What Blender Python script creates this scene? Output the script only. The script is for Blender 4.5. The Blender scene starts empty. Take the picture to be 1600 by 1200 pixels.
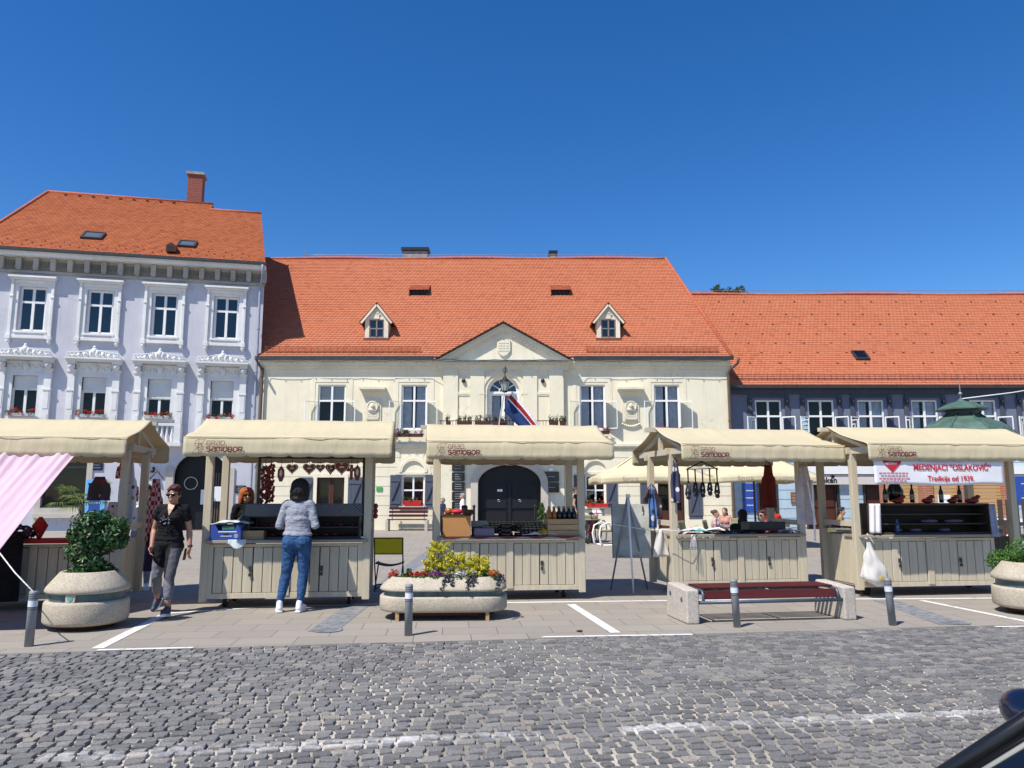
import bpy, math, random
from mathutils import Vector, Matrix, noise as mnoise
R = math.radians
C = bpy.context.scene.collection
rnd = random.Random(11)
U = rnd.uniform

# ---------------------------------------------------------------- camera maths (pixel of the 1600x1200 photograph -> place in the square)
F_PX, CAM_H, PITCH = 1200.0, 1.55, math.atan(170 / 1200.0)
_c, _s = math.cos(PITCH), math.sin(PITCH)
def ray(u, v):
    a = (u - 800) / F_PX; b = (600 - v) / F_PX
    return Vector((a, _c - b * _s, _s + b * _c))
def ground(u, v, z=0.0):
    r = ray(u, v); t = (z - CAM_H) / r.z
    return Vector((r.x * t, r.y * t, z))
def at(u, v, Y):
    r = ray(u, v); t = Y / r.y
    return Vector((r.x * t, Y, CAM_H + r.z * t))
class Fac:
    """a facade plane: local x along the wall, y into the building, z up"""
    def __init__(s, P, ang):
        s.P = P; s.a = R(ang); s.d = (math.cos(s.a), math.sin(s.a)); s.n = (-s.d[1], s.d[0])
    def p(s, u, v, yo=0.0):
        r = ray(u, v); n = s.n
        px, py = s.P[0] + n[0] * yo, s.P[1] + n[1] * yo
        t = (px * n[0] + py * n[1]) / (r.x * n[0] + r.y * n[1])
        x, y, z = r.x * t, r.y * t, CAM_H + r.z * t
        return ((x - s.P[0]) * s.d[0] + (y - s.P[1]) * s.d[1], z)
    def x(s, u, v, yo=0.0): return s.p(u, v, yo)[0]
    def z(s, u, v, yo=0.0): return s.p(u, v, yo)[1]
    def world(s, x, y, z=0.0):
        return Vector((s.P[0] + s.d[0] * x + s.n[0] * y, s.P[1] + s.d[1] * x + s.n[1] * y, z))

# ---------------------------------------------------------------- mesh builder
def basis(d):
    d = d.normalized(); up = Vector((0, 0, 1)) if abs(d.z) < 0.95 else Vector((1, 0, 0))
    a = d.cross(up).normalized(); return a, a.cross(d).normalized()
class MB:
    def __init__(s): s.v = []; s.f = []; s.mi = []; s.sm = []; s.m = 0; s.M = None
    def add(s, vs, fs, smooth=False):
        o = len(s.v)
        if s.M is None: s.v.extend([tuple(p) for p in vs])
        else: s.v.extend([tuple(s.M @ Vector(p)) for p in vs])
        for f in fs: s.f.append(tuple(i + o for i in f)); s.mi.append(s.m); s.sm.append(smooth)
        return s
    def quad(s, *ps): return s.add(ps, [tuple(range(len(ps)))])
    def box(s, x0, x1, y0, y1, z0, z1):
        v = [(x0,y0,z0),(x1,y0,z0),(x1,y1,z0),(x0,y1,z0),(x0,y0,z1),(x1,y0,z1),(x1,y1,z1),(x0,y1,z1)]
        return s.add(v, [(0,3,2,1),(4,5,6,7),(0,1,5,4),(1,2,6,5),(2,3,7,6),(3,0,4,7)])
    def obox(s, c, size, M=None):
        hx, hy, hz = [q / 2 for q in size]; M = M or Matrix.Identity(3); c = Vector(c)
        v = [c + M @ Vector(q) for q in [(-hx,-hy,-hz),(hx,-hy,-hz),(hx,hy,-hz),(-hx,hy,-hz),(-hx,-hy,hz),(hx,-hy,hz),(hx,hy,hz),(-hx,hy,hz)]]
        return s.add(v, [(0,3,2,1),(4,5,6,7),(0,1,5,4),(1,2,6,5),(2,3,7,6),(3,0,4,7)])
    def bar(s, p0, p1, w, h):
        p0, p1 = Vector(p0), Vector(p1); d = p1 - p0; a, b = basis(d)
        M = Matrix((a, d.normalized(), b)).transposed()
        return s.obox((p0 + p1) / 2, (w, d.length, h), M)
    def cyl(s, p0, p1, r0, r1=None, n=12, caps=True, smooth=True):
        p0, p1 = Vector(p0), Vector(p1); r1 = r0 if r1 is None else r1
        a, b = basis(p1 - p0); vs = []
        for p, r in ((p0, r0), (p1, r1)):
            for i in range(n):
                t = 2 * math.pi * i / n; vs.append(p + (a * math.cos(t) + b * math.sin(t)) * r)
        s.add(vs, [(i, n + i, n + (i + 1) % n, (i + 1) % n) for i in range(n)], smooth)
        if caps:
            s.add(vs[:n], [tuple(range(n))]); s.add(vs[n:], [tuple(range(n))[::-1]])
        return s
    def tube(s, pts, r, n=6, closed=False):
        pts = [Vector(p) for p in pts]; vs = []; m = len(pts)
        a = None
        for i, p in enumerate(pts):
            if closed: d = pts[(i + 1) % m] - pts[i - 1]
            else: d = pts[min(i + 1, m - 1)] - pts[max(i - 1, 0)]
            if d.length < 1e-9: d = Vector((0, 0, 1))
            d.normalize()
            if a is None: a, b = basis(d)
            else:
                a = (a - d * a.dot(d)); a = a.normalized() if a.length > 1e-6 else basis(d)[0]; b = a.cross(d).normalized()
            rr = r[i] if isinstance(r, (list, tuple)) else r
            for k in range(n):
                t = 2 * math.pi * k / n; vs.append(p + (a * math.cos(t) + b * math.sin(t)) * rr)
        fs = []
        for i in range(m if closed else m - 1):
            j = (i + 1) % m
            for k in range(n): fs.append((i*n+k, i*n+(k+1)%n, j*n+(k+1)%n, j*n+k))
        if not closed: fs.append(tuple(range(n))[::-1]); fs.append(tuple((m-1)*n+k for k in range(n)))
        return s.add(vs, fs, True)
    def lathe(s, prof, n=24, c=(0,0,0), smooth=True, sx=1, sy=1):
        vs = []
        for r, z in prof:
            for k in range(n):
                t = 2 * math.pi * k / n; vs.append((c[0] + r * sx * math.cos(t), c[1] + r * sy * math.sin(t), c[2] + z))
        fs = []
        for i in range(len(prof) - 1):
            for k in range(n): fs.append((i*n+k, i*n+(k+1)%n, (i+1)*n+(k+1)%n, (i+1)*n+k))
        if prof[0][0] > 1e-6: fs.append(tuple(range(n))[::-1])
        if prof[-1][0] > 1e-6: fs.append(tuple((len(prof)-1)*n+k for k in range(n)))
        return s.add(vs, fs, smooth)
    def ext(s, poly, y0, y1):
        """extrude an xz polygon (counter-clockwise seen from -y) from y0 (front) to y1"""
        n = len(poly)
        vs = [(x, y0, z) for x, z in poly] + [(x, y1, z) for x, z in poly]
        fs = [tuple(range(n)), tuple(range(2*n-1, n-1, -1))] + [(i, n+i, n+(i+1)%n, (i+1)%n) for i in range(n)]
        return s.add(vs, fs)
    def ell(s, c, r, nu=14, nv=9, M=None, smooth=True):
        c = Vector(c); r = (r, r, r) if not isinstance(r, (tuple, list)) else r
        vs = []
        for j in range(nv + 1):
            ph = math.pi * j / nv
            for i in range(nu):
                t = 2 * math.pi * i / nu
                q = Vector((r[0]*math.sin(ph)*math.cos(t), r[1]*math.sin(ph)*math.sin(t), r[2]*math.cos(ph)))
                vs.append(c + (M @ q if M else q))
        fs = []
        for j in range(nv):
            for i in range(nu):
                a, b, d, e = j*nu+i, j*nu+(i+1)%nu, (j+1)*nu+(i+1)%nu, (j+1)*nu+i
                fs.append((a, e, d) if j == 0 else ((a, e, b) if j == nv-1 else (a, e, d, b)))
        return s.add(vs, fs, smooth)
    def cap(s, p0, p1, r0, r1, n=12):
        s.cyl(p0, p1, r0, r1, n); s.ell(p0, r0, n, 8); s.ell(p1, r1, n, 8); return s
    def grid(s, fn, nu, nv, smooth=True):
        vs = [fn(i / nu, j / nv) for j in range(nv + 1) for i in range(nu + 1)]
        fs = [(j*(nu+1)+i, j*(nu+1)+i+1, (j+1)*(nu+1)+i+1, (j+1)*(nu+1)+i) for j in range(nv) for i in range(nu)]
        return s.add(vs, fs, smooth)
    def ribbon(s, pts, w, y):
        """flat mitred stroke in the xz plane, facing -y"""
        P = [Vector(p) for p in pts]; L = []; Rr = []
        for i, p in enumerate(P):
            d0 = (p - P[i-1]).normalized() if i else None
            d1 = (P[i+1] - p).normalized() if i < len(P)-1 else None
            if d0 is None: n = Vector((-d1.y, d1.x)); k = 1
            elif d1 is None: n = Vector((-d0.y, d0.x)); k = 1
            else:
                n = (Vector((-d0.y, d0.x)) + Vector((-d1.y, d1.x)))
                n = n.normalized() if n.length > 1e-6 else Vector((-d0.y, d0.x)); k = 1 / max(.4, n.dot(Vector((-d0.y, d0.x))))
            L.append(p + n * w / 2 * k); Rr.append(p - n * w / 2 * k)
        m = len(P)
        s.add([(q.x, y, q.y) for q in L] + [(q.x, y, q.y) for q in Rr], [(m+i, m+i+1, i+1, i) for i in range(m-1)])
        return s
    def build(s, name, mat, parent=None, bevel=0.0, seg=2, solid=0.0, loc=None, rz=0.0):
        me = bpy.data.meshes.new(name); me.from_pydata(s.v, [], s.f)
        for m in (mat if isinstance(mat, (list, tuple)) else [mat]): me.materials.append(m)
        me.polygons.foreach_set('material_index', s.mi); me.polygons.foreach_set('use_smooth', s.sm); me.update()
        o = bpy.data.objects.new(name, me); C.objects.link(o)
        if parent is not None: o.parent = parent
        if loc is not None: o.location = loc
        o.rotation_euler.z = rz
        if solid:
            q = o.modifiers.new('Solidify', 'SOLIDIFY'); q.thickness = solid; q.offset = 0
        if bevel:
            q = o.modifiers.new('Bevel', 'BEVEL'); q.width = bevel; q.segments = seg; q.limit_method = 'ANGLE'; q.angle_limit = R(40); q.harden_normals = False
        return o
def tag(o, label=None, cat=None, group=None, kind=None):
    if label: o['label'] = label
    if cat: o['category'] = cat
    if group: o['group'] = group
    if kind: o['kind'] = kind
    return o
def thing(name, label, cat, loc=(0,0,0), rz=0.0, group=None):
    o = bpy.data.objects.new(name, None); C.objects.link(o); o.location = loc; o.rotation_euler.z = rz; o.empty_display_size = .2
    return tag(o, label, cat, group)
def kids(o): return [c for c in bpy.data.objects if c.parent is o]
def copy_tree(o, parent=None, skip=()):
    c = o.copy(); C.objects.link(c)
    if parent is not None: c.parent = parent
    for ch in kids(o):
        if ch.name.split('.')[0] not in skip: copy_tree(ch, c, skip)
    return c
def remesh(o, vox, it=4):
    m = o.modifiers.new('Remesh', 'REMESH'); m.mode = 'VOXEL'; m.voxel_size = vox; m.use_smooth_shade = True
    m = o.modifiers.new('Smooth', 'SMOOTH'); m.iterations = it; m.factor = .5
    return o
def text(body, size, mat, parent, loc, align='LEFT', name='lettering', rx=90, bold=0.0, rz=0.0, sx=1.0):
    cu = bpy.data.curves.new('t', 'FONT'); cu.body = body; cu.size = size; cu.align_x = align; cu.offset = bold; cu.fill_mode = 'FRONT'
    t = bpy.data.objects.new('t', cu); C.objects.link(t)
    bpy.context.view_layer.update()
    me = bpy.data.meshes.new_from_object(t.evaluated_get(bpy.context.evaluated_depsgraph_get()))
    bpy.data.objects.remove(t); bpy.data.curves.remove(cu)
    me.materials.clear(); me.materials.append(mat)
    o = bpy.data.objects.new(name, me); C.objects.link(o); o.parent = parent; o.location = loc; o.rotation_euler = (R(rx), 0, rz); o.scale.x = sx
    return o

# ---------------------------------------------------------------- materials (all procedural)
class NT:
    def __init__(s, name):
        s.mat = bpy.data.materials.new(name); s.mat.use_nodes = True; s.t = s.mat.node_tree; s.t.nodes.clear()
        s.out = s.t.nodes.new('ShaderNodeOutputMaterial'); s.b = s.t.nodes.new('ShaderNodeBsdfPrincipled')
        s.t.links.new(s.b.outputs[0], s.out.inputs[0]); s._tc = None
    def n(s, typ, **kw):
        q = s.t.nodes.new('ShaderNode' + typ)
        for k, v in kw.items():
            if k.startswith('i_'):
                key = k[2:].replace('_', ' '); q.inputs[int(key) if key.isdigit() else key].default_value = v
            else: setattr(q, k, v)
        return q
    def l(s, a, b): s.t.links.new(a, b)
    @property
    def co(s):
        if s._tc is None: s._tc = s.n('TexCoord').outputs['Object']
        return s._tc
    def noise(s, scale, detail=4, rough=.6, vec=None):
        q = s.n('TexNoise', i_Scale=scale, i_Detail=detail, i_Roughness=rough); s.l(vec or s.co, q.inputs['Vector']); return q.outputs['Fac']
    def ramp(s, fac, stops):
        q = s.n('ValToRGB'); e = q.color_ramp.elements
        while len(e) < len(stops): e.new(.5)
        for k, (p, c) in zip(e, stops): k.position = p; k.color = (c[0], c[1], c[2], 1) if not isinstance(c, (int, float)) else (c, c, c, 1)
        s.l(fac, q.inputs[0]); return q.outputs[0]
    def mix(s, fac, a, b, mode='MIX'):
        q = s.n('Mix', data_type='RGBA', blend_type=mode)
        for i, val in ((0, fac), (6, a), (7, b)):
            if hasattr(val, 'is_linked'): s.l(val, q.inputs[i])
            elif isinstance(val, (int, float)): q.inputs[i].default_value = val if i == 0 else (val, val, val, 1)
            else: q.inputs[i].default_value = (*val, 1)
        return q.outputs[2]
    def math(s, op, a, b=0.0, clamp=False):
        q = s.n('Math', operation=op, use_clamp=clamp)
        for i, v in ((0, a), (1, b)):
            if hasattr(v, 'is_linked'): s.l(v, q.inputs[i])
            else: q.inputs[i].default_value = v
        return q.outputs[0]
    def bump(s, h, strength=.3, dist=.01):
        q = s.n('Bump', i_Strength=strength, i_Distance=dist); s.l(h, q.inputs['Height']); s.l(q.outputs[0], s.b.inputs['Normal'])
    def col(s, v):
        if hasattr(v, 'is_linked'): s.l(v, s.b.inputs['Base Color'])
        else: s.b.inputs['Base Color'].default_value = (*v, 1)
    def rough(s, v, spec=None):
        s.b.inputs['Roughness'].default_value = v
        if spec is not None: s.b.inputs['Specular IOR Level'].default_value = spec
def shade(c, k): return tuple(min(1, q * k) for q in c)
def simple(name, c, rough=.6, var=.12, scale=6, bump=.0, bscale=60, metal=0.0, spec=None, dist=.005):
    m = NT(name); m.col(m.mix(m.ramp(m.noise(scale), [(.3, 0.0), (.7, 1.0)]), shade(c, 1 - var), shade(c, 1 + var)))
    m.rough(rough, spec); m.b.inputs['Metallic'].default_value = metal
    if bump: m.bump(m.noise(bscale, 3), bump, dist)
    return m.mat
def plaster(name, c, stain=.16):
    m = NT(name)
    big = m.ramp(m.noise(.55, 6, .7), [(.35, 0.0), (.72, 1.0)])
    a = m.mix(big, shade(c, 1 + stain * .25), shade(c, 1 - stain))
    mp = m.n('Mapping'); mp.inputs['Scale'].default_value = (5, 5, .35); m.l(m.co, mp.inputs[0])
    st = m.ramp(m.noise(1.2, 5, .65, mp.outputs[0]), [(.52, 0.0), (.8, 1.0)])
    fine = m.ramp(m.noise(3.2, 7, .75), [(.50, 0.0), (.66, 1.0)]); a = m.mix(m.math('MULTIPLY', fine, stain * .9), a, shade(c, .7))
    v = m.n('TexVoronoi', i_Scale=.55, feature='DISTANCE_TO_EDGE'); nz = m.n('TexNoise', i_Scale=2.5, i_Detail=5.0); m.l(m.co, nz.inputs['Vector']); dv = m.n('VectorMath', operation='ADD'); m.l(m.co, dv.inputs[0]); m.l(nz.outputs['Color'], dv.inputs[1]); m.l(dv.outputs[0], v.inputs['Vector'])
    ck = m.math('MULTIPLY', m.math('LESS_THAN', v.outputs['Distance'], .006), m.ramp(m.noise(.8, 3), [(.5, 0.0), (.6, .5)])); a = m.mix(ck, a, shade(c, .5))
    m.col(m.mix(m.math('MULTIPLY', st, .5), a, shade(c, .72)))
    m.rough(.9, .2); m.bump(m.noise(35, 5, .7), .25, .01); return m.mat
def roof_mat(name, c0, c1, c2):
    m = NT(name); g = m.n('NewGeometry')
    r = m.ramp(g.outputs['Random Per Island'], [(0, shade(c0, .92)), (.3, c0), (.65, c1), (.93, shade(c2, 1.08)), (1, shade(c2, .9))])
    blotch = m.ramp(m.noise(.5, 5, .7), [(.38, 0.0), (.75, 1.0)])
    a = m.mix(m.math('MULTIPLY', blotch, .2), r, shade(c2, .8))
    mott = m.noise(14, 4); m.col(m.mix(m.math('MULTIPLY', m.ramp(mott, [(.5, 0.0), (.75, 1.0)]), .2), a, shade(c1, .62)))
    m.rough(.85, .2); m.bump(mott, .3, .01); return m.mat
def wood(name, c, var=.22, rough=.65, axis=2, chips=.0, chip_c=(.2,.15,.1)):
    m = NT(name); mp = m.n('Mapping'); sc = [14, 14, 14]; sc[axis] = .9; mp.inputs['Scale'].default_value = sc; m.l(m.co, mp.inputs[0])
    g = m.noise(2.2, 6, .65, mp.outputs[0]); a = m.mix(m.ramp(g, [(.3, 0.0), (.72, 1.0)]), shade(c, 1 + var * .6), shade(c, 1 - var))
    isl = m.n('NewGeometry').outputs['Random Per Island']; a = m.mix(m.math('MULTIPLY', isl, .28), a, shade(c, .68))
    d = m.ramp(m.noise(3.5, 5, .7), [(.58, 0.0), (.75, 1.0)]); a = m.mix(m.math('MULTIPLY', d, .25 + chips), a, chip_c if chips else shade(c, .6))
    m.col(a); m.rough(rough, .3); m.bump(g, .35, .004); return m.mat
def cloth(name, c, trans=.3, var=.08, scale=3, weave=True, tint=None):
    m = NT(name); a = m.mix(m.ramp(m.noise(scale, 5), [(.3, 0.0), (.7, 1.0)]), shade(c, 1 + var), shade(c, 1 - var)); m.col(a); m.rough(.85, .2)
    mw = m.n('Mapping'); mw.inputs['Scale'].default_value = (7, 2, 1.6); mw.inputs['Rotation'].default_value = (.2, .3, .25); m.l(m.co, mw.inputs[0])
    m.bump(m.math('ADD', m.math('MULTIPLY', m.noise(9, 4), .6), m.ramp(m.noise(1.1, 5, .5, mw.outputs[0]), [(.4, 0.0), (.62, 1.0)])), .17, .02)
    if trans:
        tr = m.n('BsdfTranslucent'); tr.inputs[0].default_value = (*(tint or c), 1)
        mx = m.n('MixShader', i_0=trans); m.l(m.b.outputs[0], mx.inputs[1]); m.l(tr.outputs[0], mx.inputs[2]); m.l(mx.outputs[0], m.out.inputs[0])
    return m.mat
def leafmat(name, c0, c1, c2, trans=.25, rough=.45):
    m = NT(name); g = m.n('NewGeometry')
    a = m.ramp(g.outputs['Random Per Island'], [(0, c0), (.5, c1), (1, c2)]); m.col(a); m.rough(rough, .4)
    tr = m.n('BsdfTranslucent'); m.l(a, tr.inputs[0])
    mx = m.n('MixShader', i_0=trans); m.l(m.b.outputs[0], mx.inputs[1]); m.l(tr.outputs[0], mx.inputs[2]); m.l(mx.outputs[0], m.out.inputs[0])
    return m.mat
def glassmat(name, tint=(.9,.95,.95), refl=1.5):
    m = NT(name); t = m.n('BsdfTransparent'); t.inputs[0].default_value = (*tint, 1)
    g = m.n('BsdfGlossy'); g.inputs['Roughness'].default_value = .02
    fr = m.n('Fresnel', i_IOR=refl); nz = m.n('Bump', i_Strength=.06, i_Distance=.05); m.l(m.noise(1.4, 2), nz.inputs['Height']); m.l(nz.outputs[0], g.inputs['Normal'])
    mx = m.n('MixShader'); m.l(fr.outputs[0], mx.inputs[0]); m.l(t.outputs[0], mx.inputs[1]); m.l(g.outputs[0], mx.inputs[2]); m.l(mx.outputs[0], m.out.inputs[0])
    return m.mat
def concrete(name, c, speck=.5):
    m = NT(name); v = m.n('TexVoronoi', i_Scale=95); m.l(m.co, v.inputs['Vector'])
    sp = m.n('SeparateColor'); m.l(v.outputs['Color'], sp.inputs[0])
    a = m.mix(m.math('MULTIPLY', m.ramp(sp.outputs[0], [(.25, 0.0), (.9, 1.0)]), speck), shade(c, 1.15), shade(c, .45))
    st = m.ramp(m.noise(3, 6, .7), [(.45, 0.0), (.75, 1.0)]); a = m.mix(m.math('MULTIPLY', st, .35), a, shade((c[0], c[1]*.95, c[2]*.82), .55))
    mp = m.n('Mapping'); mp.inputs['Scale'].default_value = (7, 7, .6); m.l(m.co, mp.inputs[0])
    dr = m.ramp(m.noise(1.5, 5, .7, mp.outputs[0]), [(.55, 0.0), (.8, 1.0)]); a = m.mix(m.math('MULTIPLY', dr, .3), a, shade(c, .45))
    m.col(a); m.rough(.92, .2); m.bump(v.outputs['Distance'], .35, .006); return m.mat
def brickmat(name, c0, c1, mortar, sx, sy, scale=1.0, axes='xz', bump=.5):
    m = NT(name); sp = m.n('SeparateXYZ'); m.l(m.co, sp.inputs[0]); cb = m.n('CombineXYZ')
    ad = m.math('ADD', sp.outputs[0], sp.outputs[1]); m.l(ad, cb.inputs[0]); m.l(sp.outputs[2], cb.inputs[1])
    b = m.n('TexBrick', i_Scale=1.0); b.inputs['Brick Width'].default_value = sx; b.inputs['Row Height'].default_value = sy; b.inputs['Mortar Size'].default_value = .007
    b.inputs['Color1'].default_value = (*c0, 1); b.inputs['Color2'].default_value = (*c1, 1); b.inputs['Mortar'].default_value = (*mortar, 1)
    m.l(cb.outputs[0], b.inputs['Vector']); m.col(m.mix(m.math('MULTIPLY', m.noise(8), .4), b.outputs[0], shade(c0, .6))); m.rough(.9, .2)
    m.bump(m.math('SUBTRACT', 1.0, b.outputs['Fac']), bump, .01); return m.mat

M = {}
M['cream'] = plaster('cream_plaster', (.80, .735, .56), .12)
M['creamtrim'] = plaster('cream_trim', (.78, .72, .565), .2)
M['lilac'] = plaster('lilac_plaster', (.56, .56, .61), .14)
M['white'] = simple('white_paint', (.80, .80, .78), .5, .05, 3)
M['stucco'] = plaster('white_stucco', (.76, .76, .75), .18)
M['frieze'] = plaster('weathered_frieze', (.46, .43, .38), .35)
M['bluewall'] = plaster('blue_plaster', (.17, .19, .255), .15)
M['bluetrim'] = plaster('blue_trim', (.075, .083, .115), .15)
M['palesiding'] = plaster('pale_blue_wall', (.44, .56, .64), .1)
M['tile'] = roof_mat('clay_tiles', (.49, .170, .088), (.465, .155, .078), (.42, .135, .068))
M['tile2'] = roof_mat('clay_tiles_orange', (.45, .145, .06), (.42, .13, .054), (.355, .105, .046))
M['ridge'] = simple('ridge_tile', (.42, .11, .05), .85, .2, 4, .3)
M['gutter'] = simple('dark_gutter', (.035, .032, .032), .5, .3, 5)
M['zinc'] = simple('zinc_sheet', (.32, .34, .36), .45, .2, 4, metal=.6)
M['pipe'] = simple('downpipe', (.30, .33, .42), .5, .15, 4)
M['brownpipe'] = simple('brown_downpipe', (.11, .075, .055), .5, .15, 4)
M['chimney'] = brickmat('chimney_brick', (.30, .085, .06), (.24, .07, .055), (.32, .2, .17), .26, .085)
M['greybrick'] = simple('old_masonry', (.3, .28, .26), .9, .3, 5, .4)
M['friezedark'] = plaster('dark_frieze_panel', (.25, .225, .19), .35)
M['glass2'] = glassmat('plain_glass', (.92, .94, .95), 1.42)
M['glass'] = glassmat('window_glass', (.55, .6, .65), 1.9)
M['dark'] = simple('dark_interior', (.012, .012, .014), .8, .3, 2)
M['curtain'] = cloth('grey_curtain', (.70, .69, .72), .0, .15, 6)
M['blind'] = cloth('white_blind', (.62, .60, .56), .0, .06, 6)
M['roller'] = simple('roller_shutter', (.72, .72, .70), .5, .06, 3)
M['greenbox'] = simple('box_grey', (.42, .43, .42), .7, .15, 6)
M['shutter'] = wood('blue_grey_shutter', (.085, .10, .135), .2, .6)
M['stone'] = concrete('stone_surround', (.5, .46, .40), .25)
M['ironblack'] = simple('black_iron', (.012, .012, .013), .45, .3, 8)
M['portal'] = wood('black_portal', (.012, .013, .016), .3, .5)
M['brownwood'] = wood('brown_wood', (.085, .03, .02), .3, .5)
M['copper'] = NT('copper_patina')
_m = M['copper']; _m.col(_m.mix(_m.ramp(_m.noise(2.5, 6, .7), [(.35, 0.0), (.7, 1.0)]), (.085, .155, .12), (.045, .08, .066))); _m.rough(.6, .4); _m.bump(_m.noise(8), .2, .02); M['copper'] = _m.mat
M['brick'] = brickmat('red_brick', (.42, .15, .075), (.34, .11, .06), (.45, .38, .3), .25, .075)
M['paneling'] = wood('ochre_panel', (.52, .31, .13), .2, .6, 0)
M['awning'] = cloth('cream_canvas', (.66, .575, .38), .18, .05, 1.2, tint=(.55, .34, .15))
M['stallwood'] = wood('greige_stall_wood', (.58, .51, .375), .16, .6, 2, .1, (.26, .2, .13))
M['stallwoodh'] = wood('greige_stall_board', (.58, .51, .375), .16, .6, 0, .1, (.26, .2, .13))
M['top'] = wood('stall_counter_top', (.35, .3, .23), .2, .6, 0)
M['maroon'] = simple('maroon_ink', (.13, .012, .02), .7, .1)
M['logo'] = simple('thin_maroon_ink', (.20, .07, .055), .7, .1)
M['rubber'] = simple('black_rubber', (.018, .018, .018), .8, .3)
M['steel'] = simple('galvanised_steel', (.45, .46, .48), .35, .15, 6, metal=.85)
M['conc'] = concrete('exposed_aggregate', (.45, .395, .31), .45)
M['conc2'] = concrete('bench_concrete', (.50, .45, .39), .5)
M['tealband'] = simple('teal_slate_band', (.075, .125, .13), .35, .35, 7)
M['maroonslat'] = wood('maroon_slats', (.095, .018, .016), .25, .45, 0)
M['bluesteel'] = simple('slate_blue_steel', (.085, .115, .155), .4, .15, 9, metal=.3)
M['bollard'] = simple('bollard_grey', (.23, .235, .245), .5, .15, 9)
M['bandwhite'] = simple('reflective_band', (.68, .70, .74), .4, .08)
M['soil'] = simple('dark_soil', (.03, .022, .016), .95, .4, 20, .6)
M['bark'] = simple('bark', (.09, .065, .045), .9, .3, 20, .6)
M['leafdark'] = leafmat('topiary_leaf', (.012, .04, .012), (.032, .09, .022), (.09, .18, .05), .15, .38)
M['leafbox'] = leafmat('box_leaf', (.035, .10, .016), (.07, .17, .028), (.14, .27, .05), .25)
M['leafyellow'] = leafmat('golden_leaf', (.36, .36, .022), (.58, .54, .04), (.74, .66, .09), .35)
M['leafgreen'] = leafmat('green_leaf', (.025, .06, .012), (.055, .11, .022), (.10, .17, .035), .25)
M['leafpalm'] = leafmat('palm_leaf', (.05, .09, .015), (.12, .18, .03), (.25, .30, .06), .3)
M['tree'] = leafmat('tree_leaf', (.03, .06, .012), (.06, .10, .02), (.11, .15, .03), .3)
def petals(name, a, b): return leafmat(name, shade(a, .7), a, b, .2, .6)
M['red'] = petals('red_petals', (.50, .012, .012), (.62, .05, .03))
M['pink'] = petals('pink_petals', (.50, .02, .14), (.62, .06, .25))
M['purple'] = petals('purple_petals', (.13, .015, .20), (.35, .03, .28))
M['orange'] = petals('orange_petals', (.62, .12, .02), (.70, .2, .05))
M['whitepet'] = petals('white_petals', (.70, .66, .68), (.78, .74, .76))
M['skin'] = simple('skin', (.50, .27, .185), .5, .06, 20, .1, 200)
M['skintan'] = simple('tanned_skin', (.44, .225, .145), .5, .06, 20, .1, 200)
M['hairred'] = simple('auburn_hair', (.07, .012, .014), .7, .4, 40, .8, 90)
M['hairdark'] = simple('dark_hair', (.012, .008, .007), .7, .4, 40, .8, 90)
M['hairginger'] = simple('ginger_hair', (.36, .09, .02), .7, .35, 40, .8, 90)
M['hairbrown'] = simple('brown_hair', (.08, .035, .018), .7, .35, 40, .8, 90)
M['hairgrey'] = simple('grey_hair', (.35, .33, .31), .5, .25, 40, .6, 90)
def fabric(name, c, var=.1): 
    m = NT(name); m.col(m.mix(m.ramp(m.noise(5, 5), [(.3, 0.0), (.7, 1.0)]), shade(c, 1 + var), shade(c, 1 - var * 1.6))); m.rough(.85, .2)
    mp = m.n('Mapping'); mp.inputs['Scale'].default_value = (5, 5, 15); m.l(m.co, mp.inputs[0]); m.bump(m.noise(1.6, 4, .55, mp.outputs[0]), .7, .04); return m.mat
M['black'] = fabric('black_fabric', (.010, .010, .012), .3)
M['greyknit'] = fabric('grey_knit', (.30, .315, .37))
M['legginggrey'] = fabric('grey_legging', (.155, .16, .185))
M['denim'] = fabric('blue_denim', (.035, .09, .215), .3)
M['paledenim'] = fabric('pale_denim', (.36, .44, .56), .15)
M['navy'] = fabric('navy_fabric', (.022, .03, .065))
M['whitecloth'] = fabric('white_cloth', (.78, .77, .78), .04)
M['redcloth'] = fabric('red_cloth', (.42, .03, .025), .15)
M['shoe'] = simple('white_shoe', (.78, .78, .80), .5, .05)
M['navyshoe'] = simple('navy_shoe', (.035, .045, .085), .6, .2)
M['lens'] = simple('dark_lens', (.008, .006, .006), .12, .1)
M['pinkcloth'] = cloth('pink_cloth', (.74, .53, .62), .22, .05, 3, tint=(.75, .45, .6))
M['gingerbread'] = simple('red_gingerbread', (.20, .018, .014), .35, .25, 14)
M['icing'] = simple('white_icing', (.75, .7, .66), .5, .1)
M['jar'] = simple('dark_jar', (.05, .014, .008), .12, .35, 6)
M['honey'] = simple('amber_jar', (.36, .11, .012), .12, .25, 6)
M['lid'] = simple('jar_lid', (.30, .22, .12), .45, .4, 9)
M['crate'] = wood('pine_crate', (.47, .31, .16), .25, .7, 0)
M['orangeboard'] = wood('orange_board', (.50, .245, .085), .1, .6, 0)
M['paper'] = simple('paper', (.80, .80, .80), .8, .03)
M['plaque'] = simple('black_plaque', (.018, .018, .02), .2, .2)
M['silver'] = simple('silver_ink', (.6, .6, .58), .5, .1)
_m = NT('lime_mesh'); _m.col((.34, .36, .03)); _m.rough(.7); _t = _m.n('BsdfTransparent'); _t.inputs[0].default_value = (.75, .78, .2, 1); _x = _m.n('MixShader', i_0=.55); _m.l(_m.b.outputs[0], _x.inputs[1]); _m.l(_t.outputs[0], _x.inputs[2]); _m.l(_x.outputs[0], _m.out.inputs[0]); M['limemesh'] = _m.mat
M['grey'] = simple('grey_plastic', (.25, .25, .26), .5, .1)
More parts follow.
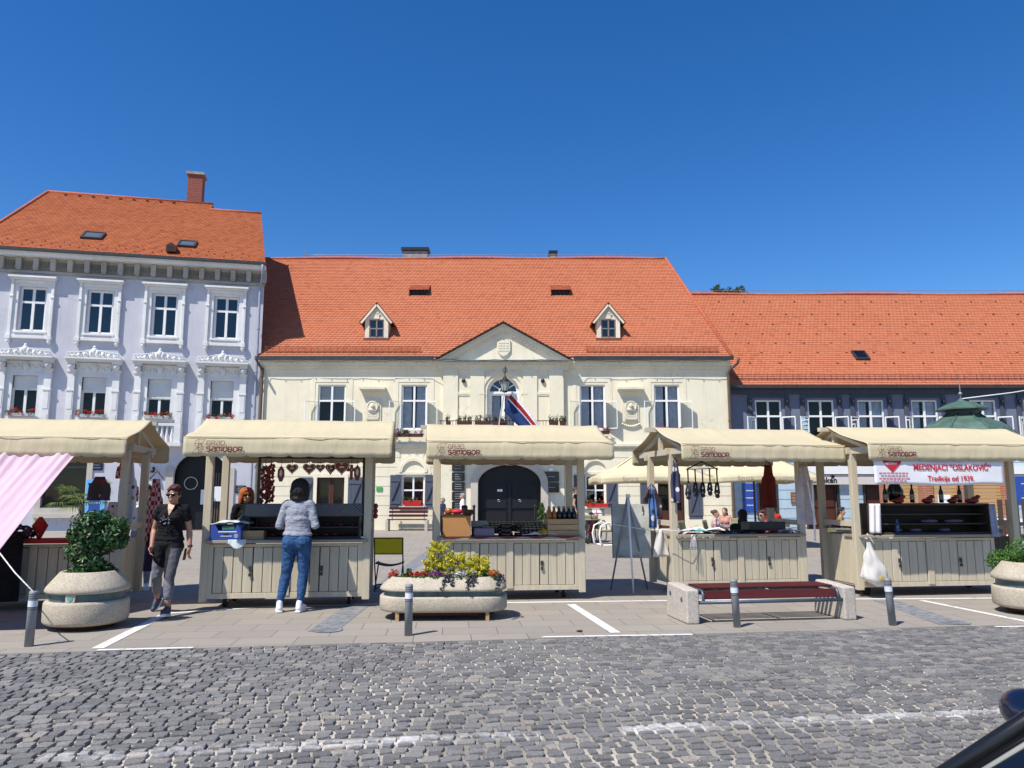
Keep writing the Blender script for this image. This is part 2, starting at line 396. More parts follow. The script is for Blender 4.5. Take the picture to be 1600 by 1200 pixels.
M['boardgrey'] = simple('board_grey_green', (.42, .43, .385), .35, .3, 3, .2, 8)
M['carpaint'] = simple('dark_blue_car_paint', (.006, .010, .028), .12, .2, 2, spec=.7)
M['carblack'] = simple('black_trim', (.008, .008, .009), .35, .2)
M['carglass'] = simple('car_glass', (.006, .006, .007), .03, .1, spec=.9)
M['parasol'] = cloth('yellow_parasol', (.80, .735, .50), .30, .05, 2, tint=(.85, .60, .10))
M['parasolpole'] = simple('dark_pole', (.03, .025, .022), .5, .2)
M['sign_blue'] = simple('blue_sign', (.02, .07, .35), .4, .1)
M['sign_green'] = simple('green_sign', (.03, .38, .07), .5, .1)
M['sign_red'] = simple('red_ink', (.55, .015, .04), .7, .05)
M['ltblue'] = simple('light_blue_panel', (.16, .45, .78), .4, .1)
M['fl_blue'] = fabric('flag_blue', (.02, .045, .14)); M['fl_red'] = fabric('flag_red', (.35, .015, .02))
M['boxblue'] = simple('blue_cardboard', (.02, .06, .30), .6, .1)
M['bulb'] = simple('bulb_glass', (.22, .21, .19), .2, .1)
M['cabinet'] = simple('dark_cabinet', (.022, .020, .022), .5, .3, 6)
M['whitebag'] = cloth('plastic_bag', (.80, .78, .74), .35, .05, 5)
# ================================================================= GROUND
ST = R(8.6); SO = Vector((0.0, 8.52, 0)); SD = Vector((math.cos(ST), math.sin(ST), 0)); SN = Vector((-SD.y, SD.x, 0))
def street(s, t, z=0.0): return SO + SD * s + SN * t + Vector((0, 0, z))
def struct(o): o['kind'] = 'structure'; return o

def paver_material():
    m = NT('concrete_pavers'); mp = m.n('Mapping'); mp.inputs['Rotation'].default_value = (0, 0, -R(5)); m.l(m.co, mp.inputs[0])
    b = m.n('TexBrick', i_Scale=1.0); b.offset = .5
    for k, v in (('Brick Width', .62), ('Row Height', .42), ('Mortar Size', .006), ('Mortar Smooth', .3)): b.inputs[k].default_value = v
    b.inputs['Color1'].default_value = (.35, .312, .262, 1); b.inputs['Color2'].default_value = (.305, .272, .23, 1); b.inputs['Mortar'].default_value = (.14, .125, .11, 1)
    m.l(mp.outputs[0], b.inputs['Vector'])
    a = m.mix(m.math('MULTIPLY', m.ramp(m.noise(.35, 6, .7), [(.35, 0.0), (.7, 1.0)]), .45), b.outputs['Color'], (.25, .23, .205))
    sp = m.ramp(m.noise(120, 2), [(.42, .82), (.6, 1.12)]); a = m.mix(1.0, a, sp, 'MULTIPLY')
    st = m.ramp(m.noise(1.8, 6, .75), [(.60, 0.0), (.72, 1.0)]); a = m.mix(m.math('MULTIPLY', st, .35), a, (.16, .145, .13))
    m.col(a); m.rough(.9, .25); m.bump(m.math('SUBTRACT', m.noise(90, 3), m.math('MULTIPLY', b.outputs['Fac'], 1.2)), .3, .008); return m.mat
M['paver'] = paver_material()
M['farground'] = simple('dusty_ground', (.27, .25, .22), .95, .2, .3)
M['granite'] = simple('granite_strip', (.20, .205, .215), .8, .45, 9, .5, 30)
def paint_material():
    m = NT('worn_white_paint'); n = m.noise(5, 8, .75); k = m.ramp(n, [(.33, .0), (.43, 1.0)])
    m.col(m.mix(m.ramp(m.noise(40, 3), [(.4, 0.0), (.7, 1.0)]), (.76, .75, .72), (.6, .58, .54))); m.rough(.8)
    tr = m.n('BsdfTransparent'); mx = m.n('MixShader'); m.l(k, mx.inputs[0]); m.l(tr.outputs[0], mx.inputs[1]); m.l(m.b.outputs[0], mx.inputs[2]); m.l(mx.outputs[0], m.out.inputs[0]); return m.mat
M['paint'] = paint_material()

def cob_nodes(m, stone):
    """paint of the worn street line, laid by its place in the road (object coords = street frame)"""
    sx = m.n('SeparateXYZ'); m.l(m.co, sx.inputs[0]); x, y = sx.outputs[0], sx.outputs[1]
    # the line runs from (-3.2,-3.35) to (4.1,-3.3) in the street frame, .12 wide
    cen = m.math('ADD', m.math('MULTIPLY', x, 0.012), -3.235)
    d = m.math('ABSOLUTE', m.math('SUBTRACT', y, cen))
    wob = m.math('MULTIPLY', m.math('SUBTRACT', m.noise(6, 3), .5), .12)
    inl = m.ramp(m.math('ADD', d, wob), [(.055, 1.0), (.085, 0.0)])
    worn = m.ramp(m.noise(2.3, 7, .8), [(.40, 0.0), (.62, 1.0)])
    gap = m.math('ADD', m.math('LESS_THAN', x, -.30), m.math('GREATER_THAN', x, .25)); worn = m.math('MULTIPLY', worn, gap)
    xl = m.math('MULTIPLY', m.math('GREATER_THAN', x, -3.3), m.math('LESS_THAN', x, 9))
    return m.math('MULTIPLY', m.math('MULTIPLY', inl, worn), m.math('MULTIPLY', xl, .8 if stone else .95))
def cobble_material():
    m = NT('granite_setts'); g = m.n('NewGeometry')
    a = m.ramp(g.outputs['Random Per Island'], [(0, (.128, .126, .125)), (.35, (.172, .169, .165)), (.7, (.215, .209, .201)), (.9, (.262, .247, .225)), (1, (.32, .285, .245))])
    a = m.mix(m.math('MULTIPLY', m.ramp(m.noise(.6, 4), [(.4, 0.0), (.65, 1.0)]), .25), a, (.20, .19, .175))
    a = m.mix(1.0, a, m.ramp(m.noise(70, 4, .7), [(.32, .62), (.68, 1.25)]), 'MULTIPLY')
    m.col(m.mix(cob_nodes(m, True), a, (.66, .645, .62))); m.rough(.72, .35); m.bump(m.noise(55, 5, .7), .55, .008); return m.mat
def joint_material():
    m = NT('sandy_joints'); n = m.ramp(m.noise(.45, 4), [(.40, 0.0), (.62, 1.0)])
    a = m.mix(n, (.27, .25, .22), (.64, .58, .49)); a = m.mix(1.0, a, m.ramp(m.noise(60, 3), [(.3, .7), (.7, 1.15)]), 'MULTIPLY')
    m.col(m.mix(cob_nodes(m, False), a, (.7, .68, .65))); m.rough(.95, .1); m.bump(m.noise(45, 4), .5, .01); return m.mat

def make_ground():
    b = MB(); b.quad((-400, -200, -.12), (400, -200, -.12), (400, 900, -.12), (-400, 900, -.12)); struct(b.build('ground', M['farground']))
    # plaza: from the street edge northwards
    b = MB(); p = [street(-60, 0), street(70, 0), (75, 75, 0), (-65, 75, 0)]; q = [Vector(k) + Vector((0, 0, -.11)) for k in p]
    b.quad(*p); b.quad(q[0], q[1], p[1], p[0]); struct(b.build('plaza', M['paver']))
    # cobbled street in its own frame
    def tex(o): o.location = SO; o.rotation_euler.z = ST; return o
    b = MB(); b.quad((-60, -14, -.016), (70, -14, -.016), (70, -.0, -.016), (-60, -.0, -.016)); tex(struct(b.build('street_bed', joint_material())))
    r = random.Random(5); b = MB(); V = b.v; Fc = b.f
    t = -.075; row = 0
    while t > -6.6:
        rh = .104 + r.uniform(-.008, .008); x = -10.2 + r.uniform(0, .1)
        while x < 11.2:
            w = r.uniform(.085, .145)
            # sunken sand on the left, sand-filled joints on the right and near
            wx = max(0, min(1, (x + 5.5) / 6.0)); hi = .000 + (1 - wx) * .007 + r.uniform(-.004, .004)
            cy = t + .030 * mnoise.noise((x * .55, t * .55, 3)) + .012 * math.sin(x * 1.7 + row); g = .006 + .006 * r.random() + .007 * wx * max(0, min(1, (-t - .8) / 2.5))
            hw, hh = w / 2 - g, rh / 2 - g; cx = x + w / 2
            if cy + hh > -.012: cy = -.012 - hh
            a = r.uniform(-.12, .12); ca, sa = math.cos(a), math.sin(a); tx, ty = r.uniform(-.05, .05), r.uniform(-.05, .05)
            k = .20
            base = [(-hw, -hh + k*hh), (-hw + k*hw, -hh), (hw - k*hw, -hh), (hw, -hh + k*hh), (hw, hh - k*hh), (hw - k*hw, hh), (-hw + k*hw, hh), (-hw, hh - k*hh)]
            base = [(px + r.uniform(-.008, .008), py + r.uniform(-.008, .008)) for px, py in base]
            o = len(V)
            for sc, z in ((1.0, -.05), (1.0, hi - .005), (.94, hi), (.5, hi + .0005)):
                for px, py in base:
                    qx, qy = px * sc, py * sc
                    V.append((cx + qx * ca - qy * sa, cy + qx * sa + qy * ca, z + (qx * tx + qy * ty if z > -.04 else 0)))
            for L in range(3):
                for i in range(8):
                    j = (i + 1) % 8; Fc.append((o + L*8 + i, o + L*8 + j, o + L*8 + 8 + j, o + L*8 + 8 + i))
            Fc.append(tuple(o + 24 + i for i in range(8)))
            x += w
        t -= rh; row += 1
    b.mi = [0] * len(Fc); b.sm = [False] * len(Fc)
    tex(struct(b.build('cobbled_street', cobble_material())))
    # parking bay lines
    b = MB()
    def line(pts, w, z=.004):
        for (u0, v0), (u1, v1) in zip(pts, pts[1:]):
            a, c = ground(u0, v0, z), ground(u1, v1, z); d = (c - a).normalized(); n = Vector((-d.y, d.x, 0)) * w / 2
            m = max(1, int((c - a).length / .5))
            for i in range(m):
                e, f = a.lerp(c, i / m), a.lerp(c, (i + 1) / m); b.quad(e - n, f - n, f + n, e + n)
    line([(262, 958), (400, 949), (590, 943.5), (790, 941.5), (1060, 938), (1300, 936), (1437, 935.5)], .10)
    line([(1437, 935.5), (1800, 932)], .10)
    line([(152, 1013), (256, 960.5)], .12, .0045)
    line([(962, 988.5), (892, 944)], .12, .0045)
    line([(1440, 938), (1640, 978)], .10, .0045)
    line([(152, 1015.5), (302, 1011.5)], .07); line([(846, 995), (1082, 991)], .07); line([(1555, 979), (1680, 977)], .07)
    struct(b.build('parking_lines', M['paint']))
    b = MB()
    a = [(-2.30, 8.95), (-1.98, 8.95), (-1.98, 32.5), (-2.30, 32.5)]
    b.quad(*[(x, y, .0035) for x, y in a])
    a, c = ground(1383, 938, .0035), ground(1490, 976, .0035); d = (c - a).normalized(); n = Vector((-d.y, d.x, 0)) * .17
    b.quad(a - n, c - n, c + n, a + n)
    struct(b.build('drainage_strip', M['granite']))
    for (u, v, lb) in ((512, 985, 'round grey drain cover set in the paving left of the long planter'), (1492, 973, 'round grey drain cover set in the paving beside the rightmost bollard')):
        g = ground(u, v); b = MB()
        b.lathe([(.17, .0055), (.17, .009), (.15, .010), (.145, .007), (.02, .0075), (0, .0085)], 28)
        for k in range(-3, 4): b.box(-.1, .1, k * .035 - .006, k * .035 + .006, .007, .0105)
        tag(b.build('drain_cover', M['granite'], loc=(g.x, g.y, 0)), lb, 'drain cover')
make_ground()
# ================================================================= BUILDING HELPERS
def wall_holes(b, x0, x1, z0, z1, holes, y=0.0, depth=.22):
    """front skin with real openings; holes = (x0,x1,z0,z1[,arch])"""
    xs = sorted({x0, x1, *[q for h in holes for q in h[:2]]}); zs = sorted({z0, z1, *[q for h in holes for q in h[2:4]]})
    for i in range(len(xs) - 1):
        for j in range(len(zs) - 1):
            cx, cz = (xs[i] + xs[i+1]) / 2, (zs[j] + zs[j+1]) / 2
            if any(h[0] < cx < h[1] and h[2] < cz < h[3] for h in holes): continue
            b.quad((xs[i], y, zs[j]), (xs[i+1], y, zs[j]), (xs[i+1], y, zs[j+1]), (xs[i], y, zs[j+1]))
    for h in holes:
        a, c, d, e = h[:4]; Y = y + depth
        b.quad((a, y, d), (a, Y, d), (a, Y, e), (a, y, e)); b.quad((c, Y, d), (c, y, d), (c, y, e), (c, Y, e))
        b.quad((a, Y, d), (a, y, d), (c, y, d), (c, Y, d))
        if len(h) > 4:
            n = 16; rx = (c - a) / 2; rz = h[4]; mx = (a + c) / 2
            arc = [(mx - rx * math.cos(math.pi * k / n), e - rz + rz * math.sin(math.pi * k / n)) for k in range(n + 1)]
            for k in range(n):
                (p, q), (r_, s_) = arc[k], arc[k+1]
                b.quad((p, y, q), (r_, y, s_), (r_, y, e), (p, y, e)) if q < e - 1e-4 or s_ < e - 1e-4 else None
                b.quad((p, y, q), (p, Y, q), (r_, Y, s_), (r_, y, s_))
        else: b.quad((a, y, e), (c, y, e), (c, Y, e), (a, Y, e))
def roof_tiles(EL, ER, up, rows, left, right, tw=.19, seed=1, lip=.026, skip=None):
    """beaver-tail tiles on a slope; EL->ER eave line, up = vector from eave to ridge, left(t)/right(t) in metres along the eave"""
    r = random.Random(seed); EL, ER, up = Vector(EL), Vector(ER), Vector(up); ax = (ER - EL).normalized(); n = ax.cross(up).normalized()
    if n.z < 0: n = -n
    b = MB(); V = b.v; Fc = b.f
    for i in range(rows):
        t0, t1 = i / rows, (i + 1.18) / rows
        l0, r0, l1, r1 = left(t0), right(t0), left(min(1, t1)), right(min(1, t1)); x = min(l0, l1) - (tw / 2 if i % 2 else 0)
        sag = .03 * math.sin(i * .21 + seed)
        while x < max(r0, r1):
            xa, xb = x, x + tw * .96; x += tw
            if skip and skip((xa + xb) / 2, (t0 + t1) / 2): continue
            a0, b0, a1, b1 = max(xa, l0), min(xb, r0), max(xa, l1), min(xb, r1)
            if b0 - a0 < .02: continue
            if b1 - a1 < .0: a1 = b1 = max(min((a1 + b1) / 2, r1), l1)
            L = lip + r.uniform(-.003, .003); dz = r.uniform(-.006, .006); wv = .012 * mnoise.noise((x * .35, i * .12, seed))
            def P(u, t, h): q = EL + ax * u + up * t + n * (h + wv); return (q.x, q.y, q.z)
            dt = (.10 + dz * 2) / rows; w = b0 - a0; o = len(V)
            V.extend([P(a1, t1, .002), P(b1, t1, .002), P(b0, t0 + dt * 1.6, L), P(b0 - w * .22, t0 + dt * .3, L), P(a0 + w * .22, t0 + dt * .3, L), P(a0, t0 + dt * 1.6, L)])
            Fc.append((o + 1, o, o + 5, o + 4, o + 3, o + 2))
            V.extend([P(b0, t0 + dt * 1.6, -.004), P(b0 - w * .22, t0 + dt * .3, -.004), P(a0 + w * .22, t0 + dt * .3, -.004), P(a0, t0 + dt * 1.6, -.004)])
            for k in range(3): Fc.append((o + 2 + k, o + 3 + k, o + 7 + k, o + 6 + k))
    b.mi = [0] * len(Fc); b.sm = [False] * len(Fc); return b
def window_unit(par, x0, x1, z0, z1, y, mat='white', trans=.66, mull=True, fr=.06, fill=None, fillmat=None, name='window', glass='glass'):
    """casement: frame mesh with transom and mullion, glass pane, room behind"""
    b = MB(); f = fr; d = .07
    b.box(x0, x0 + f, y, y + d, z0, z1); b.box(x1 - f, x1, y, y + d, z0, z1); b.box(x0 + f, x1 - f, y, y + d, z1 - f, z1); b.box(x0 + f, x1 - f, y, y + d, z0, z0 + f)
    cx = (x0 + x1) / 2
    if trans: zt = z0 + (z1 - z0) * trans; b.box(x0 + f, x1 - f, y - .015, y + d - .004, zt - f * .55, zt + f * .55)
    if mull: b.box(cx - f * .6, cx + f * .6, y - .02, y + d - .008, z0 + f, z1 - f)
    w = b.build(name, M[mat], par)
    g = MB(); g.quad((x0 + f, y + .045, z0 + f), (x1 - f, y + .045, z0 + f), (x1 - f, y + .045, z1 - f), (x0 + f, y + .045, z1 - f)); g.build('pane', M[glass], w)
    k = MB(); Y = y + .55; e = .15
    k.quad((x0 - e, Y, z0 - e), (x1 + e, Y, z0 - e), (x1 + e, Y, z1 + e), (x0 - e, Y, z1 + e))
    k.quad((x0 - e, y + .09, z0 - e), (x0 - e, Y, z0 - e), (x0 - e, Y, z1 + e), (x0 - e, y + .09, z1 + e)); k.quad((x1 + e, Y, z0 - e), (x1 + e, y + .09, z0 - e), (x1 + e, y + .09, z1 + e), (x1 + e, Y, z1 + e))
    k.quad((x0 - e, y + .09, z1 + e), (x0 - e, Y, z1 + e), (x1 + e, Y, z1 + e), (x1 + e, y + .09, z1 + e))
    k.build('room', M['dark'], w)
    if fill == 'curtain':
        c = MB(); n = 40; Yc = y + .16
        zt = z1 - f if not trans else z1 - f
        for (a, e2) in ((x0 + f * .5, cx - .03 - (cx - x0) * .18), (cx + .03 + (cx - x0) * .10, x1 - f * .5)):
            c.grid(lambda u, v, a=a, e2=e2: (a + (e2 - a) * u, Yc + .025 * math.sin(u * 40 + v * 2), z0 + (zt - z0) * v), n, 4)
        c.build('curtain', M[fillmat or 'curtain'], w)
    elif fill == 'blind':
        c = MB(); c.quad((x0 + f, y + .12, z0 + (z1 - z0) * (trans or .5) ), (x1 - f, y + .12, z0 + (z1 - z0) * (trans or .5)), (x1 - f, y + .12, z1 - f), (x0 + f, y + .12, z1 - f)); c.build('blind', M['blind'], w)
    return w
def leaf_quads(b, c, rad, n, size, r, shell=.5, flat=0.0, sq=1.0):
    """leaf-sized folded faces scattered in an uneven ellipsoid"""
    c = Vector(c); V = b.v; Fc = b.f
    for _ in range(n):
        d = Vector((r.gauss(0, 1), r.gauss(0, 1), r.gauss(0, 1))).normalized(); q = shell + (1 - shell) * r.random() ** .6
        bumpy = 1 + .22 * mnoise.noise((d.x * 2.3 + c.x * 3, d.y * 2.3 + c.y, d.z * 2.3 + c.z * 2))
        p = c + Vector((d.x * rad[0], d.y * rad[1], d.z * rad[2])) * q * bumpy
        o = (d + Vector((r.uniform(-1, 1), r.uniform(-1, 1), r.uniform(-.6, 1)))).normalized(); a, e = basis(o)
        t = r.uniform(0, 6.28); u = a * math.cos(t) + e * math.sin(t); w = o.cross(u); s = size * r.uniform(.6, 1.3)
        k = len(V); tip = p + u * s; base = p - u * s * .7
        V.extend([tuple(base), tuple(p + w * s * .42 * sq + o * s * .12), tuple(tip), tuple(p - w * s * .42 * sq + o * s * .12)])
        Fc.append((k, k + 1, k + 2)); Fc.append((k, k + 2, k + 3)); b.mi += [b.m, b.m]; b.sm += [False, False]
    return b
def flower_box(x0, x1, y, z, fac_obj, petal, label, n=260, r=None, box='gutter', h=.14, drop=.14, leaf='leafgreen', group=None, dead=False):
    r = r or random.Random(int(x0 * 100) & 255)
    loc = fac_obj.world((x0 + x1) / 2, y, z); t = thing('flower_box', label, 'flower box', loc, fac_obj.a, group)
    w = (x1 - x0) / 2; b = MB(); b.ext([(-w, h), (-w + .03, 0), (w - .03, 0), (w, h)], -.1, .1); b.build('box', M[box], t, .008)
    b = MB()
    for i in range(int(w * 10) + 2): leaf_quads(b, (r.uniform(-w, w), r.uniform(-.08, .06), h + r.uniform(0, .08)), (.12, .12, .10), 26, .05, r)
    b.build('leaves', M[leaf], t)
    if petal:
        b = MB()
        for i in range(int(w * 18) + 3): leaf_quads(b, (r.uniform(-w, w) * 1.03, r.uniform(-.16, .04), h + r.uniform(-drop * .6, .16)), (.07, .07, .06), n // 14, .035, r)
        b.build('flowers', M[petal], t)
    return t
def downpipe(par, x, y, z0, z1, r, mat):
    b = MB(); b.cyl((x, y, z0), (x, y, z1), r, n=10)
    z = z0 + .8
    while z < z1 - .3: b.cyl((x, y, z), (x, y, z + .05), r * 1.35, n=10); z += 1.9
    return b.build('downpipe', M[mat], par)

# ================================================================= LILAC HOUSE (left)
LF = Fac((-10.95, 33.0), 12.5)
def lilac_house():
    T = thing('town_house', 'three storey lilac town house with white stucco windows and steep orange roof', 'house', (LF.P[0], LF.P[1], 0), LF.a)
    XL, ZC = -11.0, 11.0
    ctr_u = [LF.x(49, 480), LF.x(156, 483), LF.x(255, 490), LF.x(353, 498)]; ctr_l = [LF.x(39, 620), LF.x(148, 625), LF.x(249, 630), LF.x(348, 637)]
    sp = [-9.12, -6.55, -4.02, -1.52]
    holes = []
    for x in sp: holes += [(x - .505, x + .505, 8.15, 10.02), (x - .496, x + .496, 4.62, 6.30)]
    # ground floor openings: shop window, passage arch, doors
    shop = (LF.x(62, 800), LF.x(131, 800), .95, 3.05); passage = (LF.x(268, 800), LF.x(352, 800), 0, 3.25)
    holes += [(-10.4, -9.6, 0, 2.9), shop + (.25,), passage + (.95,)]
    b = MB(); wall_holes(b, XL, 0, 0, ZC, holes, 0, .2)
    b.quad((XL, 11, 0), (XL, 0, 0), (XL, 0, ZC), (XL, 11, ZC)); b.quad((0, 0, 0), (-1.8, 11, 0), (-1.8, 11, ZC), (0, 0, ZC)); b.quad((-1.8, 11, 0), (XL, 11, 0), (XL, 11, ZC), (-1.8, 11, ZC))
    # party-wall gable above the neighbour's roof
    b.quad((-.02, -.02, ZC), (-1.0, 5.6, 14.1), (-1.85, 11, ZC))
    b.build('wall', M['lilac'], T)
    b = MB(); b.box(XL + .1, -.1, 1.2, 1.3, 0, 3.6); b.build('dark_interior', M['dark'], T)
    # cornice with panelled frieze
    b = MB(); b.box(XL - .05, .02, -.06, .0, 10.66, 11.22); b.box(XL - .1, .04, -.10, -.0601, 10.58, 10.68)
    n = 17; w = (0 - XL) / n
    for i in range(n + 1):
        x = XL + i * w; b.box(x - .10, x + .10, -.24, -.0602, 10.74, 11.20); b.box(x - .08, x + .08, -.20, -.0603, 10.69, 10.78)
    b.build('frieze', M['frieze'], T); b = MB()
    for i in range(n):
        b = MB(); x = XL + (i + .5) * w; b.box(x - .205, x + .205, -.085, -.0604, 10.72, 11.10); b.box(x - .16, x + .16, -.10, -.0851, 10.78, 11.04)
        for k in range(5): b.ell((x - .11 + .055 * k, -.11, 10.91 + .045 * (-1) ** k), (.04, .02, .05), 7, 5)
        b.build('frieze_panel', M['friezedark'], T)
    b = MB(); b.box(XL - .45, .05, -.44, .1, 11.22, 11.31); b.box(XL - .5, .06, -.50, -.05, 11.31, 11.42); b.build('cornice', M['stucco'], T)
    b = MB(); b.box(XL - .55, .09, -.63, -.505, 11.40, 11.52); b.build('gutter', M['gutter'], T)
    # roof: one slope, ridge steps down at the right end
    yr = 5.6; rl = LF.p(75, 296, yr); rr = LF.p(333, 324, yr); zr = (rl[1] + rr[1]) / 2; E0 = (XL - .55, -.56, 11.46); L = -XL + .62; up = (0, yr + .56, zr - 11.46)
    xl = rl[0] - E0[0]; xs = rr[0] - E0[0]; tstep = 1 - (LF.z(333, 325, yr) - LF.z(336, 342, yr)) / (zr - 11.46)
    fl = lambda t: xl * t; cut = 1.0; fr = lambda t: (L - cut * t if t < tstep - .005 else min(xs, L - cut * t))
    b = roof_tiles(E0, (.07, -.56, 11.46), up, 52, fl, fr, .2, 3)
    rf = b.build('roof', M['tile2'], T)
    b = MB(); P = lambda x, t, h=-.012: (E0[0] + x, E0[1] + up[1] * t, E0[2] + up[2] * t + h)
    L1 = L - cut * tstep; b.quad(P(0, 0), P(L, 0), P(L1, tstep), P(xs, tstep), P(xs, 1), P(xl, 1))
    b.quad(P(0, 0), P(xl, 1), (E0[0], 11.6, 11.46))
    b.quad(P(xl, 1), P(xs, 1), (E0[0] + xs, 11.6, 11.46), (E0[0], 11.6, 11.46)); b.quad(P(xs, tstep), P(L1, tstep), (E0[0] + L - 1.9, 11.6, 11.46), (E0[0] + xs, 11.6, 11.46))
    b.quad(P(xs, tstep), P(xs, 1), (E0[0] + xs, yr + .8, zr - 1))
    b.build('roof_deck', M['ridge'], rf)
    b = MB(); b.tube([P(0, 0, .03), P(xl, 1, .04)], .07, 8); b.tube([P(xl, 1, .03), P(xs, 1, .03)], .08, 8); b.tube([P(xs, tstep, .03), P(L1, tstep, .03)], .08, 8); b.build('ridge_tiles', M['ridge'], rf)
    b = MB(); r = random.Random(2)
    for i in range(9):
        b.obox(P(xl + .9 + i * .62, .955, .06), (.13, .10, .05))
    for j in range(3):
        for i in range(14): b.obox(P(1.2 + i * .72 + .3 * (j % 2), .05 + .035 * j, .045), (.035, .05, .05))
    b.build('vent_tiles', M['brownwood'], rf)
    # skylights and hatch on the slope
    sl = math.atan2(up[2], up[1]); Rm = Matrix.Rotation(sl, 3, 'X')
    def on_roof(u, v):
        # intersect the pixel ray with the roof plane in local coords
        o = LF; rr_ = ray(u, v); best = None
        lo, hi = 0.0, 8.0
        for _ in range(40):
            m_ = (lo + hi) / 2; x, z = o.p(u, v, m_ - .56); zz = 11.46 + (m_) * up[2] / up[1]
            if z > zz: lo = m_
            else: hi = m_
        return x, lo - .56, 11.46 + lo * up[2] / up[1]
    for u, v, w, h in ((146, 370, .86, .78), (293, 383, .76, .72)):
        x, y, z = on_roof(u, v); b = MB(); b.M = Matrix.Translation((x, y, z)) @ Rm.to_4x4()
        for q in ((-w/2, -w/2 + .09, -h/2, h/2), (w/2 - .09, w/2, -h/2, h/2), (-w/2 + .09, w/2 - .09, -h/2, -h/2 + .09), (-w/2 + .09, w/2 - .09, h/2 - .09, h/2)): b.box(*q, -.02, .12)
        s = b.build('skylight', M['gutter'], rf); g = MB(); g.M = b.M; g.quad((-w/2 + .09, -h/2 + .09, .09), (w/2 - .09, -h/2 + .09, .09), (w/2 - .09, h/2 - .09, .09), (-w/2 + .09, h/2 - .09, .09)); g.build('pane', M['skyglass'], s)
    x, y, z = on_roof(269, 394); b = MB(); b.M = Matrix.Translation((x, y, z)); b.ext([(-.2, -.05), (.2, -.05), (.2, .22), (0, .36), (-.2, .22)], -.3, .35); h = b.build('roof_hatch', M['brownwood'], rf)
    b = MB(); b.M = Matrix.Translation((x, y, z)); b.box(-.13, .13, -.304, -.301, 0, .2); b.build('opening', M['dark'], h)
    x, z = LF.p(305, 322, yr + .5); b = MB(); b.box(x - .36, x + .36, yr + .1, yr + .8, zr - 1.2, zr + 1.58); ch = b.build('chimney', M['chimney'], rf)
    b = MB(); b.box(x - .44, x + .44, yr + .02, yr + .88, zr + 1.58, zr + 1.72); b.build('chimney_cap', M['greybrick'], ch)
    # windows
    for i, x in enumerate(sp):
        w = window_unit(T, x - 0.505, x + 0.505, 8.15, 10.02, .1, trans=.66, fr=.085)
        b = MB()
        for s in (-1, 1):
            b.box(x + s * 0.626 - .1, x + s * 0.626 + .1, -.05, 0, 7.95, 10.12); b.box(x + s * 0.757 - .055, x + s * 0.757 + .055, -.12, 0, 7.98, 10.28); b.box(x + s * 0.757 - .075, x + s * 0.757 + .075, -.15, 0, 9.55, 9.62)
            b.box(x + s * 0.757 - .09, x + s * 0.757 + .09, -.18, 0, 7.78, 7.98); b.ell((x + s * 0.757, -.09, 7.72), (.085, .09, .12), 10, 7)
        b.box(x - 0.539, x + 0.539, -.05, .0, 10.02, 10.12); b.box(x - 0.696, x + 0.696, -.08, .0, 10.1201, 10.28); b.box(x - 0.853, x + 0.853, -.22, .0, 10.28, 10.35); b.box(x - 0.905, x + 0.905, -.28, .0, 10.3501, 10.43)
        b.box(x - 0.679, x + 0.679, -.14, 0, 7.82, 7.95); b.box(x - 0.626, x + 0.626, -.09, .1, 8.06, 8.149)
        b.build('window_surround', M['stucco'], w, .01, 1)
        # piano nobile window
        rb = (5.79, 5.75, 5.53, 5.55)[i]; w = window_unit(T, x - 0.496, x + 0.496,  4.62, rb, .12, trans=None, fr=.08, glass='glass2')
        b = MB()
        for k in range(int((6.29 - rb) / .044)): b.ext([(x - 0.448, rb + .02 + k * .044), (x + 0.448, rb + .02 + k * .044), (x + 0.448, rb + .057 + k * .044), (x - 0.448, rb + .057 + k * .044)], .08 + .0, .13)
        b.box(x - 0.448, x + 0.448, .10, .14, rb, 6.30); b.box(x - 0.496, x + 0.496, .06, .13, rb - .04, rb + .015); b.build('roller_shutter', M['roller'], w)
        b = MB()
        for s in (-1, 1):
            b.box(x + s * 0.608 - .14, x + s * 0.608 + .14, -.06, 0, 4.4, 6.40); b.box(x + s * 0.848 - .13, x + s * 0.848 + .13, -.16, 0, 3.6, 6.55)
            b.box(x + s * 0.848 - .16, x + s * 0.848 + .16, -.2, 0, 3.45, 3.62); b.box(x + s * 0.848 - .155, x + s * 0.848 + .155, -.19, 0, 5.7, 5.76)
            for z in (4.05, 4.95): b.box(x + s * 0.848 - .09, x + s * 0.848 + .09, -.175, -.1601, z, z + .68)
            b.box(x + s * 0.848 - .16, x + s * 0.848 + .16, -.2, 0, 6.5, 6.6); b.ell((x + s * 0.848, -.2, 6.72), (.13, .2, .16), 10, 8); b.box(x + s * 0.848 - .15, x + s * 0.848 + .15, -.36, 0, 6.82, 6.92)
        b.box(x - 0.736, x + 0.736, -.07, 0, 6.30, 6.40); b.box(x - 0.720, x + 0.720, -.05, 0, 6.4001, 6.9)
        for k in range(12): b.ell((x - 0.576 + .13 * k, -.06, 6.66 + .05 * (-1) ** k), (.06, .03, .07), 7, 5)
        b.ell((x, -.1, 6.68), (.12, .12, .17), 10, 7)
        b.box(x - 1.024, x + 1.024, -.42, 0, 6.92, 7.0); b.box(x - 1.072, x + 1.072, -.48, 0, 7.0001, 7.07)
        b.box(x - 0.592, x + 0.592, -.12, .12, 4.48, 4.615)
        r = random.Random(31)
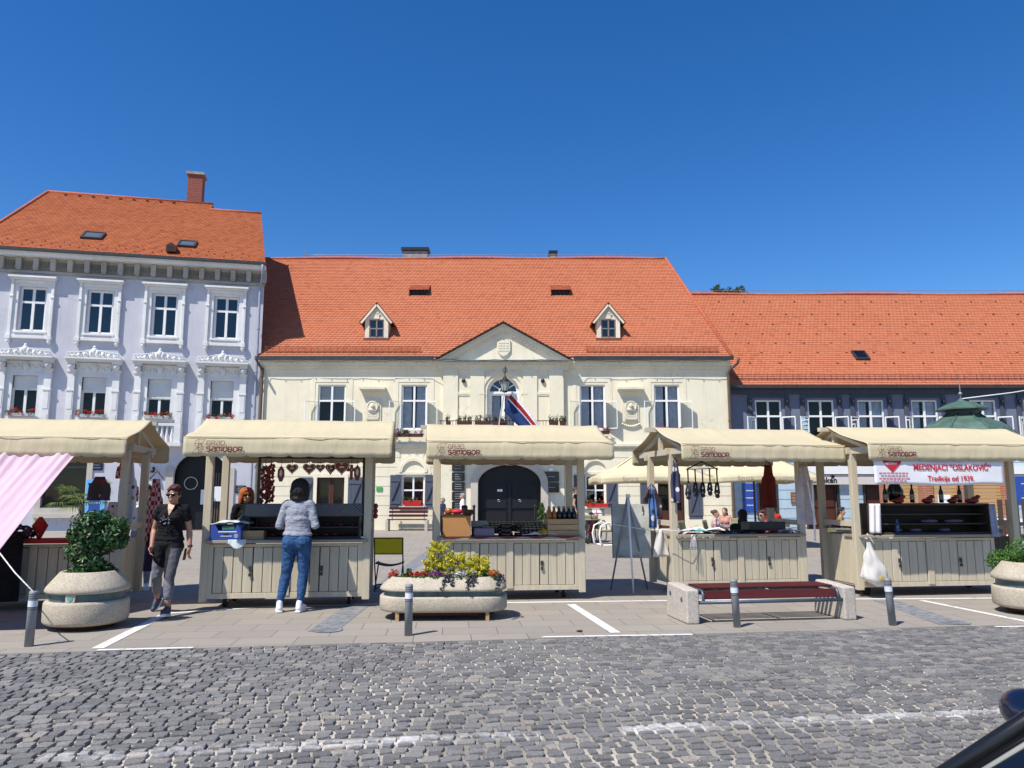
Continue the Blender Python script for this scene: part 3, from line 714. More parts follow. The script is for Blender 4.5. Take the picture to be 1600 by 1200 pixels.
        for k in range(26):   # foliate crest: scrolls and central cartouche
            t = (k - 12.5) / 12.5; hh = .08 + .26 * (1 - abs(t)) ** 1.6; b.ell((x + t * .95, -.3 + .06 * math.sin(k * 2.1), 7.09 + hh * .55), (.075, .07, hh * .55), 7, 5)
            if k % 2 == 0: b.tube([(x + t * .92 + .1 * math.cos(a), -.36, 7.16 + hh * .5 + .085 * math.sin(a)) for a in [q * .7 for q in range(8)]], .025, 5)
        b.ell((x, -.34, 7.34), (.12, .09, .16), 9, 7); b.ell((x, -.34, 7.50), (.06, .06, .08), 8, 6)
        b.build('window_surround', M['stucco'], w)
        flower_box(x - .5, x + .5, -.2, 4.6, LF, 'red', ['red geraniums in a grey sill box at the leftmost shuttered window of the lilac house', 'red geraniums on the sill of the second shuttered lilac house window from the left', 'dense red geraniums above the little balustrade of the lilac house', 'red geraniums at the lilac house window nearest the cream town hall'][i], 420 + 120 * (i == 2), random.Random(40 + i), 'greenbox', group='red geranium boxes of the lilac house')
    # balustrade under the third window, on a console slab
    x = sp[2]; b = MB(); b.box(x - 1.05, x + 1.05, -.55, 0, 3.47, 3.62); b.box(x - 1.0, x + 1.0, -.48, -.3, 4.30, 4.42)
    for s in (-1, 1):
        b.box(x + s * .88 - .13, x + s * .88 + .13, -.5, -.02, 3.62, 4.30)
    b.build('balcony', M['stucco'], T); b = MB()
    for k in range(8): b.lathe([(.07, 0), (.05, .06), (.085, .22), (.04, .45), (.045, .55), (.07, .68)], 10, (x - .66 + k * .19, -.39, 3.62))
    b.build('balustrade', M['stucco'], T)
    b = MB()
    for (q0, q1) in ((XL, -10.9), (-9.5, sp[1] - 1.3), (sp[1] + .2, sp[2] - 1.32), (sp[2] + 1.32, 0.0)): b.box(q0, q1, -.08, 0, 3.2, 3.38)
    b.build('belt_course', M['stucco'], T)
    # ground floor joinery
    a, c = shop[0], shop[1]; w = window_unit(T, a, c, .95, 3.05, .12, 'gutter', .78, False, .06, name='shop_window', glass='glass2')
    b = MB(); b.box(a - .22, a, -.05, .1, .0, 3.3); b.box(c, c + .22, -.05, .1, .0, 3.3); b.box(a - .2, c + .2, -.2, .1, .55, .72); b.box(a, c, -.08, .1, .7201, .949); b.build('window_surround', M['stone'], w)
    a, c = passage[0], passage[1]; b = MB(); b.box(a, c, .5, .56, 0, 3.1); d = b.build('passage_door', M['portal'], T)
    for q0, q1 in ((a - .3, a), (c, c + .3)): b = MB(); b.box(q0, q1, -.06, .12, 0, 2.6); b.build('door_jamb', M['stone'], d)
    b = MB()
    for k in range(6): b.box(c - .62 + k * .1, c - .57 + k * .1, .44, .5, .1, 2.4)
    b.build('door_grille', M['brownpipe'], d)
    b = MB(); b.tube([(a + .62 + .26 * math.cos(q * .349), .40, 1.95 + .26 * math.sin(q * .349)) for q in range(18)], .022, 6, True); b.build('ring_emblem', M['stone'], d)
    downpipe(T, LF.x(402, 560), -.16, .2, 10.6, .055, 'pipe')
    b = MB(); b.tube([(LF.x(402, 560), -.16, 10.5), (LF.x(402, 560) + .04, -.2, 10.75), (LF.x(402, 560) + .1, -.5, 11.1), (LF.x(402, 560) + .1, -.6, 11.4)], .05, 8); b.build('downpipe_neck', M['pipe'], T)
    return T
M['skyglass'] = simple('skylight_glass', (.10, .125, .15), .08, .1, 2)
lilac_house()
# things fixed to the lilac house
def sign_board(name, label, cat, loc, rz, w, h, mat, d=.03, group=None, lines=0, ink='silver', frame=None):
    t = thing(name, label, cat, loc, rz, group); b = MB(); b.box(-w/2, w/2, 0, d, 0, h); b.build('panel', M[mat], t, .004, 1)
    if lines:
        b = MB(); r = random.Random(int(w * 1000 + h * 77))
        for k in range(lines):
            z = h * (1 - (k + 1) / (lines + 1)); ww = w * r.uniform(.45, .8); x = -ww / 2
            while x < ww / 2: q = min(r.uniform(.03, .09) * w * 2, ww / 2 - x); b.box(x, x + q * .8, -.003, -.001, z - h * .018, z + h * .018); x += q
        b.build('lettering', M[ink], t)
    return t
p = LF.p(148, 795); t = sign_board('info_totem', 'light blue info panel with dark blue squares on the lilac house beside the shop window', 'info panel', LF.world(p[0], -.06, .35), LF.a, .75, 1.75, 'ltblue')
b = MB()
for k in range(3): b.box(-.22, .2, -.004, -.001, .12 + k * .36, .40 + k * .36)
b.build('display_square', M['sign_blue'], t)
b = MB(); b.box(-.3, -.06, -.004, -.001, 1.52, 1.6); b.box(.02, .22, -.004, -.001, 1.5, 1.62); b.build('heading', M['sign_blue'], t)
p = LF.p(151, 729); sign_board('wall_plaque', 'dark blue plaque on the lilac wall above the light blue info panel', 'plaque', LF.world(p[0], -.04, p[1] - .16), LF.a, .48, .33, 'navy', .03, None, 2)
p = LF.p(240, 733); t = thing('wall_lamp', 'small dark wall lamp on the lilac wall left of the dark passage', 'wall lamp', LF.world(p[0], 0, p[1]), LF.a)
b = MB(); b.box(-.05, .05, -.03, 0, -.08, .08); b.tube([(0, -.03, 0), (0, -.15, .06), (0, -.2, .02)], .018); b.build('bracket', M['ironblack'], t)
b = MB(); b.lathe([(.05, .02), (.09, -.14), (.08, -.15), (0, -.12)], 10, (0, -.2, 0)); b.build('shade', M['ironblack'], t)
p = LF.p(376, 766); sign_board('wall_plaque', 'black ribbed plaque on the lilac wall behind the ginger seller', 'plaque', LF.world(p[0], -.04, p[1] - .12), LF.a, .42, .32, 'plaque', .03, None, 4)
for u, v, lb in ((322, 777, 'white paper notice on the dark passage door, left of the stall post'), (343, 772, 'white paper notice on the dark passage door, right of the stall post')):
    p = LF.p(u, v, .4); b = MB(); b.box(-.22, .22, 0, .006, 0, .62); o = b.build('paper_notice', M['paper'], loc=LF.world(p[0], .39, p[1] - .3), rz=LF.a); tag(o, lb, 'notice')
# ================================================================= CREAM TOWN HALL (middle)
TF = Fac((0.0, 33.0), 0.0)
def town_hall():
    T = thing('town_hall', 'cream town hall with pediment, arched portal and orange hipped roof', 'town hall', (0, 33, 0), 0)
    X0, X1 = -10.95, TF.x(1140, 620); ZW = 7.0
    w1 = [(-8.40, -7.20), (-4.79, -3.68), (2.93, 4.03), (6.15, 7.25)]
    zt, zb = TF.z(640, 601), 4.25
    holes = [(a, c, zb, zt) for a, c in w1]
    cx = -.385; RX0, RX1 = TF.x(693, 600), TF.x(880, 600)      # projecting centre bay
    g1 = (TF.x(628, 770), TF.x(663, 770), TF.z(645, 791), TF.z(645, 743))
    door1 = (TF.x(495, 770), TF.x(538, 770), .05, TF.z(515, 746)); g2 = (TF.x(915, 770), TF.x(946, 770), TF.z(930, 791), TF.z(930, 743)); door2 = (TF.x(1028, 780), TF.x(1069, 780), .05, TF.z(1045, 745))
    holes += [g1, door1, g2, door2]
    b = MB()
    wall_holes(b, X0, RX0, 0, ZW, [h for h in holes if h[1] < RX0], 0, .22); wall_holes(b, RX1, X1, 0, ZW, [h for h in holes if h[0] > RX1], 0, .22)
    aw = (cx - .70, cx + .70, 4.3, TF.z(785, 588), .70); pr = (TF.x(747, 760), TF.x(845, 760), 0, TF.z(797, 726), .8)
    wall_holes(b, RX0, RX1, 0, ZW, [aw, pr], -.14, .36)
    b.quad((RX0, 0, 0), (RX0, -.14, 0), (RX0, -.14, ZW), (RX0, 0, ZW)); b.quad((RX1, -.14, 0), (RX1, 0, 0), (RX1, 0, ZW), (RX1, -.14, ZW))
    b.quad((X0, 12, 0), (X0, 0, 0), (X0, 0, ZW), (X0, 12, ZW)); b.quad((X1, 0, 0), (X1, 12, 0), (X1, 12, ZW), (X1, 0, ZW)); b.quad((X1, 12, 0), (X0, 12, 0), (X0, 12, ZW), (X1, 12, ZW))
    b.build('wall', M['cream'], T)
    # rusticated ground floor: courses standing proud, broken at the openings
    b = MB(); blocks = [(h[0] - .03, h[1] + .03, h[2], h[3]) for h in (g1, door1, g2, door2)] + [(RX0 - .02, RX1 + .02, 0, 9)]
    for h in (g1, g2): blocks.append((h[0] - .12, h[1] + .12, h[3], h[3] + .95)); 
    zs = [.62 + .405 * k for k in range(7)]
    for z in zs:
        z1 = min(z + .38, 3.40); segs = [(X0, X1)]
        for bx in blocks:
            if bx[2] < z1 - .02 and bx[3] > z + .02:
                segs = [q for s in segs for q in ((s[0], min(s[1], bx[0])), (max(s[0], bx[1]), s[1])) if q[1] - q[0] > .05]
        for s in segs: b.box(s[0], s[1], -.03, -.001, z, z1)
    segs = [(X0, X1)]
    for bx in [q for q in blocks if q[2] < .3]: segs = [q for s in segs for q in ((s[0], min(s[1], bx[0])), (max(s[0], bx[1]), s[1])) if q[1] - q[0] > .05]
    for s in segs: b.box(s[0], s[1], -.07, -.001, 0, .58)
    b.build('rustication', M['cream'], T)
    b = MB()
    for q0, q1 in ((X0, RX0 - .002), (RX1 + .002, X1 + .03)): b.box(q0, q1, -.10, -.0011, 3.44, 3.52); b.box(q0, q1, -.14, -.0011, 3.5201, 3.62)
    # eaves cornice in three steps
    for q0, q1 in ((X0, RX0 - .25), (RX1 + .25, X1 + .04)):
        b.box(q0, q1, -.08, 0, 6.84, 6.98); b.box(q0, q1, -.16, 0, 6.9801, 7.12); b.box(q0, q1, -.21, 0, 7.1201, 7.34)
    b.box(RX0 - .25, RX1 + .25, -.2, -.001, 6.80, 7.0); b.box(RX0 - .28, RX1 + .28, -.26, -.001, 7.0001, 7.16)
    b.build('cornice', M['creamtrim'], T)
    # pilasters and panels of the centre bay
    b = MB(); px = [TF.x(u, 600) for u in (693, 716, 735, 757, 817, 839, 858, 880)]
    for i in (0, 2, 4, 6): b.box(px[i], px[i+1], -.20, -.1401, 3.7, 6.8)
    for i in (1, 5): b.box(px[i], px[i+1], -.185, -.1401, TF.z(727, 617), TF.z(727, 613)); b.box(px[i], px[i+1], -.17, -.1401, TF.z(727, 617.5) - .04, TF.z(727, 617))
    r = .86; n = 20; zc = aw[3] - .70
    arc = lambda R_: [(cx - R_ * math.cos(math.pi * k / n), zc + R_ * math.sin(math.pi * k / n)) for k in range(n + 1)]
    o_, i_ = arc(1.0), arc(.84)
    for k in range(n): b.ext([i_[k], i_[k+1], o_[k+1], o_[k]][::-1], -.185, -.1402)
    for s in (-1, 1): b.box(cx + s * .92 - .08, cx + s * .92 + .08, -.19, -.1402, 4.2, zc - .12); b.box(cx + s * .92 - .12, cx + s * .92 + .12, -.21, -.1402, zc - .12, zc - .002)
    b.build('pilaster', M['cream'], T)
    b = MB()
    for i in (1, 5): b.ell(((px[i] + px[i+1]) / 2 - .02, -.19, TF.z(725, 596)), (.09, .08, .10), 10, 7)
    b.build('floodlight', M['ironblack'], T)
    # pediment
    zbse, apex = 7.16, TF.z(786, 506, -.4); hx = (RX1 - RX0) / 2 + .34; mx = (RX0 + RX1) / 2; b = MB()
    b.ext([(mx - hx + .2, zbse), (mx + hx - .2, zbse), (mx, apex - .18)], -.16, .3); pd = b.build('pediment', M['cream'], T)
    b = MB()
    sl = Vector((hx, apex - zbse)); L = sl.length; sl.normalize(); nn = Vector((-sl.y, sl.x))
    for s in (-1, 1):
        for (d0, d1, y0) in ((-.30, -.20, -.24), (-.20, -.08, -.30), (-.08, .02, -.38)):
            A = Vector((hx, 0)); pts = [(mx + s * (-hx) , zbse)]
            e0, e1 = nn * d0, nn * d1
            P = [Vector((-hx, 0)) + e0 * 1, Vector((-hx, 0)) + e1, Vector((0, apex - zbse + d1 / sl.x)), Vector((0, apex - zbse + d0 / sl.x))]
            P[0] = Vector((-hx - nn.x * 0 + (-d0) / sl.y * 0, 0)) + Vector((-d0 / sl.y if d0 < 0 else 0, 0)); P[1] = Vector((-hx - d1 / sl.y if d1 < 0 else -hx - d1 / sl.y, 0))
            q = [(mx + s * p.x, zbse + p.y + .001) for p in (P[0], P[3], P[2], P[1])]
            b.ext(q if s > 0 else q[::-1], y0, .25)
        for k in range(16):
            p = Vector((-hx, 0)) + sl * (.5 + k * (L - .8) / 15) + nn * -.17; b.obox((mx + s * p.x, -.22, zbse + p.y - .06), (.09, .12, .07), Matrix.Rotation(-s * math.atan2(sl.y, sl.x), 3, 'Y'))
    b.build('raking_cornice', M['creamtrim'], pd)
    b = MB(); b.box(mx - hx - .08, mx + hx + .08, -.50, -.002, zbse + .002, zbse + .05); b.build('flashing', M['zinc'], pd)
    b = MB()   # roofs of the pediment running back into the main slope
    for s in (-1, 1):
        p0, p1 = (mx + s * (hx + .05), zbse + .03), (mx, apex + .06); b.quad((p0[0], -.48, p0[1]), (p1[0], -.48, p1[1]), (p1[0], 2.2, p1[1]), (p0[0], .0, p0[1]))
        for k in range(26): q = Vector(p0).lerp(Vector(p1), (k + .5) / 26); b.obox((q.x, -.38, q.y + .015 + .008 * (k % 2)), (.16, .26, .045), Matrix.Rotation(s * math.atan2(sl.y, sl.x) , 3, 'Y'))
    b.build('pediment_roof', M['brownwood'], pd)
    b = MB(); sx, sz = TF.p(787, 543, -.16); b.ext([(sx - .29, sz + .33), (sx - .29, sz - .15), (sx - .16, sz - .33), (sx, sz - .40), (sx + .16, sz - .33), (sx + .29, sz - .15), (sx + .29, sz + .33), (sx + .1, sz + .36), (sx, sz + .30), (sx - .1, sz + .36)][::-1], -.24, -.1601)
    for k in range(4):
        for j in range(3): b.box(sx - .22 + j * .15, sx - .1 + j * .15, -.255, -.2401, sz - .17 + k * .11, sz - .10 + k * .11)
    b.build('coat_of_arms', M['creamtrim'], pd, .012)
    # main roof
    yr = 6.3; zE = 7.38; EV = .22; E0 = Vector((X0 - .05, -EV, zE)); E1 = Vector((TF.x(1147, 553, -.6), -EV, zE)); zr = TF.z(720, 405, yr) ; L = E1.x - E0.x
    up = (0, yr + EV, zr - zE); xr = TF.x(1040, 412, yr) - E0.x
    fl = lambda t: -2.45 * t; fr = lambda t: L + (xr - L) * t
    # leave out tiles where the pediment roof and dormers stand
    inped = lambda x, t: abs(E0.x + x - mx) < hx * (1 - (zE + up[2] * t - zbse) / (apex - zbse)) + .1 and t < .33
    b = roof_tiles(E0, E1, up, 58, fl, fr, .19, 8, skip=inped); rf = b.build('roof', M['tile'], T)
    P = lambda x, t, h=-.012: (E0.x + x, E0.y + up[1] * t, E0.z + up[2] * t + h)
    b = MB(); pa, pb = mx - hx - E0.x, mx + hx - E0.x; tp = .34; b.quad(P(0, 0), P(pa, 0), P(pa, tp), P(-2.45 * tp, tp)); b.quad(P(pb, 0), P(L, 0), P(L + (xr - L) * tp, tp), P(pb, tp)); b.quad(P(-2.45 * tp, tp), P(L + (xr - L) * tp, tp), P(xr, 1), P(-2.45, 1)); b.quad(P(pa, .08), P(pa + (pb - pa) / 2, tp), P(pa, tp)); b.quad(P(pb, .08), P(pb, tp), P(pa + (pb - pa) / 2, tp)); b.quad(P(L, 0), (E1.x, 13.2, zE), P(xr, 1)); b.quad(P(-2.45, 1), P(xr, 1), (E1.x, 13.2, zE), (E0.x - 2.45, 13.2, zE)); b.build('roof_deck', M['ridge'], rf)
    b = roof_tiles((E1.x, -EV, zE), (E1.x, 13.2, zE), (xr - L, 0, zr - zE), 40, lambda t: 6.64 * t, lambda t: 13.54 - 6.9 * t, .22, 4); b.build('hip_slope', M['tile'], rf)
    b = MB(); b.tube([P(x, 1, .05 + .025 * math.sin(x * .9)) for x in [-2.4 + k * (xr + 2.4) / 30 for k in range(31)]], .085, 8); b.tube([P(L, 0, .04), P(xr, 1, .05)], .075, 8); b.build('ridge_tiles', M['ridge'], rf)
    b = MB(); pts = []
    for k in range(26):
        x = k * xr / 25; q = P(x, 1, .12); b.cyl(q, (q[0], q[1], q[2] + .12), .012, n=5); pts.append((q[0], q[1], q[2] + .12))
    b.tube(pts, .012, 5); q = P(TF.x(476, 398, yr) - E0.x, 1, .1); b.cyl(q, (q[0], q[1], q[2] + .55), .016, n=5); b.build('lightning_wire', M['zinc'], rf)
    b = MB()   # snow guard
    for h in (.14, .26, .38): b.tube([P(.2, .025, h * .8), P(RX0 - E0.x - 1.0, .025, h * .8)], .012, 4); b.tube([P(RX1 - E0.x + 1.0, .025, h * .8), P(L - .5, .025, h * .8)], .012, 4)
    x = .3
    while x < L - .4:
        if not (RX0 - E0.x - 1.0 < x < RX1 - E0.x + 1.0): b.bar(P(x, .025, .0), P(x, .025, .32), .015, .015)
        x += .28
    b.build('snow_guard', M['ridgedark'], rf)
    b = MB()
    for q0, q1 in ((E0.x - .1, mx - hx - .1), (mx + hx + .1, E1.x + .05)): b.box(q0, q1, -.36, -.23, zE - .13, zE + .02)
    b.build('gutter', M['gutter'], T)
    # dormers
    def roof_at(u, v):
        lo, hi = 0.0, 7.0
        for _ in range(40):
            m = (lo + hi) / 2; x, z = TF.p(u, v, m - EV)
            if z > zE + m * up[2] / up[1]: lo = m
            else: hi = m
        return x, lo - EV, zE + lo * up[2] / up[1]
    k = up[2] / up[1]
    for u in (588, 951):
        x, y, z = roof_at(u, 531); D = thing('d', None, None); bpy.data.objects.remove(D)
        b = MB(); h = .98; dk = h / k; w = .52
        front = [(-w, 0), (w, 0), (w, h), (0, h + .62), (-w, h)]; b.M = Matrix.Translation((x, y, z))
        b.quad((-w, 0, 0), (-.33, 0, 0), (-.33, 0, h + .0), (-w, 0, h)); b.quad((.33, 0, 0), (w, 0, 0), (w, 0, h), (.33, 0, h)); b.quad((-.33, 0, .93), (.33, 0, .93), (.33, 0, h), (-.33, 0, h)); b.quad((-w, 0, h), (w, 0, h), (0, 0, h + .62)); b.quad((-.33, 0, 0), (.33, 0, 0), (.33, 0, .1), (-.33, 0, .1))
        b.quad((-w, 0, 0), (-w, 0, h), (-w, dk, h)); b.quad((w, 0, 0), (w, dk, h), (w, 0, h))
        b.box(-.16, .16, -.05, -.002, h + .16, h + .2); b.box(-.11, .11, -.04, -.002, h - .02, h + .159); b.ell((0, -.03, h + .26), (.12, .03, .05), 8, 6)
        d = b.build('dormer', M['creamtrim'], rf)
        ww = window_unit(d, x - .33, x + .33, z + .1, z + .93, y + .02, 'brownframe', .5, True, .05)
        b = MB(); b.M = Matrix.Translation((x, y, z)); b.box(-w - .05, w + .05, -.06, .02, -.12, .08)
        for s in (-1, 1):
            p0, p1 = Vector((s * (w + .22), -.14, h - .24)), Vector((0, -.14, h + .68)); q0, q1 = p0 + Vector((0, .9, 0)), p1 + Vector((0, (h + .68) / k + .2, 0)); q0 = p0 + Vector((0, (h - .2) / k + .2, 0))
            nrm = Vector((s * .7, 0, .7)) * .05
            b.add([p0, p1, q1, q0, p0 + nrm, p1 + Vector((0, 0, .06)), q1 + Vector((0, 0, .06)), q0 + nrm], [(0,1,2,3), (7,6,5,4), (0,4,5,1), (3,2,6,7), (0,3,7,4)])
        b.build('dormer_roof', M['ridgedark'], d)
        b = MB(); b.M = Matrix.Translation((x, y, z))
        for s in (-1, 1): b.bar((s * (w + .17), -.1, h - .23), (s * .02, -.1, h + .60), .08, .10)
        b.build('barge_board', M['creamtrim'], d)
    for u in (654, 876):
        x, y, z = roof_at(u, 463); b = MB(); b.M = Matrix.Translation((x, y, z)); w = .42; h = .34
        b.box(-w - .06, -w, -.02, h / k, -.02, h * .3); 
        for s in (-1, 1): b.add([(s * w, 0, 0), (s * w, 0, h), (s * w, h * 2.3 / k, h * 2.3), (s * (w + .05), 0, 0), (s * (w + .05), 0, h), (s * (w + .05), h * 2.3 / k, h * 2.3)], [(0,1,2), (5,4,3), (0,3,4,1)])
        d = b.build('vent_dormer', M['brownwood'], rf); b = MB(); b.M = Matrix.Translation((x, y, z)); b.quad((-w, .06, 0), (w, .06, 0), (w, .06, h), (-w, .06, h)); b.build('opening', M['dark'], d)
        b = roof_tiles((x - w - .08, y - .1, z + h - .04), (x + w + .08, y - .1, z + h - .04), (0, h * 2.3 / k + .1, h * 1.45), 6, lambda t: 0, lambda t: 2 * w + .16, .19, 5); b.build('dormer_roof', M['ridge'], d)  # vent roof's shaded look painted in with a darker clay than the main slope
    for u0, u1, v0, v1, cap in ((628, 671, 394, 404, 1), (857, 871, 397, 407, 0)):
        xa, xb = TF.x(u0, v1, yr + .6), TF.x(u1, v1, yr + .6); zc_ = TF.z(u0, v0, yr + .6); b = MB(); b.box(xa + .1, xb - .1, yr + .3, yr + 1.0, zr - .8, zc_ - .02); ch = b.build('chimney', M['greybrick'], rf)
        b = MB(); b.box(xa, xb, yr + .2, yr + 1.1, zc_, zc_ + (.16 if cap else .08)); b.build('chimney_cap', M['ironblack'], ch)
    # first floor windows with opened screens
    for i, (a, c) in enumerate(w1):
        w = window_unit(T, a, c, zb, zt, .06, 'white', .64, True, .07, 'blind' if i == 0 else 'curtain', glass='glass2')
        b = MB()
        for q in ((a - .30, a - .13, zb, zt + .28), (c + .13, c + .30, zb, zt + .28)): b.box(q[0], q[1], -.02, -.001, q[2], q[3])
        b.box(a - .13, c + .13, -.02, -.001, zt + .11, zt + .28); b.build('window_surround', M['cream'], w)
        ztop = zb + (zt - zb) * .64
        for s, hx_ in ((-1, a), (1, c)):
            an = R(152); dx, dy = s * -math.cos(an) * .54, -math.sin(an) * .54; b = MB()
            for z0, z1 in ((zb + .02, zb + .06), (ztop - .07, ztop - .03)): b.bar((hx_, -.02, (z0+z1)/2), (hx_ + dx, dy - .02, (z0+z1)/2), .03, .04)
            for f in (.02, .98): b.bar((hx_ + dx * f, dy * f - .02, zb + .06), (hx_ + dx * f, dy * f - .02, ztop - .07), .035, .035)
            lf = b.build('open_casement', M['white'], w); g = MB(); g.quad((hx_ + dx * .05, dy * .05 - .02, zb + .06), (hx_ + dx * .95, dy * .95 - .02, zb + .06), (hx_ + dx * .95, dy * .95 - .02, ztop - .07), (hx_ + dx * .05, dy * .05 - .02, ztop - .07)); g.build('pane', M['clearglass'], lf)
        if i > 0:
            flower_box(a - .1 - .35 * (i == 1), c + .15 - .25 * (i == 1), -.26, zb - .22 - .12 * (i == 1), TF, 'purple' if i == 1 else 'pink', ['', 'drooping purple flowers in a dark box under the cream window left of the pediment', 'bright pink flowers in a dark box under the cream window right of the pediment', 'pink and magenta flowers under the cream window nearest the blue building'][i], 420, random.Random(60 + i), 'brownwood', group='flower boxes of the town hall')
    # arched balcony window with fan light
    w = window_unit(T, cx - .60, cx + .60, 4.3, zc - .02, .10, 'white', None, True, .12, 'curtain', glass='glass2')
    b = MB()
    for k in range(n):
        A, B = arc(.70), arc(.58); b.ext([B[k], B[k+1], A[k+1], A[k]][::-1], .06, .14)
    b.box(cx - .70, cx + .70, .05, .15, zc - .06, zc + .04)
    for a_ in (36, 72, 108, 144): b.bar((cx + .16 * math.cos(R(a_)), .09, zc + .04 + .16 * math.sin(R(a_))), (cx + .6 * math.cos(R(a_)), .09, zc + .6 * math.sin(R(a_))), .05, .04)
    b.tube([(cx + .17 * math.cos(math.pi * k / 10), .09, zc + .04 + .17 * math.sin(math.pi * k / 10)) for k in range(11)], .028, 6)
    b.box(cx - .70, cx - .60, .06, .16, 4.3, zc - .06); b.box(cx + .60, cx + .70, .06, .16, 4.3, zc - .06)
    b.build('fan_light', M['white'], w)
    b = MB(); A = arc(.66); b.add([(p[0], .12, p[1]) for p in A], [tuple(range(len(A)))]); b.build('pane', M['glass'], w)
    b = MB(); b.add([(p[0], .2, p[1]) for p in arc(.72)], [tuple(range(n + 1))]); b.build('fan_backing', M['dark'], w)
    # balcony
    b = MB(); b.box(RX0 - .1, RX1 + .1, -1.25, -.141, 3.95, 4.15)
    for x in (RX0 + .3, mx - .9, mx + .9, RX1 - .3): b.ext([(x - .14, 3.95), (x - .14, 3.5), (x + .14, 3.5), (x + .14, 3.95)][::-1], -.8, -.141)
    bl = b.build('balcony', M['creamtrim'], T)
    b = MB(); b.box(RX0 - .05, RX1 + .05, -1.2, -1.16, 4.50, 4.53)
    x = RX0
    while x < RX1: b.box(x, x + .02, -1.19, -1.17, 4.15, 4.50); x += .125
    b.build('railing', M['ironblack'], bl)
    # niches with busts
    for u0, u1, vt in ((565, 602, 607), (966, 1003, 607)):
        xa, xb = TF.x(u0, vt), TF.x(u1, vt); z1 = TF.z(u0, vt); b = MB()
        b.box(xa - .05, xb + .05, -.38, 0, z1 - .07, z1 + .03); b.box(xa, xb, -.32, 0, z1 - .13, z1 - .0701); mxn = (xa + xb) / 2
        b.box(mxn - .36, mxn + .36, -.05, 0, z1 - 1.45, z1 - .42); b.box(mxn - .28, mxn + .28, -.09, -.0501, z1 - 1.28, z1 - .5)
        b.cyl((mxn, -.09, z1 - .8), (mxn, -.13, z1 - .8), .22, n=24); b.tube([(mxn + .22 * math.cos(q * .262), -.13, z1 - .8 + .22 * math.sin(q * .262)) for q in range(24)], .03, 6, True)
        b.ell((mxn, -.16, z1 - .77), (.09, .09, .12), 12, 9); b.ell((mxn - .02, -.14, z1 - .93), (.15, .06, .08), 10, 7); b.ell((mxn + .07, -.2, z1 - .78), (.035, .04, .03), 7, 5)
        for k in range(2): b.box(mxn - .2, mxn + .2, -.1, -.0901, z1 - 1.14 - k * .07, z1 - 1.11 - k * .07)
        b.box(mxn - .26, mxn + .26, -.14, -.0502, z1 - 1.36, z1 - 1.30)
        for k in range(9): b.ell((mxn - .36 + .09 * k, -.06, z1 - 1.55 - .1 * math.sin(math.pi * k / 8)), (.06, .05, .055), 7, 5)
        b.build('memorial_relief', M['creamtrim'], T)
    # ground floor: windows, doors, shutters, portal
    def shutters(a, c, z0, z1, w_=.5, y=-.05, lft=True, rgt=True):
        for s, x in ((-1, a), (1, c)):
            if (s < 0 and not lft) or (s > 0 and not rgt): continue
            b = MB(); x0, x1 = (x - w_, x - .03) if s < 0 else (x + .03, x + w_)
            m = 4
            for k in range(m): q = (x1 - x0) / m; b.box(x0 + k * q + .004, x0 + (k + 1) * q - .004, y - .03, y, z0, z1)
            b.box(x0 + .02, x1 - .02, y - .055, y - .0301, z0 + .15, z0 + .27); b.box(x0 + .02, x1 - .02, y - .055, y - .0301, z1 - .27, z1 - .15); b.bar((x0 + .08, y - .043, z0 + .28), (x1 - .08, y - .043, z1 - .28), .09, .024)
            b.build('shutter', M['shutter'], T)
    for h in (g1, g2):
        w = window_unit(T, *h[:4], .06, 'white', .52, True, .06); shutters(h[0], h[1], h[2] - .05, h[3] + .02, .5)
        xm = (h[0] + h[1]) / 2; b = MB(); zc2 = h[3] + .14
        ar = lambda R_: [(xm - R_ * math.cos(math.pi * k / 16), zc2 + R_ * math.sin(math.pi * k / 16)) for k in range(17)]
        A, B, D_ = ar(.74), ar(.60), ar(.48)
        for k in range(16):
            b.ext([B[k], B[k+1], A[k+1], A[k]][::-1], -.045, -.001)
            if k % 2 == 0: b.bar((xm - .76 * math.cos(math.pi * (k + .5) / 16), -.028, zc2 + .76 * math.sin(math.pi * (k + .5) / 16)), (xm - 1.05 * math.cos(math.pi * (k + .5) / 16), -.028, zc2 + 1.05 * math.sin(math.pi * (k + .5) / 16)), .012, .01)
            b.ext([D_[k], D_[k+1], B[k+1], B[k]][::-1], -.09, -.0011)
        b.box(h[0] - .28, h[1] + .28, -.06, -.0012, h[3] + .04, zc2); b.box(h[0] - .1, h[1] + .1, -.12, .1, h[2] - .1, h[2] - .002); b.build('blind_arch', M['creamtrim'], w)
    flower_box(g1[0] + .1, g1[1] - .1, -.02, g1[2] + .0, TF, None, 'bright red window box of green plants on the ground floor sill between blue shutters', 10, random.Random(71), 'redbox', .24, group=None)
    flower_box(g2[0] - .0, g2[1] + .1, -.1, g2[2] - .02, TF, 'red', 'brick red flower box at the ground floor window behind the yellow parasol', 120, random.Random(72), 'redbox', .14)
    for d_, sh in ((door1, True), (door2, True)):
        b = MB(); a, c, z0, z1 = d_[:4]; mid = (a + c) / 2
        for q0, q1 in ((a, mid - .01), (mid + .01, c)):
            b.box(q0, q0 + .09, .1, .16, z0, z1 - .0); b.box(q1 - .09, q1, .1, .16, z0, z1); b.box(q0 + .09, q1 - .09, .1, .16, z0, z0 + .75); b.box(q0 + .09, q1 - .09, .1, .16, z1 - .1, z1)
        dr = b.build('door', M['brownwood'], T); g = MB(); g.quad((a, .14, z0), (c, .14, z0), (c, .14, z1), (a, .14, z1)); g.build('pane', M['glass2'], dr); g = MB(); g.quad((a, .4, z0), (c, .4, z0), (c, .4, z1), (a, .4, z1)); g.build('room', M['dark'], dr)
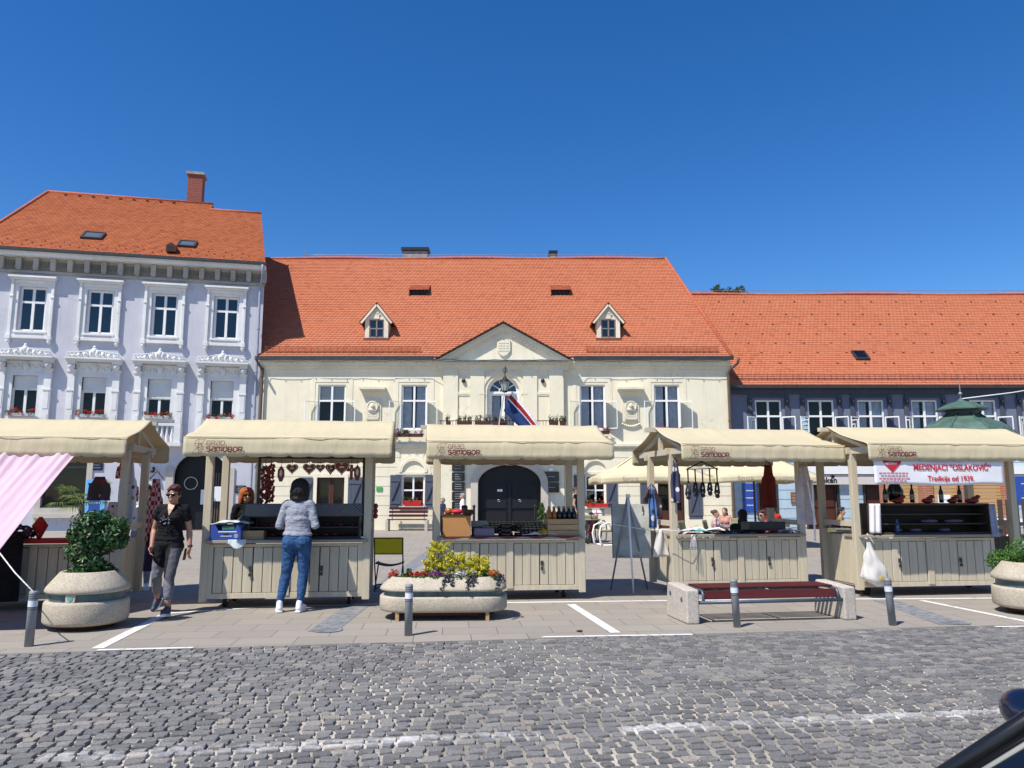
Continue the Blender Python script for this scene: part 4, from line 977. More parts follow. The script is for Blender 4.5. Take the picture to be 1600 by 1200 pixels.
        b = MB(); b.box(a - .16, a, -.05, .1, 0, z1 + .16); b.box(c, c + .16, -.05, .1, 0, z1 + .16); b.box(a, c, -.05, .1, z1, z1 + .16); b.build('door_surround', M['creamtrim'], dr)
        shutters(a - .14, c + .14, .45, z1, .62)
    b = MB(); a, c, zt2 = pr[0], pr[1], pr[3]; n2 = 18; rx, rz = (c - a) / 2, .8; pm = (a + c) / 2
    ai = [(pm - rx * math.cos(math.pi * k / n2), zt2 - rz + rz * math.sin(math.pi * k / n2)) for k in range(n2 + 1)]; ao = [(pm - (rx + .3) * math.cos(math.pi * k / n2), zt2 - rz + (rz + .3) * math.sin(math.pi * k / n2)) for k in range(n2 + 1)]
    for k in range(n2): b.ext([ai[k], ai[k+1], ao[k+1], ao[k]][::-1], -.26, -.1403)
    b.box(a - .3, a, -.26, -.1403, 0, zt2 - rz); b.box(c, c + .3, -.26, -.1403, 0, zt2 - rz); b.ext([(pm - .12, zt2 - .04), (pm + .12, zt2 - .04), (pm + .17, zt2 + .36), (pm - .17, zt2 + .36)], -.32, -.1404)
    po = b.build('portal_surround', M['stone'], T)
    b = MB(); b.quad((a, .14, 0), (c, .14, 0), (c, .14, zt2), (a, .14, zt2))
    for q0, q1 in ((a + .15, pm - .12), (pm + .12, c - .15)):
        for z0, z1 in ((.25, .75), (.9, 1.9)): b.box(q0, q1, .09, .139, z0, z1)
    b.box(pm - .08, pm + .08, .06, .139, 0, 2.0); dr = b.build('portal_door', M['portal'], T)
    b = MB()
    for s in (-1, 1): b.tube([(pm + s * .45 + .05 * math.cos(q * .7), .08, 1.22 + .05 * math.sin(q * .7)) for q in range(9)], .014, 5, True)
    b.build('door_handle', M['steel'], dr)
    b = MB(); b.box(pm - .52, pm - .30, .08, .088, 1.6, 1.7); b.build('door_notice', M['paper'], dr)
    # downpipes at both ends
    downpipe(T, X0 + .14, -.14, 0, 6.9, .06, 'brownpipe'); downpipe(T, X1 - .06, -.14, 0, 6.7, .065, 'brownpipe')
    b = MB(); b.tube([(X1 - .06, -.14, 6.6), (X1 - .02, -.2, 6.8), (X1 + .25, -.55, 7.05), (X1 + .25, -.7, 7.25)], .06, 8); b.tube([(X0 + .14, -.14, 6.85), (X0 + .05, -.3, 7.0), (X0 - .0, -.7, 7.25)], .055, 8); b.build('downpipe_neck', M['brownpipe'], T)
    return dict(RX0=RX0, RX1=RX1, mx=mx, X0=X0, X1=X1, cx=cx)
M['ridgedark'] = simple('dark_ridge', (.17, .05, .03), .8, .25, 6)
M['brownframe'] = simple('brown_grey_frame', (.22, .17, .15), .6, .15)
M['clearglass'] = glassmat('clear_glass', (.95, .97, .97), 1.25)
M['redbox'] = simple('red_planter', (.50, .012, .01), .5, .1)
TH = town_hall()
# fixtures of the town hall that hang or stand on their own
def pot_row():
    r = random.Random(9)
    for i, (u0, u1, kind) in enumerate(((697, 705, 0), (714, 738, 0), (742, 768, 0), (770, 792, 1), (858, 872, 1), (874, 884, 2))):
        xa, xb = TF.x(u0, 660, -1.1), TF.x(u1, 660, -1.1); w = (xb - xa) / 2; z = 4.30
        t = thing('balcony_planter', ['lone scraggly plant box at the left end of the town hall balcony', 'long box of dark spiky plants left of the balcony window', 'box of dark spiky plants just left of the flag pole', 'box of brownish plants below the arched window behind the flag', 'brown box of spiky plants on the balcony right of the flag', 'small round green bush at the right end of the balcony'][i], 'planter', ((xa + xb) / 2, 33 - 1.22, z), 0, 'planters along the town hall balcony')
        b = MB(); b.ext([(-w, .18), (-w + .02, 0), (w - .02, 0), (w, .18)], -.1, .1); b.build('box', M['brownwood'], t); b = MB()
        if kind == 2: leaf_quads(b, (0, 0, .28), (.16, .14, .16), 160, .05, r)
        else:
            for k in range(int(w * 60) + 4):
                x = r.uniform(-w, w); h = r.uniform(.1, .3); b.tube([(x, 0, .15), (x + r.uniform(-.05, .05), r.uniform(-.05, .05), .15 + h)], [.012, .006], 4); leaf_quads(b, (x, 0, .18 + h * .7), (.06, .05, h * .4), 7, .04, r)
        b.build('leaves', M['leafgreen'] if kind == 2 else M['bush_dark'], t)
M['bush_dark'] = leafmat('dark_twig_leaf', (.02, .018, .012), (.045, .05, .022), (.08, .05, .03), .1)
pot_row()
for i in range(5):
    u0, v0 = 706, 723 + i * 15.2; p = TF.p(716, v0 + 13.5, -.2)
    sign_board('wall_plaque', 'black engraved plaque left of the portal, %s of the column of five' % ['topmost', 'second from the top', 'middle one', 'second from the bottom', 'lowest'][i], 'plaque', (p[0], 32.79, p[1]), 0, .54, .36, 'plaque', .03, 'black plaques left of the portal', 3 if i else 2)
for i in range(2):
    p = TF.p(862, 752.5 + i * 17, -.2); sign_board('wall_plaque', ['upper', 'lower'][i] + ' black plaque right of the portal', 'plaque', (p[0], 32.79, p[1]), 0, .62, .42, 'plaque', .03, 'black plaques right of the portal', 1)
p = TF.p(861, 736, -.2); sign_board('house_sign', 'small pale blue and white sign above the two black plaques right of the portal', 'sign', (p[0], 32.79, p[1]), 0, .2, .14, 'paper')
p = TF.p(593, 767); sign_board('notice_board', 'small bright green notice on the cream wall left of the blue shutter', 'notice', (p[0], 32.93, p[1]), 0, .26, .17, 'sign_green')
p = TF.p(583, 769); sign_board('notice_board', 'small dark plaque on the cream wall just left of the green notice', 'notice', (p[0], 32.93, p[1]), 0, .12, .17, 'plaque')
# flag on its slanting pole, and the lantern hung in front of the arched window
def flag():
    base = Vector((TF.x(779, 655, -1.2), 31.76, 4.9)); tip = Vector((TF.x(788, 612, -2.0), 31.0, TF.z(786, 610, -2.0)))
    t = thing('flag', 'red, white and dark blue flag drooping from a white pole on the town hall balcony', 'flag', base)
    b = MB(); b.cyl((0, 0, -.7), tip - base, .03, .024, 8); b.ell(tip - base, .045, 8, 6); b.build('pole', M['white'], t)
    # hoist runs along the upper pole, cloth falls to the right
    for lo, hi, m, nm in ((0, .58, 'fl_blue', 'blue_stripe'), (.58, .64, 'whitecloth', 'white_stripe'), (.64, .84, 'fl_red', 'red_stripe'), (.84, 1.0, 'whitecloth', 'white_edge')):
        b = MB()
        def fn(u, v, lo=lo, hi=hi):
            q = lo + (hi - lo) * u; A = at(787, 642, 31.4).lerp(at(800, 611, 31.0), q) - base; B = at(832, 688, 30.9).lerp(at(862, 684, 30.8), q) - base; p = A.lerp(B, v); return p + Vector((0, .09 * math.sin(q * 13 + v * 4) * (.2 + v), -.05 * math.sin(v * 7 + q * 4) * v))
        b.grid(fn, 6, 14); b.build(nm, M[m], t, solid=.006)
flag()
def lantern():
    x, z = TF.p(789, 588, -2.2); t = thing('hanging_lantern', 'black iron lantern hanging in front of the arched balcony window', 'lantern', (x, 30.8, z - .62))
    b = MB(); b.lathe([(.0, .66), (.05, .62), (.07, .55), (.22, .43), (.24, .40), (.0, .40)], 8); b.tube([(0, 0, .64), (0, 0, 1.0)], .02, 6); b.tube([(0, 0, 1.0), (.02, .3, 1.06), (.0, 2.0, 1.12)], .022, 6)
    for k in range(6): a = k * math.pi / 3; b.bar((.2 * math.cos(a), .2 * math.sin(a), .40), (.12 * math.cos(a), .12 * math.sin(a), .02), .015, .015)
    b.lathe([(.13, .02), (.10, -.03), (.0, -.05)], 8); b.tube([(.09 * math.cos(q * .5), 0, .86 + .09 * math.sin(q * .5)) for q in range(13)], .016, 5, True); b.build('frame', M['ironblack'], t)
    b = MB(); b.lathe([(.115, .03), (.195, .39)], 6, smooth=False); b.build('lantern_glass', M['frosted'], t)
M['frosted'] = cloth('frosted_glass', (.55, .6, .58), .4, .1)
lantern()
def string_light():
    t = thing('string_lights', 'string of small bulbs strung under the eaves of the town hall', 'string lights', (0, 32.62, 7.24)); pts = []
    for k in range(61): x = TH['X0'] + .1 + (TH['X1'] - TH['X0'] - .2) * k / 60; y = -.12 if TH['RX0'] - .5 < x < TH['RX1'] + .5 else .0; pts.append((x, y, -.06 * abs(math.sin(k * .52)) - .02))
    b = MB(); b.tube(pts, .012, 5); b.build('cable', M['ironblack'], t)
    for p in pts[::2]: b = MB(); b.cyl((0, 0, 0), (0, 0, -.05), .013, n=6); b.ell((0, 0, -.075), (.022, .022, .035), 8, 6); b.build('bulb', M['bulb'], t, loc=p)
string_light()

# ================================================================= BLUE BUILDING (right)
BF = Fac((0.0, 33.6), 0.0)
def blue_house():
    X0, X1 = TH['X1'] + .02, 33.0; T = thing('row_house', 'long low dark blue building with wide orange roof right of the town hall', 'house', (X0, 33.6, 0))
    O = X0; ZW = 6.1; lx = lambda x: x - O
    cxs = [BF.x((a + b_) / 2, 627) for a, b_ in ((1180, 1220), (1262, 1302), (1340, 1380), (1423, 1465), (1515, 1556))]; cxs += [cxs[-1] + 2.36 * k for k in (1, 2, 3)]
    zt, zb = BF.z(1360, 625), 3.72; hw = .58
    doors = [(BF.x(1186, 780), BF.x(1212, 780)), (BF.x(1262, 780), BF.x(1308, 780)), (BF.x(1352, 780), BF.x(1380, 780)), (BF.x(1416, 780), BF.x(1426, 780))]
    holes = [(lx(x) - hw, lx(x) + hw, zb, zt) for x in cxs]; gh = [(lx(a), lx(c), 0, 2.75) for a, c in doors]
    b = MB(); wall_holes(b, 0, X1 - O, 3.35, ZW, holes, 0, .2); b.quad((0, 0, 0), (0, 0, ZW), (0, 12, ZW), (0, 12, 0)); b.quad((X1 - O, 12, 0), (X1 - O, 12, ZW), (X1 - O, 0, ZW), (X1 - O, 0, 0)); b.quad((0, 12, 0), (0, 12, ZW), (X1 - O, 12, ZW), (X1 - O, 12, 0)); b.build('wall', M['bluewall'], T)
    b = MB(); wall_holes(b, 0, X1 - O, 0, 3.35, gh, 0, .2)
    for k in range(8):
        z = .45 + k * .4; segs = [(0, X1 - O)]
        for h in gh: segs = [q for s in segs for q in ((s[0], min(s[1], h[0] - .1)), (max(s[0], h[1] + .1), s[1])) if q[1] - q[0] > .05]
        for s in segs: b.box(s[0], s[1], -.025, -.001, z - .37, z)
    b.build('ground_floor', M['palesiding'], T)
    b = MB(); b.box(0, X1 - O, -.14, 0, 5.86, 6.02); b.box(0, X1 - O, -.2, 0, 6.0201, 6.2); b.box(0, X1 - O, -.1, -.001, 3.36, 3.5); b.build('cornice', M['bluetrim'], T)
    for i, x in enumerate(cxs):
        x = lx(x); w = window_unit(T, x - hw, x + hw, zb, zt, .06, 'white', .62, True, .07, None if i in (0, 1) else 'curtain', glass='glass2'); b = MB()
        b.box(x - .95, x + .95, -.16, 0, zt + .52, zt + .60); b.box(x - 1.0, x + 1.0, -.2, 0, zt + .6001, zt + .67); b.box(x - .86, x + .86, -.07, 0, zt + .1, zt + .52)
        for s in (-1, 1): b.box(x + s * .82 - .1, x + s * .82 + .1, -.06, 0, zb - .3, zt + .1); b.ext([(x + s * .80 - .08, zt + .52), (x + s * .80 - .08, zt - .06), (x + s * .80 + .08, zt - .06), (x + s * .80 + .08, zt + .52)][::-1], -.1, -.0701)
        b.build('window_hood', M['bluetrim'], w); b = MB()
        for s in (-1, 1): b.ell((x + s * .80, -.13, zt - .1), (.07, .07, .09), 8, 6)
        b.build('hood_boss', M['ironblack'], w); ztop = zb + (zt - zb) * .62
        for s in (-1, 1):
            hx = x + s * hw; an = R(146); dx, dy = s * -math.cos(an) * .56, -math.sin(an) * .56; b = MB()
            for z in (zb + .04, ztop - .05): b.bar((hx, -.02, z), (hx + dx, dy - .02, z), .03, .05)
            for f in (.03, .97): b.bar((hx + dx * f, dy * f - .02, zb + .065), (hx + dx * f, dy * f - .02, ztop - .075), .045, .04)
            lf = b.build('open_casement', M['white'], w); g = MB(); g.quad((hx + dx * .05, dy * .05 - .02, zb + .06), (hx + dx * .95, dy * .95 - .02, zb + .06), (hx + dx * .95, dy * .95 - .02, ztop - .07), (hx + dx * .05, dy * .05 - .02, ztop - .07)); g.build('pane', M['clearglass'], lf)
    for h in gh:
        b = MB(); a, c = h[0], h[1]; b.quad((a, .12, 0), (c, .12, 0), (c, .12, 2.75), (a, .12, 2.75))
        for z0, z1 in ((.2, .8), (.95, 1.75), (1.9, 2.6)): b.box(a + .1, c - .1, .08, .119, z0, z1)
        d = b.build('door', M['brownwood'], T); b = MB(); b.box(a - .1, a, -.06, .1, 0, 2.85); b.box(c, c + .1, -.06, .1, 0, 2.85); b.box(a, c, -.06, .1, 2.75, 2.85); b.build('door_frame', M['gutter'], d)
    yr = 6.4; zE = 6.22; EV = .3; up = (0, yr + EV, BF.z(1350, 461, yr) - zE); L = X1 - O + .4
    E0 = (-.15, -EV, zE); b = roof_tiles(E0, (L, -EV, zE), up, 50, lambda t: -1.5 * t, lambda t: L, .19, 12); rf = b.build('roof', M['tile'], T)
    P = lambda x, t, h=-.012: (E0[0] + x, E0[1] + up[1] * t, E0[2] + up[2] * t + h)
    b = MB(); b.quad(P(0, 0), P(L, 0), P(L, 1), P(-1.5, 1)); b.quad(P(-1.5, 1), P(L, 1), (L, 13, zE), (-1.6, 13, zE)); b.build('roof_deck', M['ridge'], rf)
    b = MB(); b.tube([P(-1.5 + k, 1, .04 + .03 * math.sin(k * .7)) for k in range(int(L) + 2)], .085, 8); b.build('ridge_tiles', M['ridge'], rf)
    b = MB(); pts = []
    for k in range(25): q = P(-1 + k, 1, .12); b.cyl(q, (q[0], q[1], q[2] + .12), .012, n=5); pts.append((q[0], q[1], q[2] + .12))
    b.tube(pts, .012, 5); b.build('lightning_wire', M['zinc'], rf)
    b = MB()
    for h in (.12, .24, .34): b.tube([P(.6, .04, h * .8), P(L - .3, .04, h * .8)], .011, 4)
    x = .6
    while x < L - .3: b.bar(P(x, .04, 0), P(x, .04, .29), .014, .014); x += .28
    b.build('snow_guard', M['ridgedark'], rf); b = MB(); r = random.Random(4)
    for j, t in enumerate((.90, .74, .62, .51, .41, .31, .2)):
        for i in range(14): b.obox(P(1.6 + i * 1.32 + .4 * (j % 3) + r.uniform(-.05, .05), t, .045), (.08, .09, .04))
    b.build('vent_tiles', M['ridgedark'], rf)
    b = MB(); b.box(-.1, L, -.44, -.305, zE - .14, zE + .01); b.build('gutter', M['gutter'], T)
    lo, hi = 0.0, 7.0
    for _ in range(40):
        m = (lo + hi) / 2; x, z = BF.p(1344, 557, m - EV)
        if z > zE + m * up[2] / up[1]: lo = m
        else: hi = m
    Rm = Matrix.Translation((x - O, lo - EV, z)) @ Matrix.Rotation(math.atan2(up[2], up[1]), 4, 'X'); b = MB(); b.M = Rm
    for q in ((-.32, -.25, -.36, .36), (.25, .32, -.36, .36), (-.25, .25, -.36, -.29), (-.25, .25, .29, .36)): b.box(*q, -.02, .12)
    s = b.build('skylight', M['gutter'], rf); b = MB(); b.M = Rm; b.quad((-.25, -.29, .08), (.25, -.29, .08), (.25, .29, .08), (-.25, .29, .08)); b.build('pane', M['carglass'], s)
    return O
blue_house()
M['linen'] = cloth('white_linen', (.74, .72, .72), .15, .05, 4)
M['lilacbox'] = simple('lilac_plastic', (.20, .15, .20), .5, .1); M['yellowp'] = cloth('yellow_paper', (.55, .42, .05), .2); M['purplecloth'] = fabric('dark_purple', (.05, .03, .07), .2)
# ================================================================= MARKET STALLS
GLY = {'G': (.95, [[(.9,1),(.2,1),(0,.8),(0,.2),(.2,0),(.7,0),(.9,.2),(.9,.5),(.48,.5)]]), 'R': (.95, [[(0,0),(0,1),(.7,1),(.9,.85),(.9,.62),(.7,.47),(0,.47)],[(.5,.44),(.9,0)]]),
 'a': (.95, [[(.08,1),(.7,1),(.9,.82),(.9,0),(.18,0),(0,.15),(0,.37),(.18,.53),(.86,.53)]]), 'D': (.95, [[(0,.02),(0,1),(.7,1),(.9,.8),(.9,.2),(.7,0),(.04,0)]]),
 'S': (.95, [[(.9,1),(.2,1),(0,.86),(0,.66),(.2,.5),(.7,.5),(.9,.34),(.9,.15),(.7,0),(0,0)]]), 'm': (1.3, [[(0,0),(0,.8),(.18,1),(1.07,1),(1.25,.8),(1.25,0)],[(.62,.94),(.62,0)]]),
 'O': (.95, [[(.45,1),(.2,1),(0,.8),(0,.2),(.2,0),(.7,0),(.9,.2),(.9,.8),(.7,1),(.45,1)]]), 'B': (.95, [[(.04,.5),(.7,.5),(.9,.36),(.9,.14),(.72,0),(0,0),(0,1),(.66,1),(.85,.86),(.85,.64),(.68,.52)]])}
def strokes(b, word, x, z, h, w, y, gap=.28):
    for ch in word:
        wd, st = GLY[ch]
        for k, s in enumerate(st): b.ribbon([(x + p[0] * h * .92, z + p[1] * h) for p in s], w, y - .0006 * k)
        x += (wd + gap) * h * .92
    return x
def stall_frame(name, label, X, Y, ang, W=2.15, aw=2.68, ax=.1, logo=True, counter=True, group='market stalls in a row', cw=None, seed=0, awl=None):
    r = random.Random(seed); T = thing(name, label, 'market stall', (X, Y, 0), R(ang), group); hw = W / 2; D = .98
    for sx in (-1, 1):
        for y in (0.04, D):
            b = MB(); b.box(sx * hw - .05, sx * hw + .05, y - .045, y + .045, .10, 2.14); b.build('post', M['stallwood'], T, .005, 1)
    b = MB(); b.box(-hw - .1, hw + .1, D - .03, D + .03, 2.08, 2.18); b.box(-hw - .1, hw + .1, .01, .07, 2.141, 2.24); b.build('cross_beam', M['stallwoodh'], T, .004, 1)
    b = MB()
    for sx in (-1, 1): b.box(sx * hw - .028, sx * hw + .028, -.48, D + .45, 2.142, 2.235); b.box(sx * hw - .03, sx * hw + .03, .46, .53, 2.235, 2.525)
    b.box(-hw - .26, hw + .26, .455, .535, 2.5251, 2.585)
    for sx in (-1, 1): b.bar((sx * hw, -.44, 2.20), (sx * hw, .47, 2.48), .04, .05); b.bar((sx * hw, D + .41, 2.20), (sx * hw, .53, 2.48), .04, .05)
    b.build('roof_frame', M['stallwoodh'], T)
    if counter:
        c0, c1 = -hw + .05, (hw - .05 if cw is None else -hw + cw)
        # front: two halves, each a pair of plank doors
        mid = (c0 + c1) / 2
        b = MB(); b.box(c0, c0 + .06, .0, .05, .17, .86); b.box(c1 - .06, c1, .0, .05, .17, .86); b.box(mid - .05, mid + .05, -.012, .05, .17, .86); b.box(c0 - .02, c1 + .02, .002, .06, .14, .21); b.box(c0 + .0601, mid - .0501, .004, .05, .82, .86); b.box(mid + .0501, c1 - .0601, .004, .05, .82, .86)
        b.build('counter_frame', M['stallwood'], T, .003, 1)
        for d0, d1 in ((c0 + .065, mid - .055), (mid + .055, c1 - .065)):
            n = 7; w = (d1 - d0) / n; dm = d0 + w * (4 if d0 < mid else 3)
            dr = None
            for (p0, p1, k) in ((d0, dm, 4 if d0 < mid else 3), (dm, d1, 3 if d0 < mid else 4)):
                b = MB(); q = (p1 - p0 - .008) / k; x = p0 + .004
                for i in range(k): b.box(x + i * q + .004, x + (i + 1) * q - .004, .004 + r.uniform(0, .006), .03, .215, .815 + r.uniform(-.004, .004))
                dr = b.build('door', M['stallwood'], T, .004, 1)
                bk = MB(); bk.quad((p0, .034, .2), (p1, .034, .2), (p1, .034, .83), (p0, .034, .83)); bk.build('door_back', M['gutter'], dr)
                if k == 4: b = MB(); xx = p1 - .03 if d0 < mid else p0 + .03; b.box(xx - .02, xx + .02, -.008, .004, .50, .56); b.tube([(xx - .012, -.012, .50), (xx, -.02, .47), (xx + .012, -.012, .50)], .006, 5); b.box(xx - .018, xx + .018, -.02, -.003, .43, .47); b.build('latch', M['gutter'], dr)
        b = MB(); b.box(c0 - .04, c1 + .06, -.075, .42, .875, .915); b.build('counter_top', M['top'], T, .005, 1)
        for sx, xx in ((-1, c0), (1, c1)):
            b = MB(); n = 6; y0, y1 = .08, D - .05
            for i in range(n): q = (y1 - y0) / n; b.box(xx - .012, xx + .012, y0 + i * q + .003, y0 + (i + 1) * q - .003, .17, .90)
            b.build('side_panel', M['stallwood'], T); b = MB(); b.box(sx * hw - .03, sx * hw + .03, .086, D - .046, 1.04, 1.12); b.build('side_rail', M['stallwoodh'], T)
    for sx in (-1, 1):
        for y in (.26, D - .12):
            x = sx * (hw - .24); b = MB(); b.cyl((x - .022, y, .085), (x + .022, y, .085), .085, n=18); b.cyl((x - .026, y, .085), (x + .026, y, .085), .04, n=12)
            wh = b.build('castor_wheel', M['rubber'], T, .008, 2); b = MB(); b.box(x - .05, x + .05, y - .05, y + .05, .19, .20)
            for s in (-1, 1): b.bar((x + s * .034, y + .005, .19), (x + s * .034, y, .07), .05, .006)
            b.cyl((x - .04, y, .085), (x + .04, y, .085), .012, n=8); b.build('castor_fork', M['steel'], wh)
    b = MB(); b.box(-hw + .05, hw - .05, .08, D - .05, .14, .17); b.build('floor_board', M['stallwoodh'], T)
    # canvas awning
    h2 = (awl or aw) / 2; cx = ax; prof = [(-.60, 2.02), (-.597, 2.09), (-.594, 2.17), (-.592, 2.258), (-.578, 2.277), (-.50, 2.303)]
    n = 9
    for i in range(1, n + 1): t = i / n; prof.append((-.50 + .98 * t, 2.30 + .30 * t - .04 * math.sin(math.pi * t)))
    mir = [(.98 - y, z) for y, z in prof[:-1]][::-1]; prof = prof + mir; m = len(prof) - 1; nx = 64
    def fn(u, v):
        k = v * m; i = min(int(k + 1e-6), m - 1); f = k - i; y = prof[i][0] * (1 - f) + prof[i+1][0] * f; z = prof[i][1] * (1 - f) + prof[i+1][1] * f
        x = cx - h2 + 2 * h2 * u; j = int(round(k))
        edge = min(u, 1 - u) * 2 * h2; fr = min(k, m - k)
        if fr < .01:
            ph = ((x - cx + h2) / .268) % 1; z += .022 * max(0, 1 - min(ph, 1 - ph) / .10) - .006 * math.sin(math.pi * ph)
        if fr < 4: s = -1 if k < m / 2 else 1; y += s * (.012 * mnoise.noise((x * 3 + seed, z * 5, 1)) + .008 * mnoise.noise((x * 9, z * 3 + seed, 4))) * (1.0 if x > cx - h2 + 1.05 or s > 0 else .25)
        if fr > 5: z += -.006 * math.sin(math.pi * u * 3) ** 2 * math.sin(math.pi * (k - 5) / (m - 10)) + .007 * mnoise.noise((x * 1.4 + y * 1.2 + seed, y * 3.2 - x * .8, 2)) + .006 * mnoise.noise((x * 5 + seed, y * 1.2, 5))
        if edge < .06 and 2 < fr < 6: z -= .01
        return (x, y, z)
    b = MB(); b.grid(fn, nx, m * 2 if False else m); aw_ = b.build('awning', M['awning'], T, solid=.004)
    b = MB()
    for yy in (-.592, 1.572): b.grid(lambda u, v, yy=yy: (cx - h2 + 2 * h2 * u, yy + (-.008 if yy < 0 else .008) , 2.262 + .016 * v), 24, 1)
    b.build('hem', M['awning'], aw_)
    if logo:
        b = MB(); x0 = cx - h2 + .125; y = -.619; z0 = 2.062; H = .172
        ring = lambda c0, c1, rr, a0, a1: [(c0 + rr * math.cos(R(a0 + (a1 - a0) * q / 10)), c1 + rr * math.sin(R(a0 + (a1 - a0) * q / 10))) for q in range(11)]
        up, lo = (x0 + .075, z0 + H * .70), (x0 + .075, z0 + H * .28); rr = H * .30; w = .0045
        b.ribbon([(x0 + .16, z0 + H)] + [(up[0], z0 + H)] + ring(up[0], up[1], rr, 90, 270) + [(lo[0] + .02, lo[1] + rr * .40)], w, y)
        b.ribbon(ring(lo[0], lo[1] , rr, 90, -90) + [(x0 - .005, lo[1] - rr), (x0 + .03, lo[1] - .01), (lo[0], lo[1] + rr)], w, y - .0006); b.ribbon([(up[0], z0 + H), (up[0], z0 - .002)], w, y - .0012); b.ribbon([(up[0] - rr, up[1]), (up[0] + .03, up[1]), (x0 + .155, z0 + H)], w, y - .0018); b.ribbon([(lo[0] - .03, lo[1]), (lo[0] + rr, lo[1])], w, y - .0024); b.ribbon([(up[0] + .02, up[1] - .005), (up[0] + rr + .015, up[1] - rr * .9)], w, y - .003)
        b.build('emblem', M['maroon'], aw_)
        b = MB(); strokes(b, 'GRaD', x0 + .175, z0 + .104, .052, .0075, y); b.build('lettering', M['logo'], aw_)
        b = MB(); strokes(b, 'SamOBOR', x0 + .175, z0 + .022, .056, .014, y); b.build('lettering', M['maroon'], aw_)
    T['_W'] = 0; del T['_W']
    return T
class Loc:
    """places things in a stall's own frame"""
    def __init__(s, X, Y, ang): s.X, s.Y, s.a = X, Y, R(ang)
    def __call__(s, x, y, z=0.0): return (s.X + x * math.cos(s.a) - y * math.sin(s.a), s.Y + x * math.sin(s.a) + y * math.cos(s.a), z)
S1, S2, S3, S4, S5 = Loc(-6.45, 10.56, 10), Loc(-3.08, 10.72, 7.5), Loc(-.03, 11.50, 6.5), Loc(3.56, 12.2, 10.5), Loc(6.58, 12.05, 8)
stall_frame('market_stall', 'market stall at the left edge with a pink cloth hung under its cream canvas roof', -6.45, 10.56, 10, ax=-.085, logo=False, seed=1)
stall_frame('market_stall', 'market stall with hanging gingerbread hearts where the woman in jeans shops', -3.08, 10.72, 7.5, ax=.07, seed=2)
stall_frame('market_stall', 'market stall of honey jars and wooden crates behind the long flower planter', -.03, 11.50, 6.5, ax=.10, seed=3)
stall_frame('market_stall', 'market stall hung with black necklaces and aprons behind the concrete bench', 3.56, 12.2, 10.5, ax=.16, seed=4)
M['darkboards'] = wood('dark_boards', (.085, .065, .05), .2, .7)
ST5 = stall_frame('market_stall', 'market stall with a white and red banner under its roof at the right', 6.58, 12.05, 8, W=2.68, aw=3.2, ax=.13, cw=2.28, seed=5)
# dark boarded flap closing the right part of the last stall
def add(parent_loc, name, b, mat, label, cat, loc, rz=None, group=None, bevel=0, solid=0):
    o = b.build(name, M[mat] if isinstance(mat, str) else mat, None, bevel, 2, solid, parent_loc(*loc), parent_loc.a if rz is None else rz); tag(o, label, cat, group); return o

# ---------------------------------------------------------------- stall 1: pink sun cloth, aprons, red counter cloth
def pink():
    t = thing('sun_cloth', 'pleated pink cloth stretched as a sun shade from the left stall down to a bollard', 'sun cloth', S1(-.6, -.55, 0), S1.a)
    top_l, top_r = Vector((-2.2, .08, 2.09)), Vector((1.24, .02, 2.10)); bl, br = Vector((-2.2, -1.45, .88)), Vector((1.02, -1.42, .905))
    def fn(u, v):
        a = top_l.lerp(top_r, u); c = bl.lerp(br, u); p = a.lerp(c, v); k = (1 - v) ** 1.2
        s = math.sin(u * 190 + 5 * v + 2 * math.sin(u * 11)) * .014 * k * (.3 + .7 * abs(math.sin(u * 31))) + .012 * math.sin(u * 61 - 4 * v) * k + .05 * mnoise.noise((u * 7 + v * 2.5, v * 1.1, 3)) * (1 - .5 * v); d = Vector((0, -.66, .75))
        return p + d * s + Vector((0, 0, -.10 * math.sin(math.pi * v) * math.sin(math.pi * min(1, u * .9 + .1)) - .05 * k * (1 - u)))
    b = MB(); b.grid(fn, 460, 30); b.build('cloth', M['pinkcloth'], t, solid=.004)
    g = ground(47, 922, 0); w = Vector((ground(45, 1010).x, ground(45, 1010).y, .54)); L = Vector(S1(-.6, -.55, 0)); d = w - L; ca, sa = math.cos(-S1.a), math.sin(-S1.a); e = Vector((d.x * ca - d.y * sa, d.x * sa + d.y * ca, d.z))
    b = MB(); b.tube([br, br.lerp(e, .5) - Vector((0, 0, .02)), e], .007, 5); b.build('cord', M['whitecloth'], t)
pink()
b = MB(); b.grid(lambda u, v: (-1.05 + 2.1 * u, -.085 - .004 * math.sin(u * 60) * v, .925 - .05 * v), 60, 3); b.box(-1.06, 1.06, -.08, .40, .917, .925); add(S1, 'counter_cloth', b, 'redcloth', 'red cloth over the counter of the left stall', 'tablecloth', (0, 0, 0))
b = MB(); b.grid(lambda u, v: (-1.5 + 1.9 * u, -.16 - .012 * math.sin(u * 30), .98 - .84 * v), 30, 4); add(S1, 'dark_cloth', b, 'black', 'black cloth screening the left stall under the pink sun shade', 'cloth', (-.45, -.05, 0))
def apron(b, w, h, r, y0=0.0, waist=.55):
    def fn(u, v):
        k = (.42 + .3 * v / .3) if v < .3 else 1.0 - .08 * math.sin(v * 6); k = min(1, k); x = (u - .5) * w * k
        return (x, y0 + .022 * math.sin(u * 11 + r) * (.3 + v) + .01 * math.sin(v * 9 + r), -h * v)
    b.grid(fn, 14, 16)
def check_mat(name, a, c, sc):
    m = NT(name); k = m.n('TexChecker', i_Scale=sc); k.inputs[1].default_value = (*a, 1); k.inputs[2].default_value = (*c, 1); m.l(m.co, k.inputs[0]); m.col(k.outputs[0]); m.rough(.9); return m.mat
